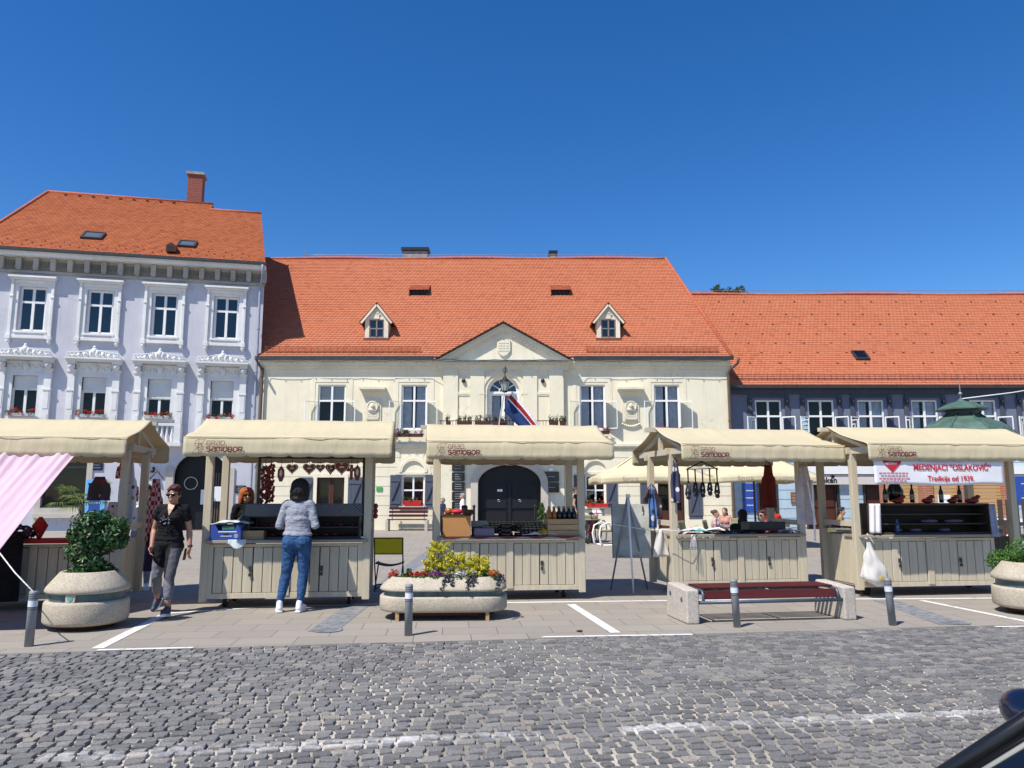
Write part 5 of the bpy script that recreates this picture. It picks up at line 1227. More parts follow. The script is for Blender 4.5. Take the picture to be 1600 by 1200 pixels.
def dot_mat(name, base, d1, d2, sc):
    m = NT(name); v = m.n('TexVoronoi', i_Scale=sc); m.l(m.co, v.inputs['Vector']); sp = m.n('SeparateColor'); m.l(v.outputs['Color'], sp.inputs[0])
    c = m.mix(m.math('GREATER_THAN', sp.outputs[0], .5), d1, d2); k = m.math('MULTIPLY', m.math('LESS_THAN', v.outputs['Distance'], .36), m.math('GREATER_THAN', sp.outputs[1], .35)); m.col(m.mix(k, base, c)); m.rough(.85); return m.mat
M['check'] = check_mat('red_white_check', (.36, .012, .02), (.62, .48, .48), 15.0); M['floral'] = dot_mat('fruit_print', (.62, .58, .56), (.5, .22, .03), (.10, .06, .14), 13); M['floral2'] = dot_mat('mixed_print', (.55, .5, .5), (.4, .03, .04), (.06, .05, .07), 16); M['striped'] = dot_mat('dark_print', (.06, .05, .06), (.45, .4, .4), (.3, .02, .03), 14)
for (x, y, z, w, h, mt, lb, sd) in ((1.10, .12, 1.98, .25, .86, 'floral', 'white apron printed with orange and dark fruit on the left stall post', 1), (.82, .5, 1.42, .34, .62, 'floral2', 'red and white printed towel hanging inside the left stall', 2), (.62, .45, 1.78, .30, .34, 'striped', 'dark printed cloth hanging highest inside the left stall', 3), (.98, .3, 1.99, .2, .24, 'check', 'small red checked cloth hanging beside the fruit apron', 4), (1.02, .60, 1.72, .2, .3, 'check', 'small red checked towel hanging behind the fruit apron', 6)):
    b = MB(); apron(b, w, h, sd); add(S1, 'hanging_cloth', b, mt, lb, 'apron', (x, y, z), group='cloths hanging at the left stall', solid=.004)
b = MB(); apron(b, .24, 1.0, 5); b.tube([(-.1, 0, 0), (0, .02, .12), (.1, 0, 0)], .008, 5); add(S1, 'checked_apron', b, 'check', 'long red and white checked apron hanging at the back of the left stall', 'apron', (1.21, 1.12, 1.76), solid=.004)
b = MB()
def bagf(u, v): a = 2 * math.pi * u; k = .07 + .05 * v; return (k * math.cos(a) * (1 + .1 * math.sin(a * 5)), .6 * k * math.sin(a), -.55 * v)
b.grid(bagf, 24, 8); add(S1, 'hanging_bag', b, 'purplecloth' if 'purplecloth' in M else 'navy', 'dark purple skirt hanging low behind the left stall post', 'skirt', (1.20, 1.15, .93))
b = MB(); r = random.Random(3); leaf_quads(b, (0, 0, .09), (.3, .12, .1), 160, .06, r, sq=1.6); add(S1, 'folded_cloths', b, 'striped', 'heap of crumpled printed cloths on the red counter', 'cloth', (-.25, .05, .925))
b = MB(); b.cyl((0, 0, 0), (0, 0, .18), .02, .1); b.cyl((0, 0, .18), (0, 0, .3), .10, .02); add(S1, 'red_cloth_cone', b, 'redcloth', 'red pointed cloth bundle beside the heap of printed cloths', 'cloth', (.02, .1, .925))

# ---------------------------------------------------------------- stall 2: gingerbread hearts, cabinet under dark netting, blue box
def heart_pts(s, n=28): return [(s * .0625 * 16 * math.sin(t) ** 3 / 1.0, s * .0625 * (13 * math.cos(t) - 5 * math.cos(2*t) - 2 * math.cos(3*t) - math.cos(4*t))) for t in [2 * math.pi * k / n for k in range(n)]]
def hang(label, x, z, kind, s, rz=0.0):
    t = thing('gingerbread_heart' if kind == 'heart' else 'hanging_ornament', label, 'gingerbread' if kind == 'heart' else 'ornament', S2(x, .5, z), S2.a + rz, 'gingerbread hung along the stall front')
    b = MB(); c = MB()
    if kind == 'heart': b.ext(heart_pts(s)[::-1], -.012, .012); c.tube([(p[0] * .86, -.016, p[1] * .86) for p in heart_pts(s)], .005, 5, True); c.box(-s * .3, s * .3, -.016, -.0125, -s * .08, s * .12)
    elif kind == 'cross': b.box(-.022, .022, -.01, .01, -.12, .1); b.box(-.07, .07, -.0105, .0105, -.0, .05); c.ell((0, -.012, .025), (.012, .006, .012), 8, 6)
    elif kind == 'string':
        r = random.Random(int(x * 100)); 
        for k in range(70): b.ell((r.uniform(-.05, .05), r.uniform(-.03, .03), .12 - k * .0075), (.022, .02, .026), 6, 5)
        c.tube([(0, 0, .2), (0, 0, .1)], .004, 4)
    else: b.ext([(0, .11), (-.045, .05), (-.05, -.04), (-.02, -.12), (.02, -.12), (.05, -.04), (.045, .05)], -.015, .015); c.ell((0, -.016, 0), (.02, .004, .05), 8, 6)
    b.build('biscuit' if kind == 'heart' else 'body', M['gingerbread'], t, .004, 1); c.build('icing', M['icing'], t) if kind in ('heart', 'cross', 'drop') else c.build('thread', M['ironblack'], t)
    d = MB(); d.tube([(0, 0, s * .4 if kind == 'heart' else .1), (0, 0, 2.13 - z)], .003, 4); d.build('cord', M['ironblack'], t)
for a in ((-.42, 1.80, 'string', .1, 'longest string of small dark red biscuits, leftmost under the stall roof'), (-.345, 1.83, 'string', .1, 'second string of dark red biscuits, hanging beside the longest one'), (-.20, 1.83, 'drop', .1, 'slim red drop shaped biscuit hanging between the strings and the hearts'), (-.045, 1.90, 'heart', .085, 'dark red gingerbread heart hanging leftmost of the hearts'), (.197, 1.90, 'heart', .095, 'broad gingerbread heart hanging above the dark haired shopper'), (.354, 1.91, 'heart', .07, 'smallest gingerbread heart in the row'), (.50, 1.90, 'heart', .085, 'turned gingerbread heart left of the largest one'), (.66, 1.92, 'heart', .115, 'largest gingerbread heart with white icing in the row'), (.80, 1.86, 'cross', .1, 'cross shaped gingerbread hanging near the right post'), (.885, 1.85, 'drop', .1, 'slim red biscuit hanging closest to the right post')):
    hang(a[4], a[0], a[1], a[2], a[3], .7 if 'turned' in a[4] else 0)
b = MB()
for x in (-.50, .98): b.box(x - .018, x + .018, .46, .5, .92, 2.07)
b.box(-.50, .98, .46, .5, 2.04, 2.0699); add(S2, 'display_rail', b, 'ironblack', 'black frame the gingerbread hearts hang from', 'display frame', (0, 0, 0))
def cabinet(L, x0, x1, z0, h, d, label, shelves, y0=.10, mat='cabinet'):
    t = thing('display_cabinet', label, 'display cabinet', L(x0, y0, z0), L.a); w = x1 - x0; b = MB()
    b.box(0, w, d - .02, d, 0, h); b.box(0, .025, 0, d - .0201, 0, h); b.box(w - .025, w, 0, d - .0201, 0, h); b.box(0, w, 0, d, h, h + .03); b.box(.0251, w - .0251, 0, d - .021, .0, .03); b.build('carcass', M[mat], t, .003, 1)
    for k in range(shelves): z = h * (k + 1) / (shelves + 1); b = MB(); b.box(.03, w - .03, .02 + .03 * k, d - .03, z, z + .02); b.build('shelf', M[mat], t)
    return t
c2 = cabinet(S2, -.55, .97, .917, .44, .42, 'long dark display cabinet of gingerbread draped with netting on the stall counter', 2)
r = random.Random(5); bi = None
for k in range(24):
    if bi is None: b = MB(); b.ell((0, 0, .022), (.055, .035, .022), 9, 6); bi = b.build('biscuit', M['gingerbread']); o = bi
    else: o = bi.copy(); C.objects.link(o)
    o.location = S2(-.46 + .062 * (k % 12) * 1.9 + r.uniform(-.02, .02), .10 + r.uniform(.10, .22), .917 + (.032 if k < 12 else .168)); o.rotation_euler.z = r.uniform(0, 3); tag(o, 'small dark red biscuit on the lower shelf of the netted cabinet' if k < 12 else 'small dark red biscuit on the middle shelf of the netted cabinet', 'biscuit', 'biscuits inside the netted cabinet')
def net_mat():
    m = NT('white_dotted_netting'); v = m.n('TexChecker', i_Scale=52); v.inputs[1].default_value = (.22, .22, .23, 1); v.inputs[2].default_value = (.014, .014, .016, 1); m.l(m.co, v.inputs[0]); m.col(v.outputs[0]); m.rough(.8); return m.mat
M['net'] = net_mat()
b = MB(); b.grid(lambda u, v: (-.04 + 1.6 * u, -.02 - .012 * math.sin(u * 16) - .02 * v + (.40 * (1 - v / .3) if v < .3 else 0), .478 - (.165 * (v - .3) / .7 if v > .3 else -.0)), 50, 20); b.build('netting', M['net'], c2, solid=.003)
b = MB(); b.grid(lambda u, v: (.0 - .36 * u + .12 * v, -.03 - .05 * v + .25 * (1 - u) * v + .01 * math.sin(u * 20), .47 - .44 * u ** .8 - .02 * math.sin(v * 9)), 20, 10); b.build('netting_end', M['net'], c2, solid=.003)
def carton():
    t = thing('cardboard_box', 'open blue cardboard box stuffed with white paper and a green lid on the stall counter', 'box', S2(-1.0, -.06, .917), S2.a); b = MB(); w, d, h = .40, .30, .20
    b.ext([(0, 0), (w, 0), (w, h), (w - .06, h), (w - .10, h - .07), (.10, h - .07), (.06, h), (0, h)], 0, .008); b.box(0, .008, .0081, d, 0, h); b.box(w - .008, w, .0081, d, 0, h); b.box(.0081, w - .0081, d - .008, d, 0, h); b.box(.0081, w - .0081, .0081, d - .0081, .002, .01); b.build('carton', M['boxblue'], t)
    b = MB(); b.box(.10, .34, -.0025, -.0008, .105, .118); b.box(.13, .28, -.0025, -.0008, .05, .058); b.build('printing', M['paper'], t); b = MB(); b.tube([(.335 + .024 * math.cos(q * .45), -.002, .055 + .024 * math.sin(q * .45)) for q in range(14)], .003, 5, True); b.box(.33, .34, -.003, -.001, .043, .068); b.build('emblem', M['paper'], t)
    b = MB(); b.tube([(.17, -.002, .085), (.2, -.004, .078), (.23, -.002, .085)], .008, 6); b.build('hand_hole', M['dark'], t)
    b = MB(); r = random.Random(8); b.grid(lambda u, v: (-.02 + .52 * u, .0 + .32 * v, .215 + .035 * mnoise.noise((u * 4, v * 4, 1)) + .03 * math.sin(u * 3)), 22, 14); b.build('paper_wrapping', M['ppale'], t, solid=.004)
    b = MB(); b.box(.14, .30, .03, .2, .135, .185); b.build('green_lid', M['sign_green2'], t)
M['ppale'] = cloth('crumpled_white_paper', (.62, .70, .72), .2, .1, 9); M['sign_green2'] = simple('dull_green', (.03, .19, .11), .6, .1)
carton()
b = MB(); b.box(0, .32, 0, .24, 0, .12); add(S2, 'cardboard_box', b, 'crate', 'small brown box between the blue carton and the dark cabinet', 'box', (-.64, .02, .917), bevel=.004)
b = MB(); b.grid(lambda u, v: (-.10 + .24 * u, -.085 - .02 * v + .01 * math.sin(u * 9), .0 - .09 * v * (.4 + math.sin(u * 3.1))), 12, 8); add(S2, 'plastic_wrap', b, 'ppale', 'white plastic wrap hanging over the counter edge under the blue box', 'plastic wrap', (-.66, 0, .925), solid=.003)
b = MB()
for k in range(3): b.ell((.0, 0, -.07 * k), (.035, .03, .04), 10, 8)
add(S2, 'biscuit_bundle', b, 'gingerbread', 'bundle of dark round biscuits hanging outside the right post of the gingerbread stall', 'biscuits', (1.17, .35, 1.36))

# ---------------------------------------------------------------- stall 3: honey and wine
def crate(L, x0, y0, w, d, h, label, mat='crate', slats=3, z=.917):
    t = thing('wooden_crate', label, 'crate', L(x0, y0, z), L.a); b = MB(); q = h / slats
    for k in range(slats): b.box(0, w, 0, .012, k * q + .004, (k + 1) * q - .003); b.box(0, w, d - .012, d, k * q + .004, (k + 1) * q - .003); b.box(0, .012, .0121, d - .0121, k * q + .004, (k + 1) * q - .003); b.box(w - .012, w, .0121, d - .0121, k * q + .004, (k + 1) * q - .003)
    b.build('boards', M[mat], t, .002, 1); b = MB()
    for x in (.0121, w - .034): b.box(x, x + .022, .0122, .034, 0, h); b.box(x, x + .022, d - .034, d - .0122, 0, h)
    b.box(.013, w - .013, .013, d - .013, h - .03, h - .012); b.build('inner_frame', M[mat], t); return t
def board_box(L, x0, y0, w, d, h, label):
    t = thing('wooden_box', label, 'box', L(x0, y0, .917), L.a); b = MB(); b.box(0, w, 0, d, 0, h); b.build('body', M['orangeboard'], t, .004, 1); b = MB(); b.box(-.012, w + .012, -.012, d + .012, h, h + .018); b.build('lid', M['brownwood'], t); return t
board_box(S3, -.98, -.04, .40, .36, .30, 'tall orange plywood box at the left end of the honey stall counter')
crate(S3, .56, -.03, .46, .34, .25, 'pale pine crate at the right end of the honey stall counter')
def jar(kind, label, group, L, x, y, z, first={}):
    key = kind
    if key not in first:
        t = thing({'jar': 'jar', 'bottle': 'bottle', 'tall': 'bottle'}[kind[0]], label, 'jar' if kind[0] == 'jar' else 'bottle', L(x, y, z), L.a, group); b = MB(); mat = {'dark': 'jar', 'amber': 'honey', 'black': 'darkbottle'}[kind[1]]
        if kind[0] == 'jar': b.lathe([(.034, 0), (.038, .01), (.038, .085), (.03, .098)], 14); b.build('glass', M[mat], t); b = MB(); b.cyl((0, 0, .096), (0, 0, .114), .033, n=14); b.build('lid', M['lid'], t)
        else:
            h = .17 if kind[0] == 'bottle' else .30; b.lathe([(.03, 0), (.034, .01), (.034, h * .55), (.014, h * .76), (.0135, h)], 14); b.build('glass', M[mat], t); b = MB(); b.cyl((0, 0, h - .01), (0, 0, h + .02), .015, n=12); b.build('cap', M['lid' if kind[0] == 'bottle' else 'darkbottle'], t)
            if kind[0] == 'tall': b = MB(); b.cyl((0, 0, .05), (0, 0, .13), .0348, n=14, caps=False); b.build('paper_label', M['labelgrey'], t)
        first[key] = t; return t
    t = copy_tree(first[key]); t.location = L(x, y, z); t['label'] = label; t['group'] = group; return t
M['darkbottle'] = simple('black_bottle', (.012, .006, .006), .1, .2); M['labelgrey'] = simple('pale_label', (.3, .28, .25), .7, .2)
r = random.Random(12)
for row in range(4):
    for k in range(15):
        x = -.36 + k * .062 + r.uniform(-.006, .006); y = .22 - row * .07 + .1
        if x > .52: continue
        if row >= 2 and -.16 < x < .14: continue
        if row == 3 and x < -.12: continue
        jar(('jar', 'amber' if (k < 3 and row > 1) else 'dark'), 'dark honey jar with a pale lid in the rows on the honey stall counter' if not (k < 3 and row > 1) else 'amber honey jar in the short rows beside the lilac box', 'honey jars on the counter', S3, x, y, .917 + .05 * (3 - row) * .6)
for row in range(2):
    for k in range(6):
        jar(('bottle', 'amber' if k < 2 else 'black'), 'amber bottle standing on the pale pine crate' if k < 2 else 'black bottle standing on the pale pine crate', 'bottles on the pine crate', S3, .60 + k * .075, .05 + row * .09, 1.16)
b = MB(); b.lathe([(.035, 0), (.06, .03), (.055, .08), (.02, .09)], 14); add(S3, 'honey_pot', b, 'honey', 'small round amber pot on top of the orange plywood box', 'pot', (-.90, .08, 1.236))
b = MB(); b.ell((0, 0, .04), (.09, .07, .04), 12, 8); add(S3, 'red_bowl', b, 'sign_red', 'small red cushion shaped pot on top of the orange plywood box', 'pot', (-.78, .06, 1.236))
b = MB(); b.box(0, .17, 0, .12, 0, .07); add(S3, 'small_case', b, 'jar', 'little dark case on the right of the orange plywood box top', 'case', (-.70, .02, 1.236), bevel=.004)
b = MB(); b.lathe([(.03, 0), (.05, .06), (.045, .12), (.03, .13), (.0, .13)], 12); add(S3, 'dark_jug', b, 'jar', 'small dark jug standing behind the little dark case', 'jug', (-.66, .22, 1.236))
b = MB(); b.box(0, .30, 0, .2, 0, .12); add(S3, 'lilac_box', b, 'lilacbox', 'lilac plastic box lying at the front of the honey stall counter', 'box', (-.53, -.04, .917), bevel=.02)
M['whitish'] = simple('grey_carton', (.33, .30, .26), .8, .1)
b = MB(); b.box(0, .24, 0, .18, 0, .08); add(S3, 'carton', b, 'whitish', 'pale grey carton behind the lilac box', 'box', (-.55, .22, 1.05), bevel=.004)
b = MB(); b.box(0, .24, 0, .18, 0, .13); add(S3, 'carton', b, 'jar', 'dark carton under the pale grey one behind the lilac box', 'box', (-.55, .22, .918), bevel=.004)
b = MB(); r = random.Random(2)
for k in range(3): b.lathe([(.10, 0), (.11, .02), (.105, .055), (.03, .06)], 16, (0, 0, .062 * k)); b.lathe([(.06, 0), (.06, .05)], 12, (.19, .02, .062 * k))
add(S3, 'stacked_tins', b, 'darkbottle', 'stack of black tins in the middle of the honey stall counter', 'tins', (-.06, .04, .917))
b = MB(); b.grid(lambda u, v: (.52 * u - .0, .0 + .14 * v, .02 + .055 * max(0, mnoise.noise((u * 3, v * 2, 8)) + .4) * math.sin(math.pi * u)), 22, 10); add(S3, 'white_cloth', b, 'whitecloth', 'crumpled white cloth on the honey stall counter beside the pine crate', 'cloth', (.18, -.05, .918), solid=.004)
b = MB(); leaf_quads(b, (0, 0, .05), (.07, .05, .05), 60, .04, random.Random(3), sq=1.8); add(S3, 'yellow_wrapping', b, 'yellowp', 'yellow crumpled wrapping between the white cloth and the pine crate', 'wrapping', (.50, -.0, .917))
b = MB(); b.grid(lambda u, v: (-.97 + 2.0 * u, -.08, .921 - .035 * v * (.6 + .4 * math.sin(u * 30))), 50, 2); b.box(-.97, 1.03, -.079, .40, .9155, .9175); add(S3, 'counter_cloth', b, 'maroon', 'thin dark red cloth edging the honey stall counter', 'tablecloth', (0, 0, 0))

# ---------------------------------------------------------------- stall 4: necklaces on a hanger, textiles
def hanger():
    t = thing('necklace_hanger', 'black coat hanger with black pendant necklaces under the canvas roof', 'hanger', S4(-.62, -.06, 1.93), S4.a); b = MB()
    b.tube([(-.26, 0, -.02), (0, 0, .10), (.26, 0, -.02)], .010, 6); b.tube([(-.26, 0, -.02), (.26, 0, .0)], .008, 6); b.tube([(0, 0, .1), (0, 0, .14), (.02, 0, .17), (.0, 0, .2)], .007, 6); b.ell((0, 0, .105), (.03, .02, .02), 8, 6); b.build('hanger', M['ironblack'], t)
    for i, (x, l) in enumerate(((-.24, .46), (-.12, .42), (0, .43), (.12, .40), (.24, .44))):
        b = MB(); b.tube([(x, 0, -.01), (x + .004, 0, -.24)], .011, 6); b.tube([(x - .012, 0, -.22), (x - .035, .01, -l + .06), (x, .012, -l), (x + .035, .01, -l + .06), (x + .012, 0, -.22)], .016, 6); b.ell((x, 0, -l + .01), (.04, .018, .035), 10, 7); b.ell((x, -.005, -l + .08), (.03, .012, .03), 9, 6); b.build('necklace', M['ironblack'], t)
hanger()
for (x, y, z, w, h, mt, lb, sd) in ((1.13, -.03, 2.0, .30, .95, 'greyapron', 'long pale apron hanging on the right post of the necklace stall', 1), (1.02, .90, 2.02, .27, .72, 'redbrown', 'dull red apron hanging from the back beam of the necklace stall', 2), (-1.06, -.06, 2.02, .17, .62, 'navystripe', 'white and navy cloth hanging on the left post', 3), (-1.15, .75, 1.62, .36, .52, 'striped', 'dark printed scarf hanging inside the left end of the necklace stall', 4), (-1.26, .45, 1.62, .14, .62, 'blueprint', 'blue and white scarf hanging outside the left end of the necklace stall', 5)):
    M.setdefault('greyapron', fabric('pale_apron', (.50, .43, .42))); M.setdefault('redbrown', cloth('dull_red_cloth', (.25, .045, .035), .3, .15)); M.setdefault('navystripe', dot_mat('navy_white_print', (.04, .045, .09), (.6, .6, .62), (.5, .5, .55), 9)); M.setdefault('blueprint', dot_mat('blue_white_print', (.06, .14, .34), (.6, .58, .54), (.02, .02, .03), 8))
    b = MB(); apron(b, w, h, sd); b.tube([(-w * .2, 0, 0), (0, .01, .08), (w * .2, 0, 0)], .007, 5); add(S4, 'hanging_cloth', b, mt, lb, 'apron', (x, y, z), group='cloths hanging at the necklace stall', solid=.004)
b = MB(); b.grid(lambda u, v: ((u - .5) * .022 - .06 + .10 * v, -.05 + .01 * math.sin(v * 5), -.70 * v), 2, 10); b.grid(lambda u, v: ((u - .5) * .03 + .02, -.05, -.95 * v), 2, 8); add(S4, 'apron_string', b, 'whitecloth', 'white apron strings trailing down the right post', 'apron strings', (1.2, -.05, 1.75), solid=.004)
b = MB(); b.grid(lambda u, v: ((u - .5) * (.08 + .2 * v), -.02 + .02 * math.sin(u * 7 + v * 3), -.42 * v), 12, 10); add(S4, 'white_bag', b, 'whitebag', 'pinkish white cloth bag hanging low outside the left end of the stall', 'bag', (-1.2, .3, .98), solid=.004)
cols = ['striped', 'navy', 'redcloth', 'teal', 'greyknit', 'floral2', 'black', 'whitecloth']; M['teal'] = fabric('teal_cloth', (.06, .36, .36)); r = random.Random(21)
names = ['dark printed', 'navy', 'red', 'teal', 'grey', 'red and white printed', 'black', 'white']
for i, (x, k) in enumerate(((-.92, 5), (-.72, 3), (-.45, 0), (-.15, 1), (.15, 6), (.42, 2), (.66, 4), (.86, 7))):
    b = MB(); h = r.uniform(.02, .05); b.grid(lambda u, v: (.26 * u, .30 * v, h * (1 - (2 * u - 1) ** 6) + .01 * mnoise.noise((u * 5 + i, v * 5, 1)) + .004), 12, 10); add(S4, 'folded_cloth', b, cols[k], '%s cloth folded flat on the counter of the necklace stall' % names[k], 'cloth', (x, .0, .917), group='folded cloths on the necklace stall counter', solid=.01)
b = MB(); b.box(0, .62, 0, .3, 0, .13); add(S4, 'dark_case', b, 'cabinet', 'low dark display case on the necklace stall counter', 'case', (.22, .10, .96), bevel=.01)
b = MB()
for k in range(5): b.tube([(.01 * k, -.09, 0), (.02 * k - .02, -.10, -.12), (.03 * k - .05, -.1, -.28 - .03 * k)], .004, 4)
add(S4, 'ribbons', b, 'whitecloth', 'thin white ribbons dangling over the counter front of the necklace stall', 'ribbons', (-.84, 0, .92))
b = MB(); b.tube([(-1.0, 0, .02), (-.5, -.1, -.06), (.0, -.2, -.08), (.35, -.1, 0)], .005, 5); add(S4, 'cord', b, 'whitecloth', 'thin white cord tied from the stall post to the easel', 'cord', (-1.08, .0, 1.06))

# ---------------------------------------------------------------- stall 5: banner, counter cabinet, bottles, carrier bag
def banner():
    t = thing('banner', 'white vinyl banner with red lettering hung under the rightmost stall roof', 'banner', S5(-1.38, -.57, 1.665), S5.a); w, h = 2.10, .36
    b = MB(); b.grid(lambda u, v: (w * u, .004 * mnoise.noise((u * 9, v * 4, 2)) + .0, -.02 * math.sin(math.pi * u) * 0 + h * v + .012 * math.sin(u * 9)), 40, 8); b.build('vinyl', M['paperbanner'], t, solid=.003)
    text('MEDENJACI “OSLAKOVIĆ”', .122, M['sign_red'], t, (.62, -.009, .215), bold=.001, sx=.88); text('Tradicija od 1939.', .104, M['sign_red'], t, (.84, -.009, .06), bold=.0, sx=1.0)
    for dx, dz in ((.005, .0), (.0, .004)): text('MEDENJACI “OSLAKOVIĆ”', .122, M['sign_red'], t, (.62 + dx, -.010 - dx * .1, .215 + dz), sx=.88); text('Tradicija od 1939.', .104, M['sign_red'], t, (.84 + dx, -.010 - dx * .1, .06 + dz))
    b = MB(); b.ext([(p[0] + .29, p[1] + .325) for p in heart_pts(.15)][::-1], -.009, -.006); e = b.build('heart_emblem', M['sign_red'], t); text('SVJEĆARNA', .038, M['paperbanner'], t, (.165, -.012, .30), bold=.001, sx=1.0)
    b = MB(); r = random.Random(6)
    for k in range(4):
        z = .165 - k * .038; x = .07 + .03 * (k % 2); e = .54 - .04 * (k % 2)
        while x < e: q = r.uniform(.02, .06); b.box(x, x + q, -.0085, -.006, z, z + .016); x += q + .012
    b.build('small_print', M['pinkink'], t)
M['paperbanner'] = simple('white_vinyl', (.78, .76, .78), .45, .05, 2, .3, 5); M['pinkink'] = simple('pale_red_ink', (.62, .22, .25), .6, .1)
banner()
M['cabinetbrown'] = wood('dark_brown_cabinet', (.055, .04, .034), .3, .6, 0); M['bottleblue'] = simple('blue_bottle', (.06, .10, .25), .15, .1); M['palecloth'] = fabric('pale_blue_cloth', (.36, .38, .48)); M['bagyellow'] = simple('yellowish_contents', (.55, .42, .16), .7, .3, 12); M['purplestripe'] = dot_mat('purple_print', (.10, .045, .07), (.5, .46, .48), (.2, .1, .16), 8)
r = random.Random(77)
c5 = cabinet(S5, -1.05, .92, .917, .44, .40, 'open dark brown display cabinet on the counter of the rightmost stall', 2, .02, 'cabinetbrown')
for i, (x, z, sx, lb) in enumerate(((-.25, .945, .10, 'small lilac parcel on the cabinet floor left of centre'), (.25, .945, .09, 'small lilac parcel on the cabinet floor right of centre'), (.0, 1.08, .15, 'flat lilac parcel on the lower cabinet shelf left of centre'), (.42, 1.08, .17, 'widest lilac parcel on the lower cabinet shelf'), (-.55, .945, .06, 'lilac parcel beside the small blue water bottle'))):
    b = MB(); b.ell((0, 0, .03), (sx, .08, .03), 12, 7); b.tube([(0, -.081, .03), (0, 0, .062), (0, .081, .03)], .004, 4); add(S5, 'wrapped_parcel', b, 'lilacbox', lb, 'parcel', (x, .2, z), group='parcels in the open cabinet')
for i, (x, z) in enumerate(((-.72, 1.395), (-.26, 1.395), (.24, 1.395), (.56, 1.395))):
    jar(('tall', 'black'), ['dark wine bottle at the left end of the cabinet top', 'dark wine bottle second from the left on the cabinet top', 'dark wine bottle in the middle right of the cabinet top', 'dark wine bottle nearest the right end of the cabinet top'][i], 'wine bottles on the display cabinet', S5, x, .2, z)
for i, (x, s_) in enumerate(((-.55, .10), (-.05, .09), (.38, .08), (.72, .12))):
    b = MB(); b.ell((0, 0, .035), (s_, .07, .04), 12, 8); b.ell((s_ * .6, .02, .07), (s_ * .5, .05, .035), 10, 7); b.ell((s_ * .9, 0, .1), (.04, .04, .03), 8, 6); add(S5, 'gingerbread_figure', b, 'gingerbread', ['flat red gingerbread lump leftmost on the cabinet top', 'small red gingerbread lump between two bottles', 'small red gingerbread lump right of the middle bottle', 'largest red gingerbread figure at the right end of the cabinet top'][i], 'gingerbread', (x, .14, 1.39), group='gingerbread on the display cabinet')
b = MB(); b.lathe([(.02, 0), (.10, .03), (.13, .18), (.05, .34), (.03, .42), (.05, .45), (0, .45)], 16); add(S5, 'dark_vase', b, 'darkbottle', 'dark rounded jug standing between two bottles on the cabinet top', 'jug', (-.48, .30, 1.395))
b = MB(); b.lathe([(.03, 0), (.033, .01), (.033, .13), (.012, .18), (.013, .2)], 14); add(S5, 'water_bottle', b, 'bottleblue', 'small blue water bottle inside the open cabinet', 'bottle', (-.62, .1, .95))
b = MB(); b.grid(lambda u, v: (.19 * u - .05 * v, -.05 - .06 * v + .012 * math.sin(u * 13 + v), .46 - .44 * v), 16, 12); add(S5, 'white_cloth', b, 'linen', 'white cloth draped down the left end of the cabinet', 'cloth', (-1.14, .03, .925), solid=.005)
b = MB(); b.grid(lambda u, v: (.12 * u - .02 * v, -.04 - .05 * v + .015 * math.sin(u * 14), .45 - .50 * v), 12, 12); add(S5, 'pale_cloth', b, 'palecloth', 'pale blue cloth draped down the right end of the cabinet', 'cloth', (.86, .0, .925), solid=.005)
b = MB(); b.grid(lambda u, v: (.36 * u, .34 * v, .05 + .09 * math.sin(math.pi * u) * math.sin(math.pi * v) + .02 * mnoise.noise((u * 6, v * 6, 3))), 16, 12); add(S5, 'folded_cloth', b, 'purplestripe', 'heap of purple and white striped cloth at the left end of the rightmost stall', 'cloth', (-1.42, .5, .95), solid=.01)
b = MB(); b.ell((.12, .1, .05), (.14, .09, .05), 12, 8); b.ell((.25, .08, .03), (.06, .05, .03), 10, 7); add(S5, 'cloth_bundle', b, 'lilacbox', 'dull purple cloth bundle beside the pale cloth on the right of the cabinet', 'cloth', (.95, .1, .917))
b = MB(); b.box(-1.26, 1.28, .43, .94, .88, .915); b.build('back_shelf', M['top'], ST5); b = MB()
for k in range(5): b.box(.96 + k * .066, .96 + k * .066 + .06, .10, .13, .17, .875)
b.build('side_flap', M['darkboards'], ST5)
def carrier():
    t = thing('carrier_bag', 'knotted white plastic carrier bag with yellow contents hanging at the stall front', 'bag', S5(-1.22, -.14, .38), S5.a)
    def fn(u, v):
        a = 2 * math.pi * u; k = [.20, .21, .19, .15, .10, .05, .03][min(6, int(v * 6))]; k2 = [.20, .21, .19, .15, .10, .05, .03][min(6, int(v * 6) + 1)]; f = v * 6 - int(v * 6); k = k * (1 - f) + k2 * f; k *= 1 + .35 * mnoise.noise((math.cos(a) * 1.6, math.sin(a) * 1.6, v * 3.5))
        if v < .12: k *= .55 + .45 * v / .12
        w = 1 + .10 * math.sin(a * 7 + v * 6) * (.4 + v); return (k * math.cos(a) * w + .10 * (.5 - v) , .55 * k * math.sin(a) * w, -.18 + .62 * v + .03 * math.cos(a * 2) * (1 - v))
    b = MB(); b.grid(fn, 48, 18); b.build('bag', M['whitebag'], t); b = MB(); b.ell((.07, -.01, -.08), (.15, .10, .10), 14, 9); b.build('contents', M['bagyellow'], t)
    b = MB(); b.tube([(.04, 0, .42), (.02, .08, .52), (.0, .10, .56)], .008, 5); b.build('handle', M['whitebag'], t)
carrier()
M['palemetal'] = simple('pale_painted_metal', (.8, .8, .8), .5, .05)
M['mint'] = simple('mint_badge', (.12, .42, .32), .5, .2)
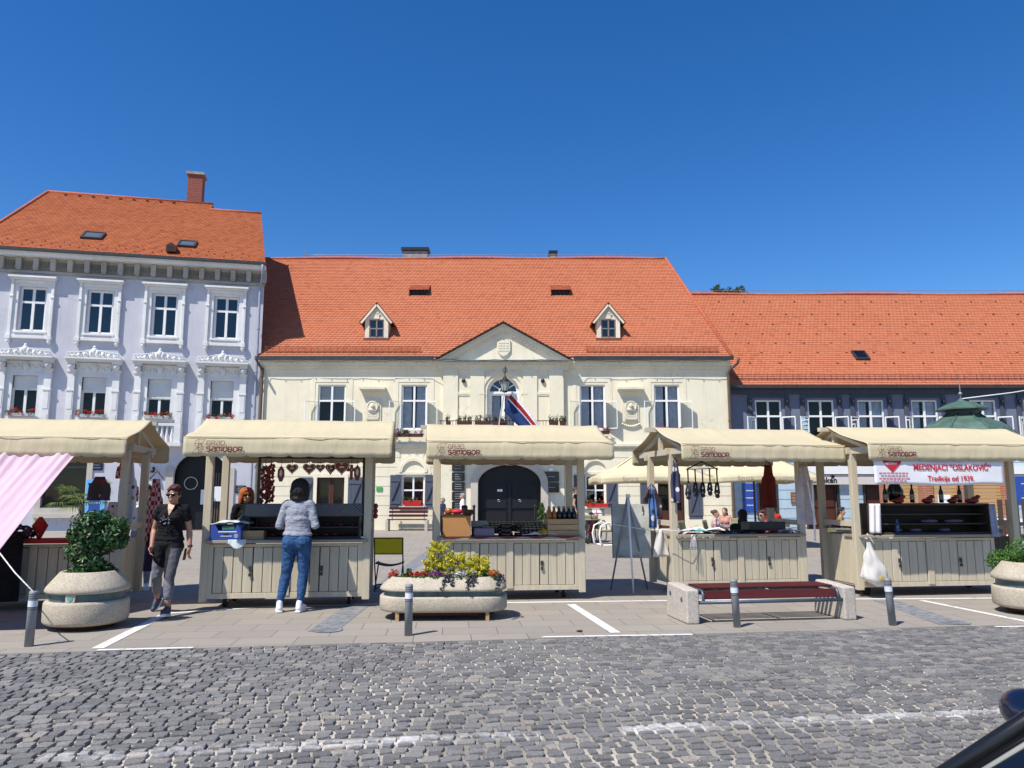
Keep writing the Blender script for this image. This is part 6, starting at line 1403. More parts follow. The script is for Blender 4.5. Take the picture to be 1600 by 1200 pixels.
# ================================================================= STREET FURNITURE
def bollard(u, v, label, lean=(0, 0), first=[]):
    g = ground(u, v)
    if not first:
        t = thing('bollard', label, 'bollard', g, 0, 'grey bollards along the street edge'); b = MB(); b.lathe([(.043, 0), (.043, .535), (.040, .548), (.0, .550)], 24); b.build('post', M['bollard'], t)
        b = MB(); b.cyl((0, 0, .395), (0, 0, .455), .0445, n=24, caps=False); b.build('reflective_band', M['bandwhite'], t); b = MB()
        for z in (.365, .385, .475, .495, .515): b.cyl((0, 0, z), (0, 0, z + .006), .0446, n=24, caps=False)
        b.build('groove', M['gutter'], t); first.append(t)
    else: t = copy_tree(first[0]); t.location = g; t['label'] = label
    t.rotation_euler = (lean[0], lean[1], 0); return t
bollard(45, 1010, 'grey bollard at the left holding the cord of the pink cloth', (.0, .01)); bollard(638, 993, 'grey bollard in front of the long flower planter', (0, .0)); bollard(1152, 980, 'leaning grey bollard in front of the concrete bench', (.03, -.05)); bollard(1395, 977, 'leaning grey bollard right of the concrete bench', (.03, -.07))

def rrect(hx, hy, r, n=7):
    p = []
    for cx, cy, a0 in ((hx - r, hy - r, 0), (-hx + r, hy - r, 90), (-hx + r, -hy + r, 180), (hx - r, -hy + r, 270)):
        for k in range(n): a = R(a0 + 90 * k / (n - 1)); p.append((cx + r * math.cos(a), cy + r * math.sin(a)))
    return p
def planter_body(t, hx, hy, r, z0, kz=1.0):
    def loft(rings, mat, name, closed=True):
        b = MB(); n = len(rrect(1, 1, .3)); vs = []
        for ins, z in rings: vs += [(x, y, z0 + (z - z0) * kz) for x, y in rrect(hx - ins, hy - ins, max(.05, r - ins))]
        fs = [(i*n+k, i*n+(k+1)%n, (i+1)*n+(k+1)%n, (i+1)*n+k) for i in range(len(rings)-1) for k in range(n)]
        b.add(vs, fs, True); b.add(vs[:n], [tuple(range(n))[::-1]]); return b.build(name, M[mat], t)
    loft([(.045, z0), (.012, z0 + .012), (.0, z0 + .03), (.0, z0 + .165), (.008, z0 + .18), (.03, z0 + .187), (.07, z0 + .187)], 'conc', 'lower_bowl')
    loft([(.055, z0 + .18), (.055, z0 + .255)], 'tealband', 'band')
    loft([(.04, z0 + .248), (.01, z0 + .252), (.0, z0 + .268), (.015, z0 + .295), (.14, z0 + .405), (.155, z0 + .412), (.18, z0 + .405), (.19, z0 + .36)], 'conc', 'upper_bowl')
    b = MB(); b.add([(x, y, z0 + .375 * kz) for x, y in rrect(hx - .18, hy - .18, max(.04, r - .18))], [tuple(range(28))]); b.build('soil', M['soil'], t)
    b = MB(); n = 28; p = rrect(hx - .12, hy - .12, max(.05, r - .12)); b.add([(x, y, z0 - .0) for x, y in p] + [(x * .93, y * .93, z0 - .05) for x, y in p], [(k, (k+1)%n, n+(k+1)%n, n+k)[::-1] for k in range(n)]); b.build('plinth', M['brownwood'], t)
def clump(name, label, cat, loc, parts, group=None, seed=1):
    """a flowering clump: leaves plus petals, each list entry (dx,dy,dz, rx,ry,rz, n, size, material)"""
    t = thing(name, label, cat, loc, 0, group); r = random.Random(seed); d = {}
    for p in parts:
        b = d.setdefault(p[8], MB()); leaf_quads(b, p[:3], p[3:6], p[6], p[7], r, .35, sq=p[9] if len(p) > 9 else 1.0)
    for m, b in d.items(): b.build('leaves' if 'leaf' in m else 'blossoms', M[m], t)
    return t
# round planter, left, with topiary
gp = ground(138, 970); PL = Vector((-4.98, 9.28, 0))
t = thing('planter', 'tall round concrete planter at the left holding the cloud pruned shrub', 'planter', PL, R(4)); planter_body(t, .445, .445, .42, .06, 1.42)
b = MB(); b.box(-.055, .045, -.417, -.385, .06 + .19 * 1.42, .06 + .248 * 1.42); b.build('badge', M['stone'], t); b = MB(); b.cyl((-.005, -.4175, .372), (-.005, -.423, .372), .028, n=14); b.build('badge_emblem', M['mint'], t)
def topiary():
    t = thing('cloud_pruned_shrub', 'dark green cloud pruned shrub in the round planter at the left', 'shrub', (PL.x, PL.y, .60), 0); r = random.Random(44); Y = PL.y
    def L(u, v, dy=0): q = at(u, v, Y + dy); return (q.x - PL.x, dy, q.z - .60)
    blobs = [(140, 824, .22, .22, .20, -.04), (172, 836, .22, .22, .22, .05), (152, 812, .17, .17, .13, .0), (183, 822, .14, .14, .12, .04), (124, 862, .16, .17, .16, -.08), (140, 880, .19, .18, .14, -.06), (128, 893, .17, .17, .08, -.08), (160, 889, .14, .16, .10, .02), (116, 836, .09, .10, .10, 0), (186, 846, .12, .13, .10, .05), (150, 850, .13, .14, .11, -.06), (172, 893, .09, .10, .06, .03)]
    b = MB()
    for i, (u, v, rx, ry, rz, dy) in enumerate(blobs): leaf_quads(b, L(u, v, dy), (rx * .95, ry * .95, rz * .95), int(5600 * rx * rz * 2.4 + 60), .034, r, .55)
    b.build('leaves', M['leafdark'], t)
    b = MB(); b.tube([(.02, 0, -.1), (.0, 0, .08), (.10, .02, .22), (.12, .0, .42)], [.03, .026, .02, .012], 8); b.tube([(.10, .02, .22), (.20, .04, .26), (.26, .05, .36)], [.02, .016, .01], 7); b.tube([(.0, 0, .12), (-.10, -.04, .25), (-.12, -.05, .38)], [.02, .014, .01], 7); b.build('branch', M['bark'], t)
topiary()
# long planter with golden conifers and flowers
gl = ground(687, 972); LP = Vector((gl.x + .01, gl.y + .42, 0)); LA = R(2.5)
t = thing('planter', 'long rounded concrete planter full of flowers in front of the honey stall', 'planter', LP, LA); planter_body(t, .80, .40, .34, .10)
b = MB()
for x in (-.55, .55):
    for y in (-.36, .30): b = MB(); b.box(x - .022, x + .022, y, y + .06, 0, .11); b.build('wooden_block', M['crate'], t)
def lp(u, v, dy=0.0): q = at(u, v, LP.y + dy); return q
def gold(u, vtop, vbot, w, label, seed, n=520):
    top, bot = lp(u, vtop), lp(u, vbot); h = top.z - bot.z; t = thing('golden_conifer', label, 'conifer', (bot.x, LP.y + .03, bot.z), 0, 'golden conifers in the long planter'); r = random.Random(seed); b = MB()
    for k in range(int(n / 12)):
        z = r.random() ** .8; a = r.uniform(0, 6.28); q = w * (1 - .55 * z) * r.uniform(.3, 1.0); p = Vector((q * math.cos(a), q * .8 * math.sin(a), h * z)); e = p + Vector((.09 * math.cos(a), .09 * math.sin(a), .05 - .10 * (1 - z)))
        for j in range(14): s_ = p.lerp(e, j / 13); leaf_quads(b, s_, (.026, .026, .026), 3, .022, r, .2)
    b.build('foliage', M['leafyellow'], t); b = MB(); b.tube([(0, 0, -.08), (0, 0, h * .8)], [.014, .005], 6)
    for k in range(8): a = k * 2.4; b.tube([(0, 0, h * .1 * k * .9), (w * .6 * math.cos(a), w * .6 * math.sin(a), h * .1 * k + .05)], [.007, .003], 5)
    b.build('branch', M['bark'], t); return t
gold(684, 853, 915, .165, 'tallest golden conifer at the left of the three, weeping over the planter edge', 1, 860); gold(716, 866, 912, .10, 'pointed golden conifer in the middle of the three', 2, 400); gold(747, 875, 912, .15, 'broad golden conifer at the right of the three', 3, 620)
def spiky(u, vtop, vbot, w, label, seed, mat='leafgreen', n=9):
    top, bot = lp(u, vtop), lp(u, vbot); t = thing('dwarf_conifer', label, 'conifer', (bot.x, LP.y - .06, bot.z), 0); r = random.Random(seed); b = MB(); h = top.z - bot.z
    for k in range(n):
        x = r.uniform(-w, w); hh = h * r.uniform(.55, 1) * (1 - .3 * abs(x) / w)
        for j in range(int(hh * 240)): leaf_quads(b, (x * (.5 + .5 * j / (hh * 240)), r.uniform(-w, w) * .5, hh * j / (hh * 240)), (.022, .022, .02), 3, .03, r, .3)
    b.build('foliage', M[mat], t); b = MB(); b.tube([(0, 0, -.06), (0, 0, h * .6)], [.012, .004], 6); b.build('stem', M['bark'], t)
spiky(641, 886, 910, .10, 'small dark green dwarf pine at the left of the long planter', 4); spiky(752, 890, 914, .13, 'dark green rosemary like bush at the right of the long planter', 5, 'leafgreen', 16); spiky(627, 897, 914, .12, 'low green herb clump beside the dwarf pine', 6, 'leafbox', 8)
for (u, v, dy, rx, rz, mt, lb, n) in ((615, 905, -.1, .07, .05, 'red', 'small red and cream flowers at the left end of the long planter', 50), (654, 911, -.2, .12, .03, 'red', 'bright red flowers spilling beside the bollard', 110), (681, 911, -.2, .13, .025, 'purple', 'dark purple flowers at the foot of the tallest golden conifer', 120), (716, 910, -.2, .12, .035, 'whitepet', 'pinkish white flowers at the foot of the middle golden conifer', 80), (772, 908, -.12, .08, .05, 'orange', 'orange flowers at the right end of the long planter', 110), (667, 906, .1, .08, .04, 'purple', 'small violet flowers behind the bright red ones', 60)):
    q = lp(u, v, dy); clump('flower_clump', lb, 'flowers', (q.x, LP.y + dy, .515), [(0, 0, .03, rx, .08, rz, int(n * 1.2), .020, mt), (0, 0, .0, rx * 1.1, .09, rz, n, .028, 'leafgreen')], 'flowers in the long planter', int(u))
def trailing(u, v, label, seed):
    q = lp(u, v, -.36); r = random.Random(seed); t = thing('trailing_plant', label, 'plant', (q.x, LP.y - .23, .517), 0, 'trailing plants on the long planter'); b = MB(); s = MB()
    for k in range(4):
        x = r.uniform(-.06, .06); pts = [(x * .4, .06, -.02), (x * .6, -.01, .008), (x * .9, -.07, -.035), (x, -.12, -.075), (x * 1.1, -.175, -.12 - .03 * r.random())][:3 + k % 3]; s.tube(pts, .004, 4)
        for p in pts[1:]: leaf_quads(b, (p[0], p[1] - .015, p[2]), (.03, .015, .03), 16, .022, r)
    s.build('stem', M['bark'], t); b.build('leaves', M['tealleaf'], t)
M['tealleaf'] = leafmat('blue_grey_leaf', (.02, .03, .04), (.04, .055, .07), (.10, .12, .14), .1)
trailing(700, 917, 'dark trailing plant hanging over the planter rim below the tallest conifer', 1); trailing(737, 915, 'dark trailing plant hanging over the planter rim below the right conifer', 2); trailing(783, 917, 'dark trailing plant hanging over the right end of the long planter', 3)
# planter at the right edge
gr = ground(1558, 948); PR = Vector((6.82, 10.35, 0))
t = thing('planter', 'round concrete planter with a bright green bush cut by the right edge', 'planter', PR, R(-8)); planter_body(t, .455, .455, .43, .08, 1.40); b = MB(); b.cyl((.05, -.42, 0), (.05, -.42, .08), .09, .08, 10); b.build('foot', M['conc'], t)
t = thing('box_bush', 'bright green bushy box shrub in the planter at the right edge', 'shrub', (PR.x, PR.y, .60), 0); r = random.Random(8); b = MB()
for k in range(16): leaf_quads(b, (r.uniform(-.26, .26), r.uniform(-.26, .26), r.uniform(.0, .24)), (.17, .17, .15), 420, .024, r, .4)
b.build('leaves', M['leafbox'], t); b = MB()
for k in range(6): b.tube([(0, 0, -.06), (r.uniform(-.2, .2), r.uniform(-.2, .2), .28)], [.012, .004], 5)
b.build('stem', M['bark'], t)
# slatted bench between concrete cheeks
def front_bench():
    a, c = Vector((2.18, 9.50, 0)), Vector((4.13, 9.80, 0)); d = (c - a); ang = math.atan2(d.y, d.x); w = d.length; O = a; t = thing('slatted_bench', 'backless maroon slatted bench between two rough concrete cheeks by the street', 'bench', O, ang)
    for x0 in (-.11, w - .05):
        b = MB(); b.add([(x0, -.06, 0), (x0 + .16, -.06, 0), (x0 + .16, -.06, .40), (x0, -.06, .40), (x0, .66, 0), (x0 + .16, .66, 0), (x0 + .16, .60, .425), (x0, .60, .425)], [(0,1,2,3), (5,4,7,6), (1,5,6,2), (4,0,3,7), (3,2,6,7), (4,5,1,0)]); ch = b.build('concrete_cheek', M['conc2'], t, .022, 3)
        b = MB()
        for y, z in ((.10, .27), (.48, .30)): b.cyl((x0 - .006, y, z), (x0 + .01, y, z), .028, n=14)
        b.build('steel_cap', M['bluesteel'], ch)
    for k in range(6):
        y = .05 + k * .088; z = .385 if k else .345; b = MB()
        if k == 0: b.obox((w / 2 + .03, .015, .325), (w - .24, .024, .10), Matrix.Rotation(R(-12), 3, 'X'))
        else: b.box(.14, w - .09, y - .026, y + .026, .385, .408)
        b.build('slat', M['maroonslat'], t, .005, 2)
    b = MB(); b.tube([(.04, -.02, .245), (w - .04, -.02, .245)], .022, 10); b.tube([(.06, .52, .33), (w - .06, .52, .33)], .02, 8)
    for x in (.12, w - .1): b.tube([(x, -.02, .25), (x, -.012, .33), (x, .02, .372), (x, .08, .376), (x, .52, .376)], .018, 8)
    b.tube([(w / 2, .04, .374), (w / 2, .52, .374)], .014, 6); b.build('steel_frame', M['bluesteel'], t)
front_bench()
def wall_bench(u0, u1, v, label):
    Yb = 32.0; a, c = at(u0, v, Yb), at(u1, v, Yb); w = c.x - a.x; t = thing('wall_bench', label, 'bench', (a.x, Yb, 0), 0)
    for x in (0.0, w - .12): b = MB(); b.box(x, x + .12, -.02, .5, 0, .44); b.build('concrete_leg', M['conc2'], t, .01)
    for k in range(4): b = MB(); b.box(.06, w - .06, .0 + .12 * k, .09 + .12 * k, .44, .475); b.build('slat', M['maroonslat'], t)
    for k in range(3): b = MB(); b.box(.06, w - .06, .50 + .02 * k, .535 + .02 * k, .56 + .15 * k, .66 + .15 * k); b.build('back_slat', M['maroonslat'], t)
    b = MB()
    for x in (.2, w - .2): b.bar((x, .5, .4), (x, .6, 1.0), .05, .03)
    b.build('back_frame', M['bluesteel'], t)
wall_bench(602, 668, 826, 'maroon bench with a backrest against the cream wall below the red window box')
# lime folding chair
def folding_chair_():
    g = ground(606, 924); t = thing('folding_chair', 'folding chair with lime green mesh back and dark seat behind the long planter', 'chair', (g.x, g.y, 0), R(3)); w = .225; b = MB()
    # seen from behind: back towards the camera leaning to it
    for s in (-1, 1):
        b.tube([(s * w, .30, 0), (s * w, .05, .42), (s * w, -.06, .84)], .011, 7); b.tube([(s * (w - .025), -.10, 0), (s * (w - .025), .40, .43)], .011, 7)
    b.tube([(-w, -.06, .835), (w, -.06, .835)], .011, 6); b.tube([(-w, .0, .58), (w, .0, .58)], .009, 6); b.tube([(-w + .02, -.04, .06), (w - .02, -.04, .06)], .009, 6); b.tube([(-w, .28, .08), (w, .28, .08)], .009, 6); b.build('frame', M['gutter'], t)
    b = MB(); b.grid(lambda u, v: (-w + 2 * w * u, .0 - .06 * v + .018 * math.sin(math.pi * u), .58 + .255 * v - .0 * math.sin(math.pi * u)), 14, 8); b.build('mesh_back', M['limemesh'], t, solid=.004)
    b = MB(); b.grid(lambda u, v: (-w + 2 * w * u, .06 + .36 * v, .43 - .045 * math.sin(math.pi * u)), 14, 8); b.build('seat', M['navy'], t, solid=.008)
folding_chair_()
# easel with grey-green board
def easel():
    g = ground(988, 928); t = thing('easel', 'pale metal tripod easel carrying a blank board between two stalls', 'easel', (g.x, g.y, 0), 0); ap = (-.02, .14, 1.50)
    for p in ((.02, 0, 0), (-.27, .50, 0), (.33, .55, 0)): b = MB(); b.tube([p, ap], [.013, .02], 8); b.build('leg', M['palemetal'] if p[0] < .3 and p[0] > -.1 else M['bollard'], t)
    b = MB(); b.bar((-.05, .13, 1.50), (.02, .13, 1.50), .03, .06); b.tube([(-.16, .30, .55), (.18, .30, .55)], .012, 6); b.build('crossbar', M['steel'], t)
    t2 = thing('display_board', 'blank dark grey green board standing on the tripod easel', 'board', (g.x, g.y + .36, .40), R(-1)); a, c = at(957, 787, g.y + .36), at(1016, 787, g.y + .36); zt = a.z - .40; zb = at(957, 872, g.y + .36).z - .40
    M_ = Matrix.Translation((0, 0, zb)) @ Matrix.Rotation(R(-7), 4, 'X'); b = MB(); b.M = M_; b.box(a.x - g.x, c.x - g.x, 0, .012, 0, zt - zb); b.build('panel', M['boardgrey'], t2)
    b = MB(); b.M = M_; 
    for q in ((a.x - g.x - .012, a.x - g.x), (c.x - g.x, c.x - g.x + .012)): b.box(q[0], q[1], -.006, .018, 0, zt - zb)
    b.build('edge', M['gutter'], t2)
easel()
# ================================================================= CAR at the lower right corner
def car():
    h = Vector((-math.cos(ST), -math.sin(ST), 0)); t = thing('parked_car', 'dark car parked at the right whose windscreen pillar and door mirror show in the corner', 'car', (1.97, 1.15, 0), math.atan2(h.y, h.x))
    # local x forward, y to the car's left (towards the photographer), z up
    secs = [(-2.02, .60, .38, .78), (-1.95, .74, .26, .90), (-1.6, .81, .20, .96), (-.8, .83, .18, .97), (.2, .83, .18, .965), (.95, .82, .18, .95), (1.4, .80, .2, .87), (1.85, .72, .24, .74), (2.0, .58, .32, .62)]
    b = MB(); n = 18; vs = []
    for x, hw, z0, z1 in secs:
        for k in range(n):
            a = 2 * math.pi * k / n + math.pi / n; c, s_ = math.cos(a), math.sin(a); e = .36; vs.append((x, hw * math.copysign(abs(c) ** e, c), (z0 + z1) / 2 + (z1 - z0) / 2 * math.copysign(abs(s_) ** e, s_)))
    m = len(secs); b.add(vs, [(i*n+k, i*n+(k+1)%n, (i+1)*n+(k+1)%n, (i+1)*n+k) for i in range(m-1) for k in range(n)] + [tuple(range(n))[::-1], tuple((m-1)*n+k for k in range(n))], True); body = b.build('body', M['carpaint'], t); sb = body.modifiers.new('Subsurf', 'SUBSURF'); sb.levels = sb.render_levels = 2
    base = [(1.02, .69, .955), (1.02, -.69, .955), (-1.6, -.68, .95), (-1.6, .68, .95)]; top = [(.22, .56, 1.40), (.22, -.56, 1.40), (-1.05, -.56, 1.40), (-1.05, .56, 1.40)]
    b = MB(); b.quad(base[0], base[1], top[1], top[0]); b.build('windscreen', M['carglass'], t)
    for i, nm in ((1, 'side_window'), (2, 'rear_window'), (3, 'side_window')): b = MB(); b.quad(base[i], base[(i+1) % 4], top[(i+1) % 4], top[i]); b.build(nm, M['carglass'], t)
    b = MB(); b.box(-1.08, .25, -.57, .57, 1.395, 1.43); r_ = b.build('roof', M['carpaint'], t, .02, 3)
    for p, q in zip(base, top): b = MB(); b.tube([p, Vector(p).lerp(Vector(q), .5) + Vector((0, .012 * (1 if p[1] > 0 else -1), .012)), q], [.019, .018, .018], 8); b.build('pillar', M['carblack'], t)
    for s in (-1, 1): b = MB(); b.tube([(.99, s * .640, .968), (.215, s * .515, 1.408)], .007, 6); b.build('windscreen_seal', M['seal'], t)
    for s in (-1, 1):
        b = MB(); b.ell((.592, s * .893, 1.025), (.052, .082, .054), 16, 12); mr = b.build('door_mirror', M['carpaint'], t); b = MB(); b.tube([(.70, s * .72, .985), (.62, s * .86, 1.01)], .018, 8); b.build('mirror_arm', M['carblack'], mr)
    b = MB(); b.tube([(1.04, -.62, .955), (1.04, .1, .985)], .012, 6); b.tube([(1.07, -.66, .945), (1.05, -.56, .975), (1.0, -.5, .97)], .028, 8); b.build('wiper', M['carblack'], t)
    for x in (-1.28, 1.28):
        for s in (-1, 1):
            b = MB(); b.cyl((x, s * .64, .30), (x, s * .835, .30), .30, n=28); wh = b.build('wheel', M['rubber'], t, .03, 3); b = MB(); b.cyl((x, s * .836, .30), (x, s * .845, .30), .19, n=24); b.build('rim', M['steel'], wh)
    for s in (-1, 1): b = MB(); b.ell((1.86, s * .56, .62), (.12, .14, .07), 12, 8); b.build('headlight', M['frosted'], t)
    for s in (-1, 1): b = MB(); b.ell((-1.97, s * .58, .74), (.05, .13, .09), 12, 8); b.build('tail_light', M['sign_red'], t)
M['seal'] = simple('pale_seal', (.30, .31, .26), .35, .1)
car()


g = ground(905, 987); b = MB(); b.grid(lambda u, v: (.07 * (u - .5), .05 * (v - .5) * math.sin(math.pi * (.15 + .7 * u)) * 1.6, .008 + .012 * abs(u - .5)), 6, 4); tag(b.build('fallen_leaf', M['brownwood'], loc=(g.x, g.y, 0), rz=.6, solid=.002), 'small brown red leaf lying on the paving inside the middle parking bay', 'leaf')
# ================================================================= PEOPLE
M['darkgreen'] = fabric('dark_green_fabric', (.012, .022, .018)); M['pinktop'] = fabric('pale_pink_fabric', (.62, .42, .42)); M['pinktop2'] = fabric('salmon_fabric', (.5, .26, .2)); M['redshirt'] = fabric('red_shirt', (.5, .035, .02)); M['ochre'] = fabric('ochre_fabric', (.35, .22, .08))
V3 = Vector
def lerp(a, b, t): return V3(a).lerp(V3(b), t)
STAND = dict(pel=(0, 0, .92), wai=(0, 0, 1.07), che=(0, 0, 1.25), nec=(0, .01, 1.42), hea=(0, -.015, 1.555), yaw=0.0, nod=0.0,
  shL=(.165, .0, 1.37), elL=(.21, .02, 1.09), wrL=(.23, -.05, .86), shR=(-.165, .0, 1.37), elR=(-.21, .02, 1.09), wrR=(-.23, -.05, .86),
  hiL=(.085, 0, .88), knL=(.095, -.01, .48), anL=(.095, .02, .09), hiR=(-.085, 0, .88), knR=(-.095, -.01, .48), anR=(-.095, .02, .09), ftL=(0, -1, 0), ftR=(0, -1, 0), haL=(0, -.12, -1), haR=(0, -.12, -1))
def folds(o, vox):
    if vox > .0125: return
    tx = bpy.data.textures.get('folds') or bpy.data.textures.new('folds', 'CLOUDS'); tx.noise_scale = .055; tx.noise_depth = 2; q = o.modifiers.new('Displace', 'DISPLACE'); q.texture = tx; q.strength = .017; q.mid_level = .5
def person(label, loc, rz, pose=None, top='black', legs='denim', sleeve=.55, leglen=1.0, skin='skin', hair='hairdark', hstyle='short', shoe='shoe', scale=1.0, vox=.011, bulk=1.0, glasses=False, bust=1, group=None, hands=True, extra=None):
    J = dict(STAND); J.update(pose or {}); T = thing('person', label, 'person', loc, rz, group); k = bulk
    def S(p): return V3(p) * scale
    HM = Matrix.Rotation(J['yaw'], 3, 'Z') @ Matrix.Rotation(J['nod'], 3, 'X'); hc = V3(J['hea'])
    def hp(x, y, z): return hc + HM @ V3((x, y, z))
    def torso(b, g):
        b.ell(J['pel'], ((.172 * k + g), (.118 * k + g), .125 + g), 16, 11); b.ell(lerp(J['pel'], J['wai'], .55), (.155 * k + g, .112 * k + g, .12 + g), 16, 11); b.ell(J['wai'], (.138 * k + g, .102 * k + g, .13 + g), 16, 11); b.ell(J['che'], (.152 * k + g, .108 * k + g, .15 + g), 16, 11)
        b.cap(lerp(J['shL'], J['shR'], .06), lerp(J['shL'], J['shR'], .94), .056 + g, .056 + g); b.cap(lerp(J['che'], J['nec'], .45), J['nec'], .085 + g, .055 + g)
        if bust:
            for s in (-1, 1): c = V3(J['che']) + V3((s * .07, -.075 * k, .01)); b.ell(c, (.068 + g, .062 + g, .07 + g), 12, 9)
    def leg(b, s, g, cut=1.0, hip=True):
        h, n, a = V3(J['hi' + s]), V3(J['kn' + s]), V3(J['an' + s]); b.cap(h, n, .092 * k + g, .056 * k + g, 14)
        if hip: b.ell(h + V3((0, .03, .0)), (.095 * k + g, .105 * k + g, .11 + g), 12, 9)
        e = n.lerp(a, cut); b.cap(n, n.lerp(a, min(.36, cut)), .054 * k + g, .056 * k + g, 12); 
        if cut > .36: b.cap(n.lerp(a, .36), e, .056 * k + g, .056 * k + g + (.034 - .056 * k) * (cut - .36) / .64, 12)
    b = MB(); torso(b, 0)
    b.cap(J['nec'], hc + V3((0, .01, -.03)), .052, .05)
    b.ell(hp(0, .012, .02), (.074, .092, .098), 18, 13, HM); b.ell(hp(0, -.022, -.05), (.056, .064, .062), 16, 11, HM); b.ell(hp(0, -.05, -.083), (.028, .026, .024), 10, 8, HM)
    b.cap(hp(0, -.086, .012), hp(0, -.108, -.022), .009, .014, 8); b.ell(hp(0, -.082, -.056), (.024, .010, .006), 9, 6, HM); b.ell(hp(0, -.080, -.064), (.020, .010, .006), 9, 6, HM)
    for s in (-1, 1): b.ell(hp(s * .074, .015, -.005), (.010, .02, .032), 8, 7, HM); b.ell(hp(s * .034, -.062, -.022), (.024, .02, .022), 9, 7, HM)
    for s in 'LR':
        b.cap(J['sh' + s], J['el' + s], .047 * k, .037 * k); b.cap(J['el' + s], lerp(J['el' + s], J['wr' + s], .3), .037 * k, .039 * k); b.cap(lerp(J['el' + s], J['wr' + s], .3), J['wr' + s], .039 * k, .026)
        leg(b, s, 0); a = V3(J['an' + s]); f = V3(J['ft' + s]).normalized(); sd_ = V3((-f.y, f.x, 0)).normalized(); up_ = sd_.cross(f); up_ = up_ if up_.z > 0 else -up_; b.cap(a + f * -.02 - up_ * .035, a + f * .11 - up_ * .052, .030, .020)
        d = V3(J['ha' + s]).normalized(); sx = 1 if s == 'L' else -1; side = V3((0, -1, 0)); side = (side - d * side.dot(d)).normalized(); pn = d.cross(side) * sx; w = V3(J['wr' + s])
        Mx = Matrix((side, pn, d)).transposed(); b.cap(w, w + d * .03, .026, .026, 10); b.ell(w + d * .055, (.040, .018, .046), 12, 9, Mx)
        if hands:
            for i, (o, l) in enumerate(((.030, .066), (.011, .076), (-.009, .07), (-.028, .054))):
                p0 = w + d * .088 + side * o; cur = -pn * sx; p1 = p0 + (d * .93 + cur * .30).normalized() * l * .45; p2 = p1 + (d * .7 + cur * .7).normalized() * l * .33; p3 = p2 + (d * .35 + cur * .9).normalized() * l * .27
                b.cap(p0, p1, .0095, .009, 8); b.cap(p1, p2, .009, .008, 8); b.cap(p2, p3, .008, .0065, 8)
            p0 = w + d * .03 + side * .032; p1 = p0 + (d * .6 + side * .75).normalized() * .036; p2 = p1 + (d * .95 + side * .15).normalized() * .032; b.cap(p0, p1, .013, .0105, 8); b.cap(p1, p2, .0105, .008, 8)
    b.v = [tuple(q * scale for q in p) for p in b.v]; remesh(b.build('body', M[skin], T), vox * (.62 if hands else 1), 3)
    # eyes
    if vox < .015:
        b = MB()
        for s in (-1, 1): b.ell(hp(s * .031, -.079, .012), (.012, .006, .0065), 9, 6, HM)
        b.v = [tuple(q * scale for q in p) for p in b.v]; b.build('eyes', M['lens'], T)
    if glasses:
        b = MB()
        for s in (-1, 1): b.ell(hp(s * .035, -.092, .010), (.032, .009, .022), 14, 9, HM); b.tube([hp(s * .066, -.085, .016), hp(s * .078, .015, .014)], .004, 5)
        b.tube([hp(-.02, -.100, .018), hp(.02, -.100, .018)], .004, 5); b.v = [tuple(q * scale for q in p) for p in b.v]; b.build('sunglasses', M['lens'], T)
    # shirt
    g = .013; b = MB(); hem = extra if extra else .93; pc = lerp(J['pel'], J['wai'], .5)
    b.lathe([(.0, hem), (.166 * k + g + .006, hem), (.170 * k + g, hem + .03), (.152 * k + g, 1.02), (.140 * k + g, 1.09), (.150 * k + g, 1.2), (.0, 1.22)], 20, (pc.x, pc.y, 0), True, 1, .70) if J['pel'][2] > .8 else b.ell(J['pel'], (.172 * k + g, .118 * k + g, .125 + g), 16, 11)
    b.ell(J['wai'], (.138 * k + g, .102 * k + g, .13 + g), 16, 11); b.ell(J['che'], (.152 * k + g, .108 * k + g, .15 + g), 16, 11)
    b.cap(lerp(J['shL'], J['shR'], .06), lerp(J['shL'], J['shR'], .94), .056 + g, .056 + g); b.cap(lerp(J['che'], J['nec'], .3), lerp(J['che'], J['nec'], .74), .09 + g, .068 + g)
    if bust:
        for q in (-1, 1): b.ell(V3(J['che']) + V3((q * .07, -.075 * k, .01)), (.068 + g, .062 + g, .07 + g), 12, 9)
    if sleeve:
        for s in 'LR':
            e, w = V3(J['el' + s]), V3(J['wr' + s])
            if sleeve <= 1: b.cap(J['sh' + s], lerp(J['sh' + s], e, sleeve), .047 * k + g - .001, (.047 - .01 * sleeve) * k + g + .002)
            else: b.cap(J['sh' + s], e, .045 * k + g - .002, .037 * k + g - .001); b.cap(e, e.lerp(w, sleeve - 1), .037 * k + g + .003, .034 * k + g)
    z_hem = V3(J['pel']).z - .07
    b.v = [tuple(q * scale for q in p) for p in b.v]; sh = remesh(b.build('shirt', M[top], T), vox, 4); folds(sh, vox)
    # trousers or leggings
    g = .010; b = MB(); b.ell(J['pel'], (.172 * k + g, .118 * k + g, .125 + g), 16, 11)
    for s in 'LR': leg(b, s, g, leglen)
    b.v = [tuple(q * scale for q in p) for p in b.v]; folds(remesh(b.build('trousers', M[legs], T), vox, 4), vox)
    for s in 'LR':
        a = V3(J['an' + s]); f = V3(J['ft' + s]).normalized(); sd = V3((-f.y, f.x, 0)).normalized(); up = sd.cross(f) * -1
        if up.z < 0: up = -up
        b = MB(); b.cap(a + f * -.025 + up * -.02, a + f * -.02 + up * .02, .043, .040); b.cap(a + f * -.035 - up * .045, a + f * .10 - up * .055, .042, .040); b.cap(a + f * .08 - up * .055, a + f * .155 - up * .058, .040, .032); b.cap(a + f * -.01 + up * .0, a + f * .11 - up * .035, .036, .028)
        b.v = [tuple(q * scale for q in p) for p in b.v]; so_ = remesh(b.build('shoe', M[shoe], T), .009 if vox < .015 else .016, 3)
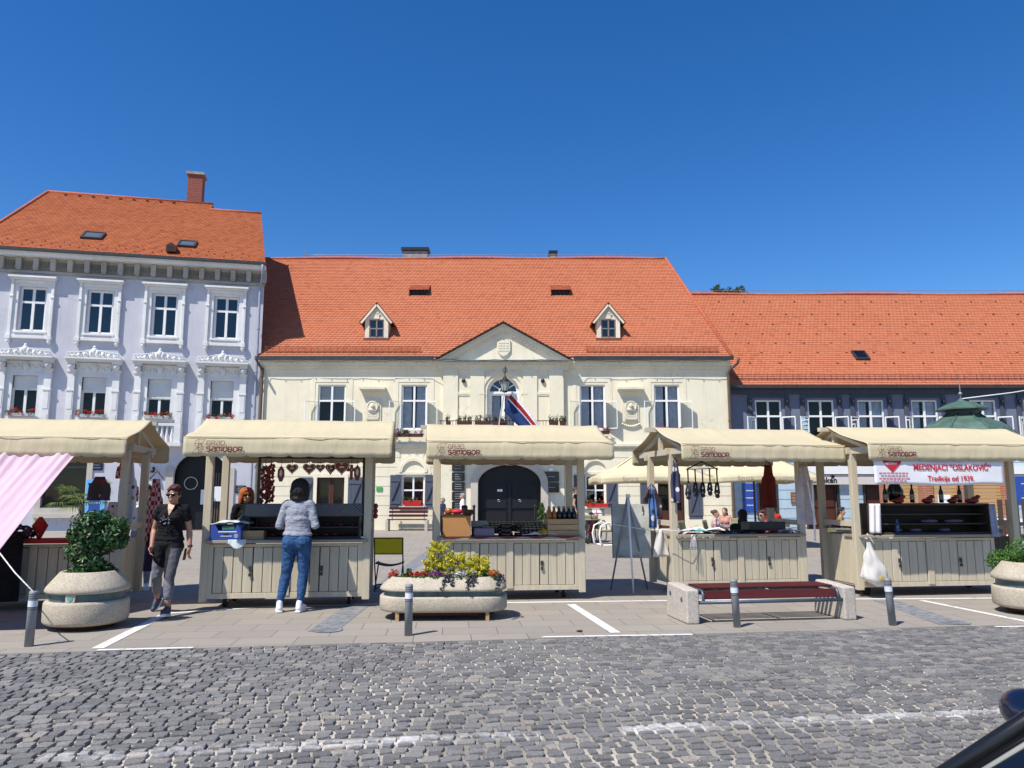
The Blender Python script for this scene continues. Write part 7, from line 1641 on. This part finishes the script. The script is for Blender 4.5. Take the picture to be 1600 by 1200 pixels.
        b = MB(); Mx = Matrix((f, sd, up)).transposed(); pts = [(-.075, .036), (-.08, 0), (-.075, -.036), (.06, -.045), (.14, -.04), (.19, -.012), (.19, .012), (.14, .04), (.06, .045)]
        v = [a + Mx @ V3((x, y, z)) for z in (-.096, -.074) for x, y in pts]; n = len(pts); b.add(v, [tuple(range(n)), tuple(range(2*n-1, n-1, -1))] + [(i, n+i, n+(i+1) % n, (i+1) % n) for i in range(n)]); b.v = [tuple(q * scale for q in p) for p in b.v]; b.build('sole', M['shoe'], so_, .006, 2)
    # hair
    b = MB(); r = random.Random(3)
    if hstyle == 'short':
        b.ell(hp(0, .030, .045), (.084, .094, .086), 16, 11, HM); b.ell(hp(0, .055, -.005), (.076, .062, .075), 14, 9, HM); b.ell(hp(.02, -.035, .095), (.062, .055, .036), 12, 8, HM); b.ell(hp(-.04, -.045, .075), (.035, .035, .03), 10, 7, HM)
        for s in (-1, 1): b.ell(hp(s * .072, .005, .025), (.016, .034, .04), 9, 7, HM)
    elif hstyle == 'bob':
        b.ell(hp(0, .024, .035), (.102, .112, .105), 16, 11, HM); b.ell(hp(0, .06, -.05), (.112, .075, .11), 14, 10, HM)
        for s in (-1, 1): b.ell(hp(s * .092, .02, -.05), (.034, .066, .11), 10, 8, HM); b.ell(hp(s * .07, .045, -.12), (.035, .045, .05), 9, 7, HM)
        b.ell(hp(0, .068, -.125), (.085, .055, .06), 12, 8, HM); b.ell(hp(0, .075, -.02), (.10, .075, .11), 14, 10, HM); b.ell(hp(0, -.05, .088), (.066, .04, .03), 12, 8, HM)
    elif hstyle == 'bun':
        b.ell(hp(0, .028, .04), (.084, .098, .09), 14, 10, HM); b.ell(hp(0, .12, .06), (.05, .045, .05), 10, 8, HM)
    elif hstyle == 'long': b.ell(hp(0, .028, .04), (.088, .10, .092), 14, 10, HM); b.ell(hp(0, .075, -.12), (.09, .05, .16), 12, 10, HM)
    if vox < .015:
        st = MB(); rr = random.Random(len(label))
        for q in range(260 if hstyle == 'bob' else 120):
            an = rr.uniform(-2.5, 2.5) if hstyle == 'bob' else rr.uniform(-3.1, 3.1); L = (.24 if hstyle == 'bob' else .11) * rr.uniform(.7, 1.14); R0 = (.108, .116) if hstyle == 'bob' else (.088, .098); pts = []
            for j in range(7):
                f = j / 6; ph = min(1.45, (.25 + f * 2.2) * L / .2); dn = max(0, (.25 + f * 2.2) * L / .2 - 1.45) * .085; k3 = math.sin(ph) * (1 + rr.uniform(-.03, .03)); pts.append(hp(R0[0] * k3 * math.sin(an + .15 * f), .03 + R0[1] * k3 * math.cos(an + .15 * f), .035 + .108 * math.cos(ph) - dn))
            st.tube(pts, [.005, .008, .009, .009, .008, .006, .002], 4)
        st.v = [tuple(q * scale for q in p) for p in st.v]; st.build('hair_strands', M[hair], T)
    b.v = [tuple(q * scale for q in p) for p in b.v]; ho = remesh(b.build('hair', M[hair], T), .008 if vox < .015 else .016, 2)
    if vox < .015:
        tx = bpy.data.textures.get('strands') or bpy.data.textures.new('strands', 'CLOUDS'); tx.noise_scale = .022; q = ho.modifiers.new('Displace', 'DISPLACE'); q.texture = tx; q.strength = .022; q.mid_level = .5
    return T, J, S
def legging_mat():
    """black capri leggings with grey panels, split by place on the leg (object space)"""
    m = NT('panelled_leggings'); s = m.n('SeparateXYZ'); m.l(m.co, s.inputs[0]); x, y, z = s.outputs
    low = m.math('LESS_THAN', m.math('ADD', z, m.math('MULTIPLY', x, .9)), .54); hi = m.math('MULTIPLY', m.math('GREATER_THAN', x, .085), m.math('MULTIPLY', m.math('LESS_THAN', z, .84), m.math('LESS_THAN', y, .03)))
    a = m.mix(hi, (.011, .011, .013), (.085, .087, .10)); a = m.mix(low, a, (.17, .175, .20)); m.col(a); m.rough(.8, .25); m.bump(m.noise(14, 3), .25, .02); return m.mat
M['panel_leggings'] = legging_mat()
wp = dict(pel=(0, 0, .92), wai=(.015, 0, 1.07), che=(.03, -.01, 1.25), nec=(.04, -.01, 1.42), hea=(.045, -.035, 1.555), yaw=-.03, nod=.06,
  shL=(.20, .0, 1.37), elL=(.245, .05, 1.09), wrL=(.285, -.01, .86), shR=(-.13, -.01, 1.37), elR=(-.225, .05, 1.10), wrR=(-.20, -.06, .885),
  hiL=(.085, -.01, .88), knL=(.115, -.19, .50), anL=(.15, -.27, .115), hiR=(-.085, .0, .88), knR=(-.135, .0, .49), anR=(-.235, .27, .17), ftL=(.10, -1, .16), ftR=(-.05, -1, -.75), haL=(-.05, -.15, -1), haR=(.15, -.45, -1))
W1, WJ, _ = person('woman in black T-shirt, grey and black leggings and sunglasses walking between the stalls, holding a phone', (-4.49, 10.24, 0), R(0), wp, 'black', 'panel_leggings', .42, .66, 'skintan', 'hairred', 'short', 'navyshoe', .978, .010, 1.06, True, extra=.95)
W1['label'] = 'woman in black T-shirt, panelled leggings and sunglasses walking between the stalls'
b = MB(); w = V3(WJ['wrL']); b.obox(w + V3((-.045, -.035, -.10)), (.012, .075, .15), Matrix.Rotation(R(8), 3, 'Y')); o = b.build('phone_case', M['jar'], None, .004, 2, loc=W1.location, rz=W1.rotation_euler.z); tag(o, 'dark red phone case held in the left hand of the walking woman', 'phone')
b = MB(); b.cyl(w + V3((-.003, .002, .012)), w + V3((.003, -.002, -.012)), .0315, .031, 14); b.obox(w + V3((.022, -.02, 0)), (.012, .03, .03)); b.build('wrist_watch', M['gutter'], W1)
b = MB(); r = random.Random(2)
for k in range(16): b.ell((WJ['che'][0] - .02 + r.uniform(-.055, .055), -.190 + .012 * abs(r.random()), 1.20 + r.uniform(-.05, .05)), (.012, .006, .010), 7, 5)
b.build('shirt_print', M['legginggrey'], W1)
b = MB(); b.add([tuple(q * .978 for q in p) for p in ((-.008, -.074, 1.437), (.092, -.074, 1.437), (.078, -.118, 1.37), (.045, -.152, 1.285), (.012, -.118, 1.37))], [(0, 1, 2, 4), (4, 2, 3)]); b.build('neckline', M['skintan'], W1, solid=.006)
sp_ = dict(pel=(0, 0, .92), wai=(0, 0, 1.07), che=(0, -.015, 1.26), nec=(0, -.02, 1.43), hea=(-.0, -.05, 1.56), yaw=.1, nod=.22,
  shL=(.16, .0, 1.365), elL=(.235, .03, 1.10), wrL=(.14, -.19, 1.05), shR=(-.16, .0, 1.365), elR=(-.235, .02, 1.10), wrR=(-.10, -.18, 1.08), hiL=(.085, 0, .88), knL=(.135, -.03, .49), anL=(.19, .03, .10), hiR=(-.085, 0, .88), knR=(-.085, -.04, .49), anR=(-.07, .02, .10), ftL=(.35, -1, 0), ftR=(-.12, -1, 0), haL=(-.4, -.9, 0), haR=(.4, -.9, 0))
person('woman seen from behind in grey top and blue jeans shopping at the gingerbread stall', (-2.86, 10.42, 0), R(180), sp_, 'greyknit', 'denim', 1.12, 1.0, 'skin', 'hairdark', 'bob', 'shoe', 1.02, .010, 1.04, extra=.965)
person('ginger haired seller in black T-shirt and sunglasses behind the gingerbread stall', (-4.16, 12.15, 0), R(48), dict(yaw=-.35, wrL=(.12, -.22, .98), wrR=(-.12, -.20, .96), haL=(0, -1, -.3), haR=(0, -1, -.3)), 'black', 'denim', .55, 1.0, 'skin', 'hairginger', 'bob', 'shoe', .965, .012, 1.12, True)
SIT = dict(pel=(0, 0, .52), wai=(0, .03, .68), che=(0, .03, .86), nec=(0, .02, 1.03), hea=(0, -.01, 1.165), shL=(.165, .02, .98), elL=(.21, -.02, .72), wrL=(.12, -.24, .70), shR=(-.165, .02, .98), elR=(-.21, -.02, .72), wrR=(-.12, -.24, .70), hiL=(.085, -.02, .50), knL=(.10, -.42, .52), anL=(.10, -.44, .10), hiR=(-.085, -.02, .50), knR=(-.10, -.42, .52), anR=(-.10, -.44, .10), haL=(0, -1, 0), haR=(0, -1, 0))
def far(label, u, v_top, Y, rz, base, H, **kw):
    """place a figure so that its head top meets the sight line at depth Y, feet on the ground"""
    q = at(u, v_top, Y); return person(label, (q.x, Y, 0), rz, base, scale=q.z / H, vox=.018, hands=True, **kw)
p = person('man in pale jeans and white shoes standing behind the left market stall', (-6.02, 12.75, 0), R(25), None, 'whitecloth', 'paledenim', .55, 1.0, 'skin', 'hairbrown', 'short', 'shoe', 1.0, .014)[0]
p['label'] = 'person in pale jeans and white shoes half hidden behind the checked apron'
far('grey haired person in a white shirt walking past the town hall plaques', 723, 771, 29.0, R(-80), dict(anL=(.1, -.25, .09), anR=(-.1, .25, .12), knR=(-.1, .1, .48)), 1.665, top='whitecloth', legs='navy', sleeve=.6, hair='hairgrey', bust=0)
far('short grey haired person in dark clothes near the left post of the honey stall', 692, 778, 27.0, R(-60), None, 1.665, top='navy', legs='black', sleeve=.9, hair='hairgrey', bust=0)
far('brown haired woman in a black top walking behind the right post of the honey stall', 900, 762, 29.0, R(70), None, 1.665, top='black', legs='legginggrey', sleeve=.2, hair='hairbrown', hstyle='bun')
far('dark haired seller sitting behind the counter of the necklace stall', 1160, 797, 13.5, R(160), SIT, 1.275, top='darkgreen', legs='black', sleeve=1.8, hair='hairdark', hstyle='long', bulk=1.15)
far('cafe guest in a pale pink top with dark brown hair in a bun', 1118, 797, 20.0, R(65), SIT, 1.275, top='pinktop', legs='whitecloth', sleeve=.4, hair='hairbrown', hstyle='bun')
far('cafe guest with long brown hair sitting behind the pink topped guest', 1132, 794, 21.5, R(-40), SIT, 1.275, top='pinktop2', legs='denim', sleeve=.0, hair='hairbrown', hstyle='long')
far('cafe guest in grey vest and dark sunglasses leaning back beside the dark case', 1191, 798, 16.5, R(-55), SIT, 1.275, top='greyknit', legs='navy', sleeve=.2, hair='hairbrown', hstyle='short', bust=0, glasses=True)
far('cafe guest in a bright red shirt seen behind the dull red apron', 1207, 790, 21.0, R(170), SIT, 1.275, top='redshirt', legs='navy', sleeve=.6, hair='hairdark', hstyle='short', bust=0)
far('cafe guest in an ochre shirt sitting behind the left post of the rightmost stall', 1314, 793, 20.0, R(60), SIT, 1.275, top='ochre', legs='navy', sleeve=.6, hair='hairdark', hstyle='short', bust=0)
# ================================================================= CAFE, KIOSK, TREE
M['fasciapale'] = simple('pale_fascia', (.62, .56, .54), .6, .06); M['posterbrown'] = simple('brown_poster', (.22, .10, .05), .5, .3, 4)
def parasol(X, Y, w, z, zt, label, rz=0.0):
    t = thing('cafe_parasol', label, 'parasol', (X, Y, 0), rz, 'yellow cafe parasols'); b = MB(); h = w / 2; n = 10
    cs = [(-h, -h), (h, -h), (h, h), (-h, h)]
    for i in range(4):
        a, c = V3((*cs[i], z)), V3((*cs[(i + 1) % 4], z)); ap = V3((0, 0, zt))
        b.grid(lambda u, v, a=a, c=c: a.lerp(c, u).lerp(ap, v) + V3((0, 0, -.12 * math.sin(math.pi * v) * (.5 + .0 * u) - .06 * math.sin(math.pi * u) * (1 - v) * -1)), n, 8)
    cn = b.build('canopy', M['parasol'], t, solid=.004); b = MB()
    for i in range(4):
        a, c = V3((*cs[i], z)), V3((*cs[(i + 1) % 4], z)); o = V3((cs[i][0] + cs[(i+1)%4][0], cs[i][1] + cs[(i+1)%4][1], 0)).normalized() * .012
        b.grid(lambda u, v, a=a, c=c, o=o: a.lerp(c, u) + V3((0, 0, .06 * math.sin(math.pi * u) - .19 * v)) + o * (1 + math.sin(u * 24) * .6 * v), 20, 3)
    b.build('valance', M['parasol'], cn, solid=.004)
    text('Favorit', .16, M['grey'], cn, (-h * .62, -h - .05, z - .10), name='lettering'); text('ŠARENA PREMIUM', .10, M['grey'], cn, (-h * .05, -h - .05, z - .09), name='lettering')
    b = MB(); b.cyl((0, 0, 0), (0, 0, zt + .08), .032, n=10); b.cyl((0, 0, 0), (0, 0, .09), .34, .30, 20); b.build('pole', M['parasolpole'], t)
    for i in range(4): b = MB(); b.tube([(0, 0, zt - .05), V3((*cs[i], z - .01)) * .98], .014, 5); b.tube([(0, 0, zt - .75), V3((cs[i][0] * .5, cs[i][1] * .5, (z + zt) / 2 - .08))], .011, 5); b.build('rib', M['parasolpole'], t)
    return t
q0, q1 = at(938, 752, 21.5), at(1118, 752, 21.5); w_ = q1.x - q0.x
parasol((q0.x + q1.x) / 2, 21.5 + w_ / 2, w_, 1.98, 2.95, 'yellow cafe parasol behind the easel, its corner showing left of the necklace stall')
q2, q3 = at(1122, 752, 21.2), at(1262, 752, 21.2); parasol((q2.x + q3.x) / 2 + .25, 21.2 + w_ / 2, w_ * .92, 2.0, 2.95, 'yellow cafe parasol behind the black necklaces and the dull red apron')
def cafe_chair_proto():
    t = thing('cafe_chair', 'white framed cafe armchair', 'chair', (0, 0, 0), 0, 'white cafe armchairs'); b = MB()
    for s in (-1, 1): b.tube([(s * .27, -.25, .02), (s * .28, .27, .02), (s * .285, .36, .12), (s * .285, .33, .38), (s * .285, .18, .62), (s * .285, -.10, .67), (s * .28, -.30, .58), (s * .275, -.36, .35), (s * .27, -.32, .08), (s * .27, -.25, .02)], .024, 7)
    b.tube([(-.27, -.25, .02), (.27, -.25, .02)], .018, 6); b.tube([(-.28, .27, .02), (.28, .27, .02)], .018, 6); b.build('frame', M['white'], t)
    b = MB(); b.grid(lambda u, v: (-.26 + .52 * u, -.28 + .5 * v, .43 - .03 * math.sin(math.pi * u)), 8, 6); b.build('seat', M['weave'], t, solid=.02)
    b = MB(); b.grid(lambda u, v: (-.26 + .52 * u, .22 + .10 * v + .03 * math.sin(math.pi * u), .43 + .42 * v), 8, 6); b.build('backrest', M['weave'], t, solid=.02); return t
M['weave'] = simple('olive_weave', (.20, .19, .10), .8, .3, 30, .6, 60)
CH = cafe_chair_proto()
gq = lambda u, v: tuple(ground(u, v))[:2]
spots = [(*gq(949, 852), -75, 'white cafe armchair nearest the easel, seen from its side'), (*gq(929, 846), 150, 'white cafe armchair behind the round table left of the easel'), (4.55, 19.6, 60, 'white cafe armchair left of the pink topped guest'), (5.25, 20.0, 65, 'white cafe armchair the pink topped guest sits in'), (5.98, 21.5, -40, 'white cafe armchair of the long haired guest'), (5.55, 18.8, -20, 'white cafe armchair with its back to the necklace stall'), (6.3, 19.0, 30, 'white cafe armchair behind the dark haired seller'), (7.15, 21.0, 170, 'white cafe armchair of the guest in red'), (7.55, 16.4, 10, 'white cafe armchair between the two right stalls'), (7.75, 18.4, 150, 'white cafe armchair behind the one between the two right stalls'), (8.6, 20.0, 60, 'white cafe armchair of the guest in ochre'), (10.9, 17.5, 120, 'white cafe armchair seen under the rightmost stall roof'), (11.6, 19.5, 60, 'second white cafe armchair seen under the rightmost stall roof')]
spots = [s for s in spots if s[3] != 'x']
for i, (x, y, a, lb) in enumerate(spots): o = CH if i == 0 else copy_tree(CH); o.location = (x, y, 0); o.rotation_euler.z = R(a); o['label'] = lb
def cafe_table(first=[]):
    if first: return copy_tree(first[0])
    t = thing('cafe_table', 'x', 'table', (0, 0, 0), 0, 'round cafe tables'); b = MB(); b.cyl((0, 0, .71), (0, 0, .735), .36, n=28); b.build('table_top', M['grey'], t, .006, 1); b = MB(); b.cyl((0, 0, .03), (0, 0, .71), .11, n=14); b.cyl((0, 0, 0), (0, 0, .03), .24, n=20); b.build('pedestal', M['ironblack'], t); first.append(t); return t
for x, y, lb in ((*gq(921, 848), 'round cafe table on a thick black pedestal left of the easel'), (5.7, 19.9, 'round cafe table in front of the pink topped guest'), (6.3, 18.6, 'round cafe table behind the dark display case'), (7.85, 18.3, 'round cafe table between the two right stalls'), (9.4, 20.3, 'round cafe table beside the guest in ochre')):
    o = cafe_table(); o.location = (x, y, 0); o['label'] = lb
def bicycle():
    t = thing('bicycle', 'parked bicycle with a pale handlebar basket behind the honey stall', 'bicycle', (2.55, 24.5, 0), R(66)); 
    for x in (-.52, .52):
        b = MB(); b.tube([(x + .33 * math.cos(q * .262), 0, .34 + .33 * math.sin(q * .262)) for q in range(24)], .02, 6, True); wh = b.build('wheel', M['rubber'], t); b = MB()
        for q in range(12): b.tube([(x, 0, .34), (x + .32 * math.cos(q * .524), 0, .34 + .32 * math.sin(q * .524))], .003, 3)
        b.build('spokes', M['steel'], wh)
    b = MB(); b.tube([(-.52, 0, .34), (-.05, 0, .30), (.38, 0, .78), (-.16, 0, .74), (-.05, 0, .30)], .016, 6); b.tube([(-.52, 0, .34), (-.16, 0, .74), (-.20, 0, .88)], .014, 6); b.tube([(.52, 0, .34), (.38, 0, .78), (.34, 0, 1.0)], .015, 6); b.build('frame', M['sign_red'], t)
    b = MB(); b.tube([(.26, -.28, 1.02), (.34, -.1, 1.02), (.34, .1, 1.02), (.26, .28, 1.02)], .013, 6); b.build('handlebar', M['ironblack'], t); b = MB(); b.ell((-.21, 0, .91), (.13, .08, .04), 12, 8); b.build('saddle', M['ironblack'], t)
    b = MB(); b.box(.42, .68, -.17, .17, .82, 1.04); b.build('basket', M['paper'], t, .01)
bicycle()
# white fascia with lettering and shop signs on the blue building
xa, xb = BF.x(1258, 740), 26.0; zt_, zm, zb_ = BF.z(1300, 729), BF.z(1300, 741), BF.z(1300, 757)
t = thing('shop_fascia', 'long white shop fascia with black lettering and a star on the blue building', 'sign', (xa, 33.6, 0)); b = MB(); b.box(0, xb - xa, -.32, -.03, zm, zt_); b.build('white_band', M['white'], t); b = MB(); b.box(0, xb - xa, -.26, -.03, zb_, zm - .03); b.build('lettered_band', M['fasciapale'], t)
text('Heineken', .34, M['ironblack'], t, (-.05, -.275, zb_ + .07), bold=.008); b = MB(); pts = [(1.08 + (.13 if k % 2 == 0 else .055) * math.sin(k * math.pi / 5), zm - .13 + .02 + (.13 if k % 2 == 0 else .055) * math.cos(k * math.pi / 5)) for k in range(10)]; b.ext(pts, -.275, -.262); b.build('star', M['ironblack'], t)
M_ = None
for u, v, w, h, mt, lb in ((1171, 778, .62, 1.25, 'sign_blue', 'blue advertising panel beside the brown door, below the yellow parasol'), (1241, 778, .34, .5, 'posterbrown', 'small brown and white poster on the pale blue wall by the pale apron')):
    p = BF.p(u, v); sign_board('wall_poster', lb, 'poster', (p[0], 33.52, p[1] - h / 2), 0, w, h, mt, .03, None, 3)
p = at(1600, 771, 30); sign_board('wall_poster', 'blue sign with white marks cut by the right edge of the picture', 'sign', (p.x + .3, 30, p.z - .45), 0, 1.2, 1.1, 'sign_blue', .04, None, 3)
# brick kiosk with a copper dome
def kiosk():
    Y = 26.0; a, c = at(1443, 790, Y), at(1586, 790, Y); w = c.x - a.x; X = a.x; t = thing('kiosk', 'square brick kiosk with a green copper dome behind the rightmost stall', 'kiosk', (X, Y, 0)); zr = at(1500, 676, Y).z; zb = at(1500, 806, Y).z
    ux = lambda u: at(u, 790, Y).x - X
    for q in ((0, ux(1458), -.06, .3), (ux(1498), ux(1520), -.06, .3), (w - .42, w, -.06, .3), (0, .35, w - .35, w), (w - .35, w, w - .35, w)): b = MB(); b.box(*q, 0, zr - .25); b.build('brick_pier', M['brick'], t)
    b = MB(); n = 22
    for k in range(n):
        z0, z1 = zb + (zr - .3 - zb) * k / n, zb + (zr - .3 - zb) * (k + 1) / n - .012
        for q0, q1 in ((ux(1458), ux(1498)), (ux(1520), w - .42)): b.box(q0 + .002, q1 - .002, .04, .08, z0, z1)
        b.box(.06, .10, .302, w - .352, z0, z1); b.box(w - .10, w - .06, .302, w - .352, z0, z1)
    b.build('panelling', M['paneling'], t)
    b = MB(); b.box(-.1, w + .1, -.25, w + .1, zb - .22, zb - .08); b.build('ledge', M['white'], t); b = MB(); b.box(.02, w - .02, .0, w, 0, zb - .2201); b.build('base', M['greybrick'], t)
    b = MB(); b.box(-.2, w + .2, -.2, w + .2, zr - .25, zr - .1); b.build('eaves', M['brownwood'], t)
    cx, cy = at(1504, 660, Y + w / 2).x - X, w / 2; r0 = w / 2 + .0; zt = at(1500, 648, Y + w / 2).z; zt2 = at(1500, 640, Y + w / 2).z; zt3 = at(1500, 622, Y + w / 2).z; prof = [(r0 * 1.04, zr - .12), (r0 * 1.02, zr - .02), (r0 * .93, zr + .22), (r0 * .78, zr + .40), (r0 * .55, zr + .54), (r0 * .36, zt)]
    b = MB(); b.lathe(prof, 8, (cx, cy, 0), False); d = b.build('dome', M['copper'], t)
    b = MB()
    for k in range(8): an = 2 * math.pi * k / 8; b.tube([(cx + r * math.cos(an), cy + r * math.sin(an), z + .01) for r, z in prof], .03, 6)
    b.build('standing_seam', M['copper'], d)
    b = MB(); b.cyl((cx, cy, zt - .05), (cx, cy, zt2), r0 * .36, n=8); b.build('lantern_neck', M['gutter'], d); b = MB(); b.lathe([(r0 * .56, zt2 - .03), (r0 * .56, zt2 + .02), (r0 * .30, zt2 + .22), (r0 * .10, zt3 - .12), (.03, zt3)], 8, (cx, cy, 0), False); b.build('lantern_roof', M['copper'], d)
    b = MB(); b.cyl((cx, cy, zt3 - .02), (cx, cy, zt3 + .65), .016, n=6); b.ell((cx, cy, zt3 + .16), (.07, .07, .06), 10, 8); b.build('finial', M['zinc'], d)
    # a pair of small dormer gables on the dome
    for an in (-70, -20): a_ = R(an); b = MB(); ox, oy = cx + r0 * .86 * math.cos(a_), cy + r0 * .86 * math.sin(a_); b.M = Matrix.Translation((ox, oy, zr - .1)) @ Matrix.Rotation(a_ + math.pi / 2, 4, 'Z'); b.ext([(-.5, 0), (.5, 0), (0, .3)], -.25, .3); b.build('dome_gable', M['copper'], d)
    p = at(1476, 785, Y); sign_board('wall_notice', 'white notice with a dark figure on the ochre panelling of the kiosk', 'notice', (p.x, Y + .0, p.z - .25), 0, .42, .5, 'paper', .02, None, 2, 'tealband')
    t2 = thing('overhead_cable', 'pale overhead cable running from the kiosk spire to the right', 'cable', (X + cx, Y + cy, zt3)); e = at(1660, 600, 28.0) - V3((X + cx, Y + cy, zt3)); b = MB(); b.tube([(0, 0, -.03), e * .5 + V3((0, 0, -.06)), e], .02, 6); b.build('cable', M['palemetal'], t2)
kiosk()

# dark slatted fence piece behind the rightmost stall
t = thing('slat_fence', 'dark vertical slats of a low fence at the right behind the rightmost stall', 'fence', (at(1560, 800, 15).x, 15.0, 0)); b = MB()
b.box(-.1, 1.4, .02, .05, .92, .99); b.box(-.1, 1.4, .02, .05, .25, .32)
b.build('rail', M['darkboards'], t)
for k in range(9): b = MB(); b.box(k * .155, k * .155 + .085, -.01, .0195, .05, 1.42); b.build('slat', M['darkboards'], t)
# tree top behind the roof, potted palm, potted conifer and posts by the portal
def roof_tree():
    Y = 58.0; p = at(1134, 462, Y); t = thing('tree', 'green tree whose top just shows above the roof ridge', 'tree', (p.x, Y, 0)); r = random.Random(6); top = at(1130, 444, Y).z; b = MB(); tr = MB(); tr.tube([(0, 0, 0), (.2, 0, top * .5), (0, 0, top - 1.5)], [.35, .25, .08], 8)
    tips = [(u, v) for u, v in ((1121, 447), (1128, 450), (1136, 451), (1143, 452), (1152, 451), (1159, 449), (1147, 455), (1126, 455), (1138, 456), (1119, 452))]
    for u, v in tips:
        q = at(u, v, Y); tr.tube([(0, 0, top - 5), (q.x - p.x) * V3((1, 0, 0)) * .6 + V3((0, r.uniform(-.6, .6), q.z - 1.2)), (q.x - p.x, r.uniform(-.8, .8), q.z)], [.09, .05, .015], 5)
        for j in range(7): leaf_quads(b, (q.x - p.x + r.uniform(-.2, .2), r.uniform(-.7, .7), q.z - .05 - j * .14 * r.random()), (.2, .3, .16), 22, .11, r, .2)
    for k in range(70): a = r.uniform(0, 6.28); q = r.uniform(.3, 2.6); leaf_quads(b, (q * math.cos(a), q * math.sin(a), top - 2.2 - r.random() * 4.5), (.6, .6, .5), 40, .13, r, .3)
    b.build('crown', M['tree'], t); tr.build('trunk', M['bark'], t)
roof_tree()
def palm():
    Y = 15.2; p = at(128, 783, Y); t = thing('potted_palm', 'small fan palm between the left stall and the lilac house', 'palm', (p.x, Y, 0)); b = MB(); b.lathe([(.2, 0), (.26, .4), (.27, .42), (.23, .42), (.22, .36)], 18); b.build('pot', M['conc'], t)
    b = MB(); b.tube([(0, 0, .36), (.02, 0, .8), (0, 0, p.z)], [.07, .065, .05], 8); b.build('trunk', M['bark'], t); b = MB(); r = random.Random(4)
    for k in range(16):
        a = k * 2.4; el = r.uniform(-.3, .9); L = r.uniform(.3, .46); d = V3((math.cos(a) * math.cos(el), math.sin(a) * math.cos(el), math.sin(el))); c = V3((0, 0, p.z)) + d * L; b.tube([(0, 0, p.z - .03), c], [.010, .006], 4); sd = d.cross(V3((0, 0, 1))).normalized(); up = sd.cross(d)
        for j in range(15): f = R(-85 + 170 * j / 14); q = d * math.cos(f) + sd * math.sin(f); e = c + q * .30 + V3((0, 0, -.10)); m = c + q * .16 + V3((0, 0, .0)); n_ = q.cross(up).normalized() * .011; b.add([c, m + n_, e, m - n_], [(0, 1, 2, 3)])
    b.build('fronds', M['leafpalm'], t)
palm()
def pot_conifer(u, v0, v1, Y, label, w):
    a, c = at(u, v1, Y), at(u, v0, Y); t = thing('potted_conifer', label, 'conifer', (a.x, Y, 0)); r = random.Random(2); b = MB(); b.lathe([(.18, 0), (.22, .32), (.18, .32)], 16); b.build('pot', M['brownwood'], t); b = MB(); h = c.z - .35
    for k in range(30): f = r.random(); leaf_quads(b, (r.uniform(-1, 1) * w * (1 - f) * .6, r.uniform(-1, 1) * w * (1 - f) * .6, .35 + h * f), (w * .5 * (1.1 - f), w * .5 * (1.1 - f), .14), 26, .06, r, .3)
    b.build('foliage', M['leafgreen'], t); b = MB(); b.cyl((0, 0, .3), (0, 0, .35 + h * .7), .03, .01, 8); b.build('trunk', M['bark'], t)
pot_conifer(847, 788, 822, 31.6, 'small pointed potted conifer right of the black portal', .34); pot_conifer(858, 797, 822, 31.8, 'low dark potted bush beside the pointed conifer', .36)
for u, lb in ((744, 'black post left of the portal'), (834, 'black post right of the portal')):
    p = ground(u, 826); b = MB(); b.cyl((0, 0, 0), (0, 0, .98), .05, n=12); b.ell((0, 0, 1.0), .065, 10, 8); tag(b.build('iron_post', M['ironblack'], loc=(p.x, 32.0, 0)), lb + ' of the town hall', 'post', 'posts at the portal')
# ================================================================= LIGHT, SKY, CAMERA
SUNV = Vector((.48, .50, -1.0)).normalized()          # direction the light travels
sd = bpy.data.lights.new('sun', 'SUN'); sd.energy = 5.0; sd.angle = R(.53); sd.color = (1.0, .945, .86)
so = bpy.data.objects.new('sun', sd); C.objects.link(so); so.rotation_euler = SUNV.to_track_quat('-Z', 'Y').to_euler()
w = bpy.data.worlds.new('World'); bpy.context.scene.world = w; w.use_nodes = True
nt = w.node_tree; nt.nodes.clear(); bg = nt.nodes.new('ShaderNodeBackground'); ow = nt.nodes.new('ShaderNodeOutputWorld'); sk = nt.nodes.new('ShaderNodeTexSky')
sk.sky_type = 'NISHITA'; sk.sun_disc = False; sk.sun_elevation = math.asin(-SUNV.z); sk.sun_rotation = math.atan2(-SUNV.x, -SUNV.y)
sk.altitude = 400; sk.air_density = 1.0; sk.dust_density = .15; sk.ozone_density = 4.0
bg.inputs[1].default_value = .1
hs = nt.nodes.new('ShaderNodeHueSaturation'); hs.inputs['Saturation'].default_value = 1.32; hs.inputs['Value'].default_value = 1.26; hs.inputs['Hue'].default_value = .508
nt.links.new(sk.outputs[0], hs.inputs['Color']); nt.links.new(hs.outputs[0], bg.inputs[0]); nt.links.new(bg.outputs[0], ow.inputs[0])
cd = bpy.data.cameras.new('camera'); co = bpy.data.objects.new('camera', cd); C.objects.link(co)
co.location = (0, 0, CAM_H); co.rotation_euler = (math.pi / 2 + PITCH, 0, 0); cd.sensor_width = 36; cd.lens = 36 * F_PX / 1600; cd.clip_start = .05; cd.clip_end = 2000
sc = bpy.context.scene; sc.camera = co
sc.view_settings.view_transform = 'Standard'; sc.view_settings.look = 'None'; sc.view_settings.exposure = .27; sc.view_settings.gamma = 1
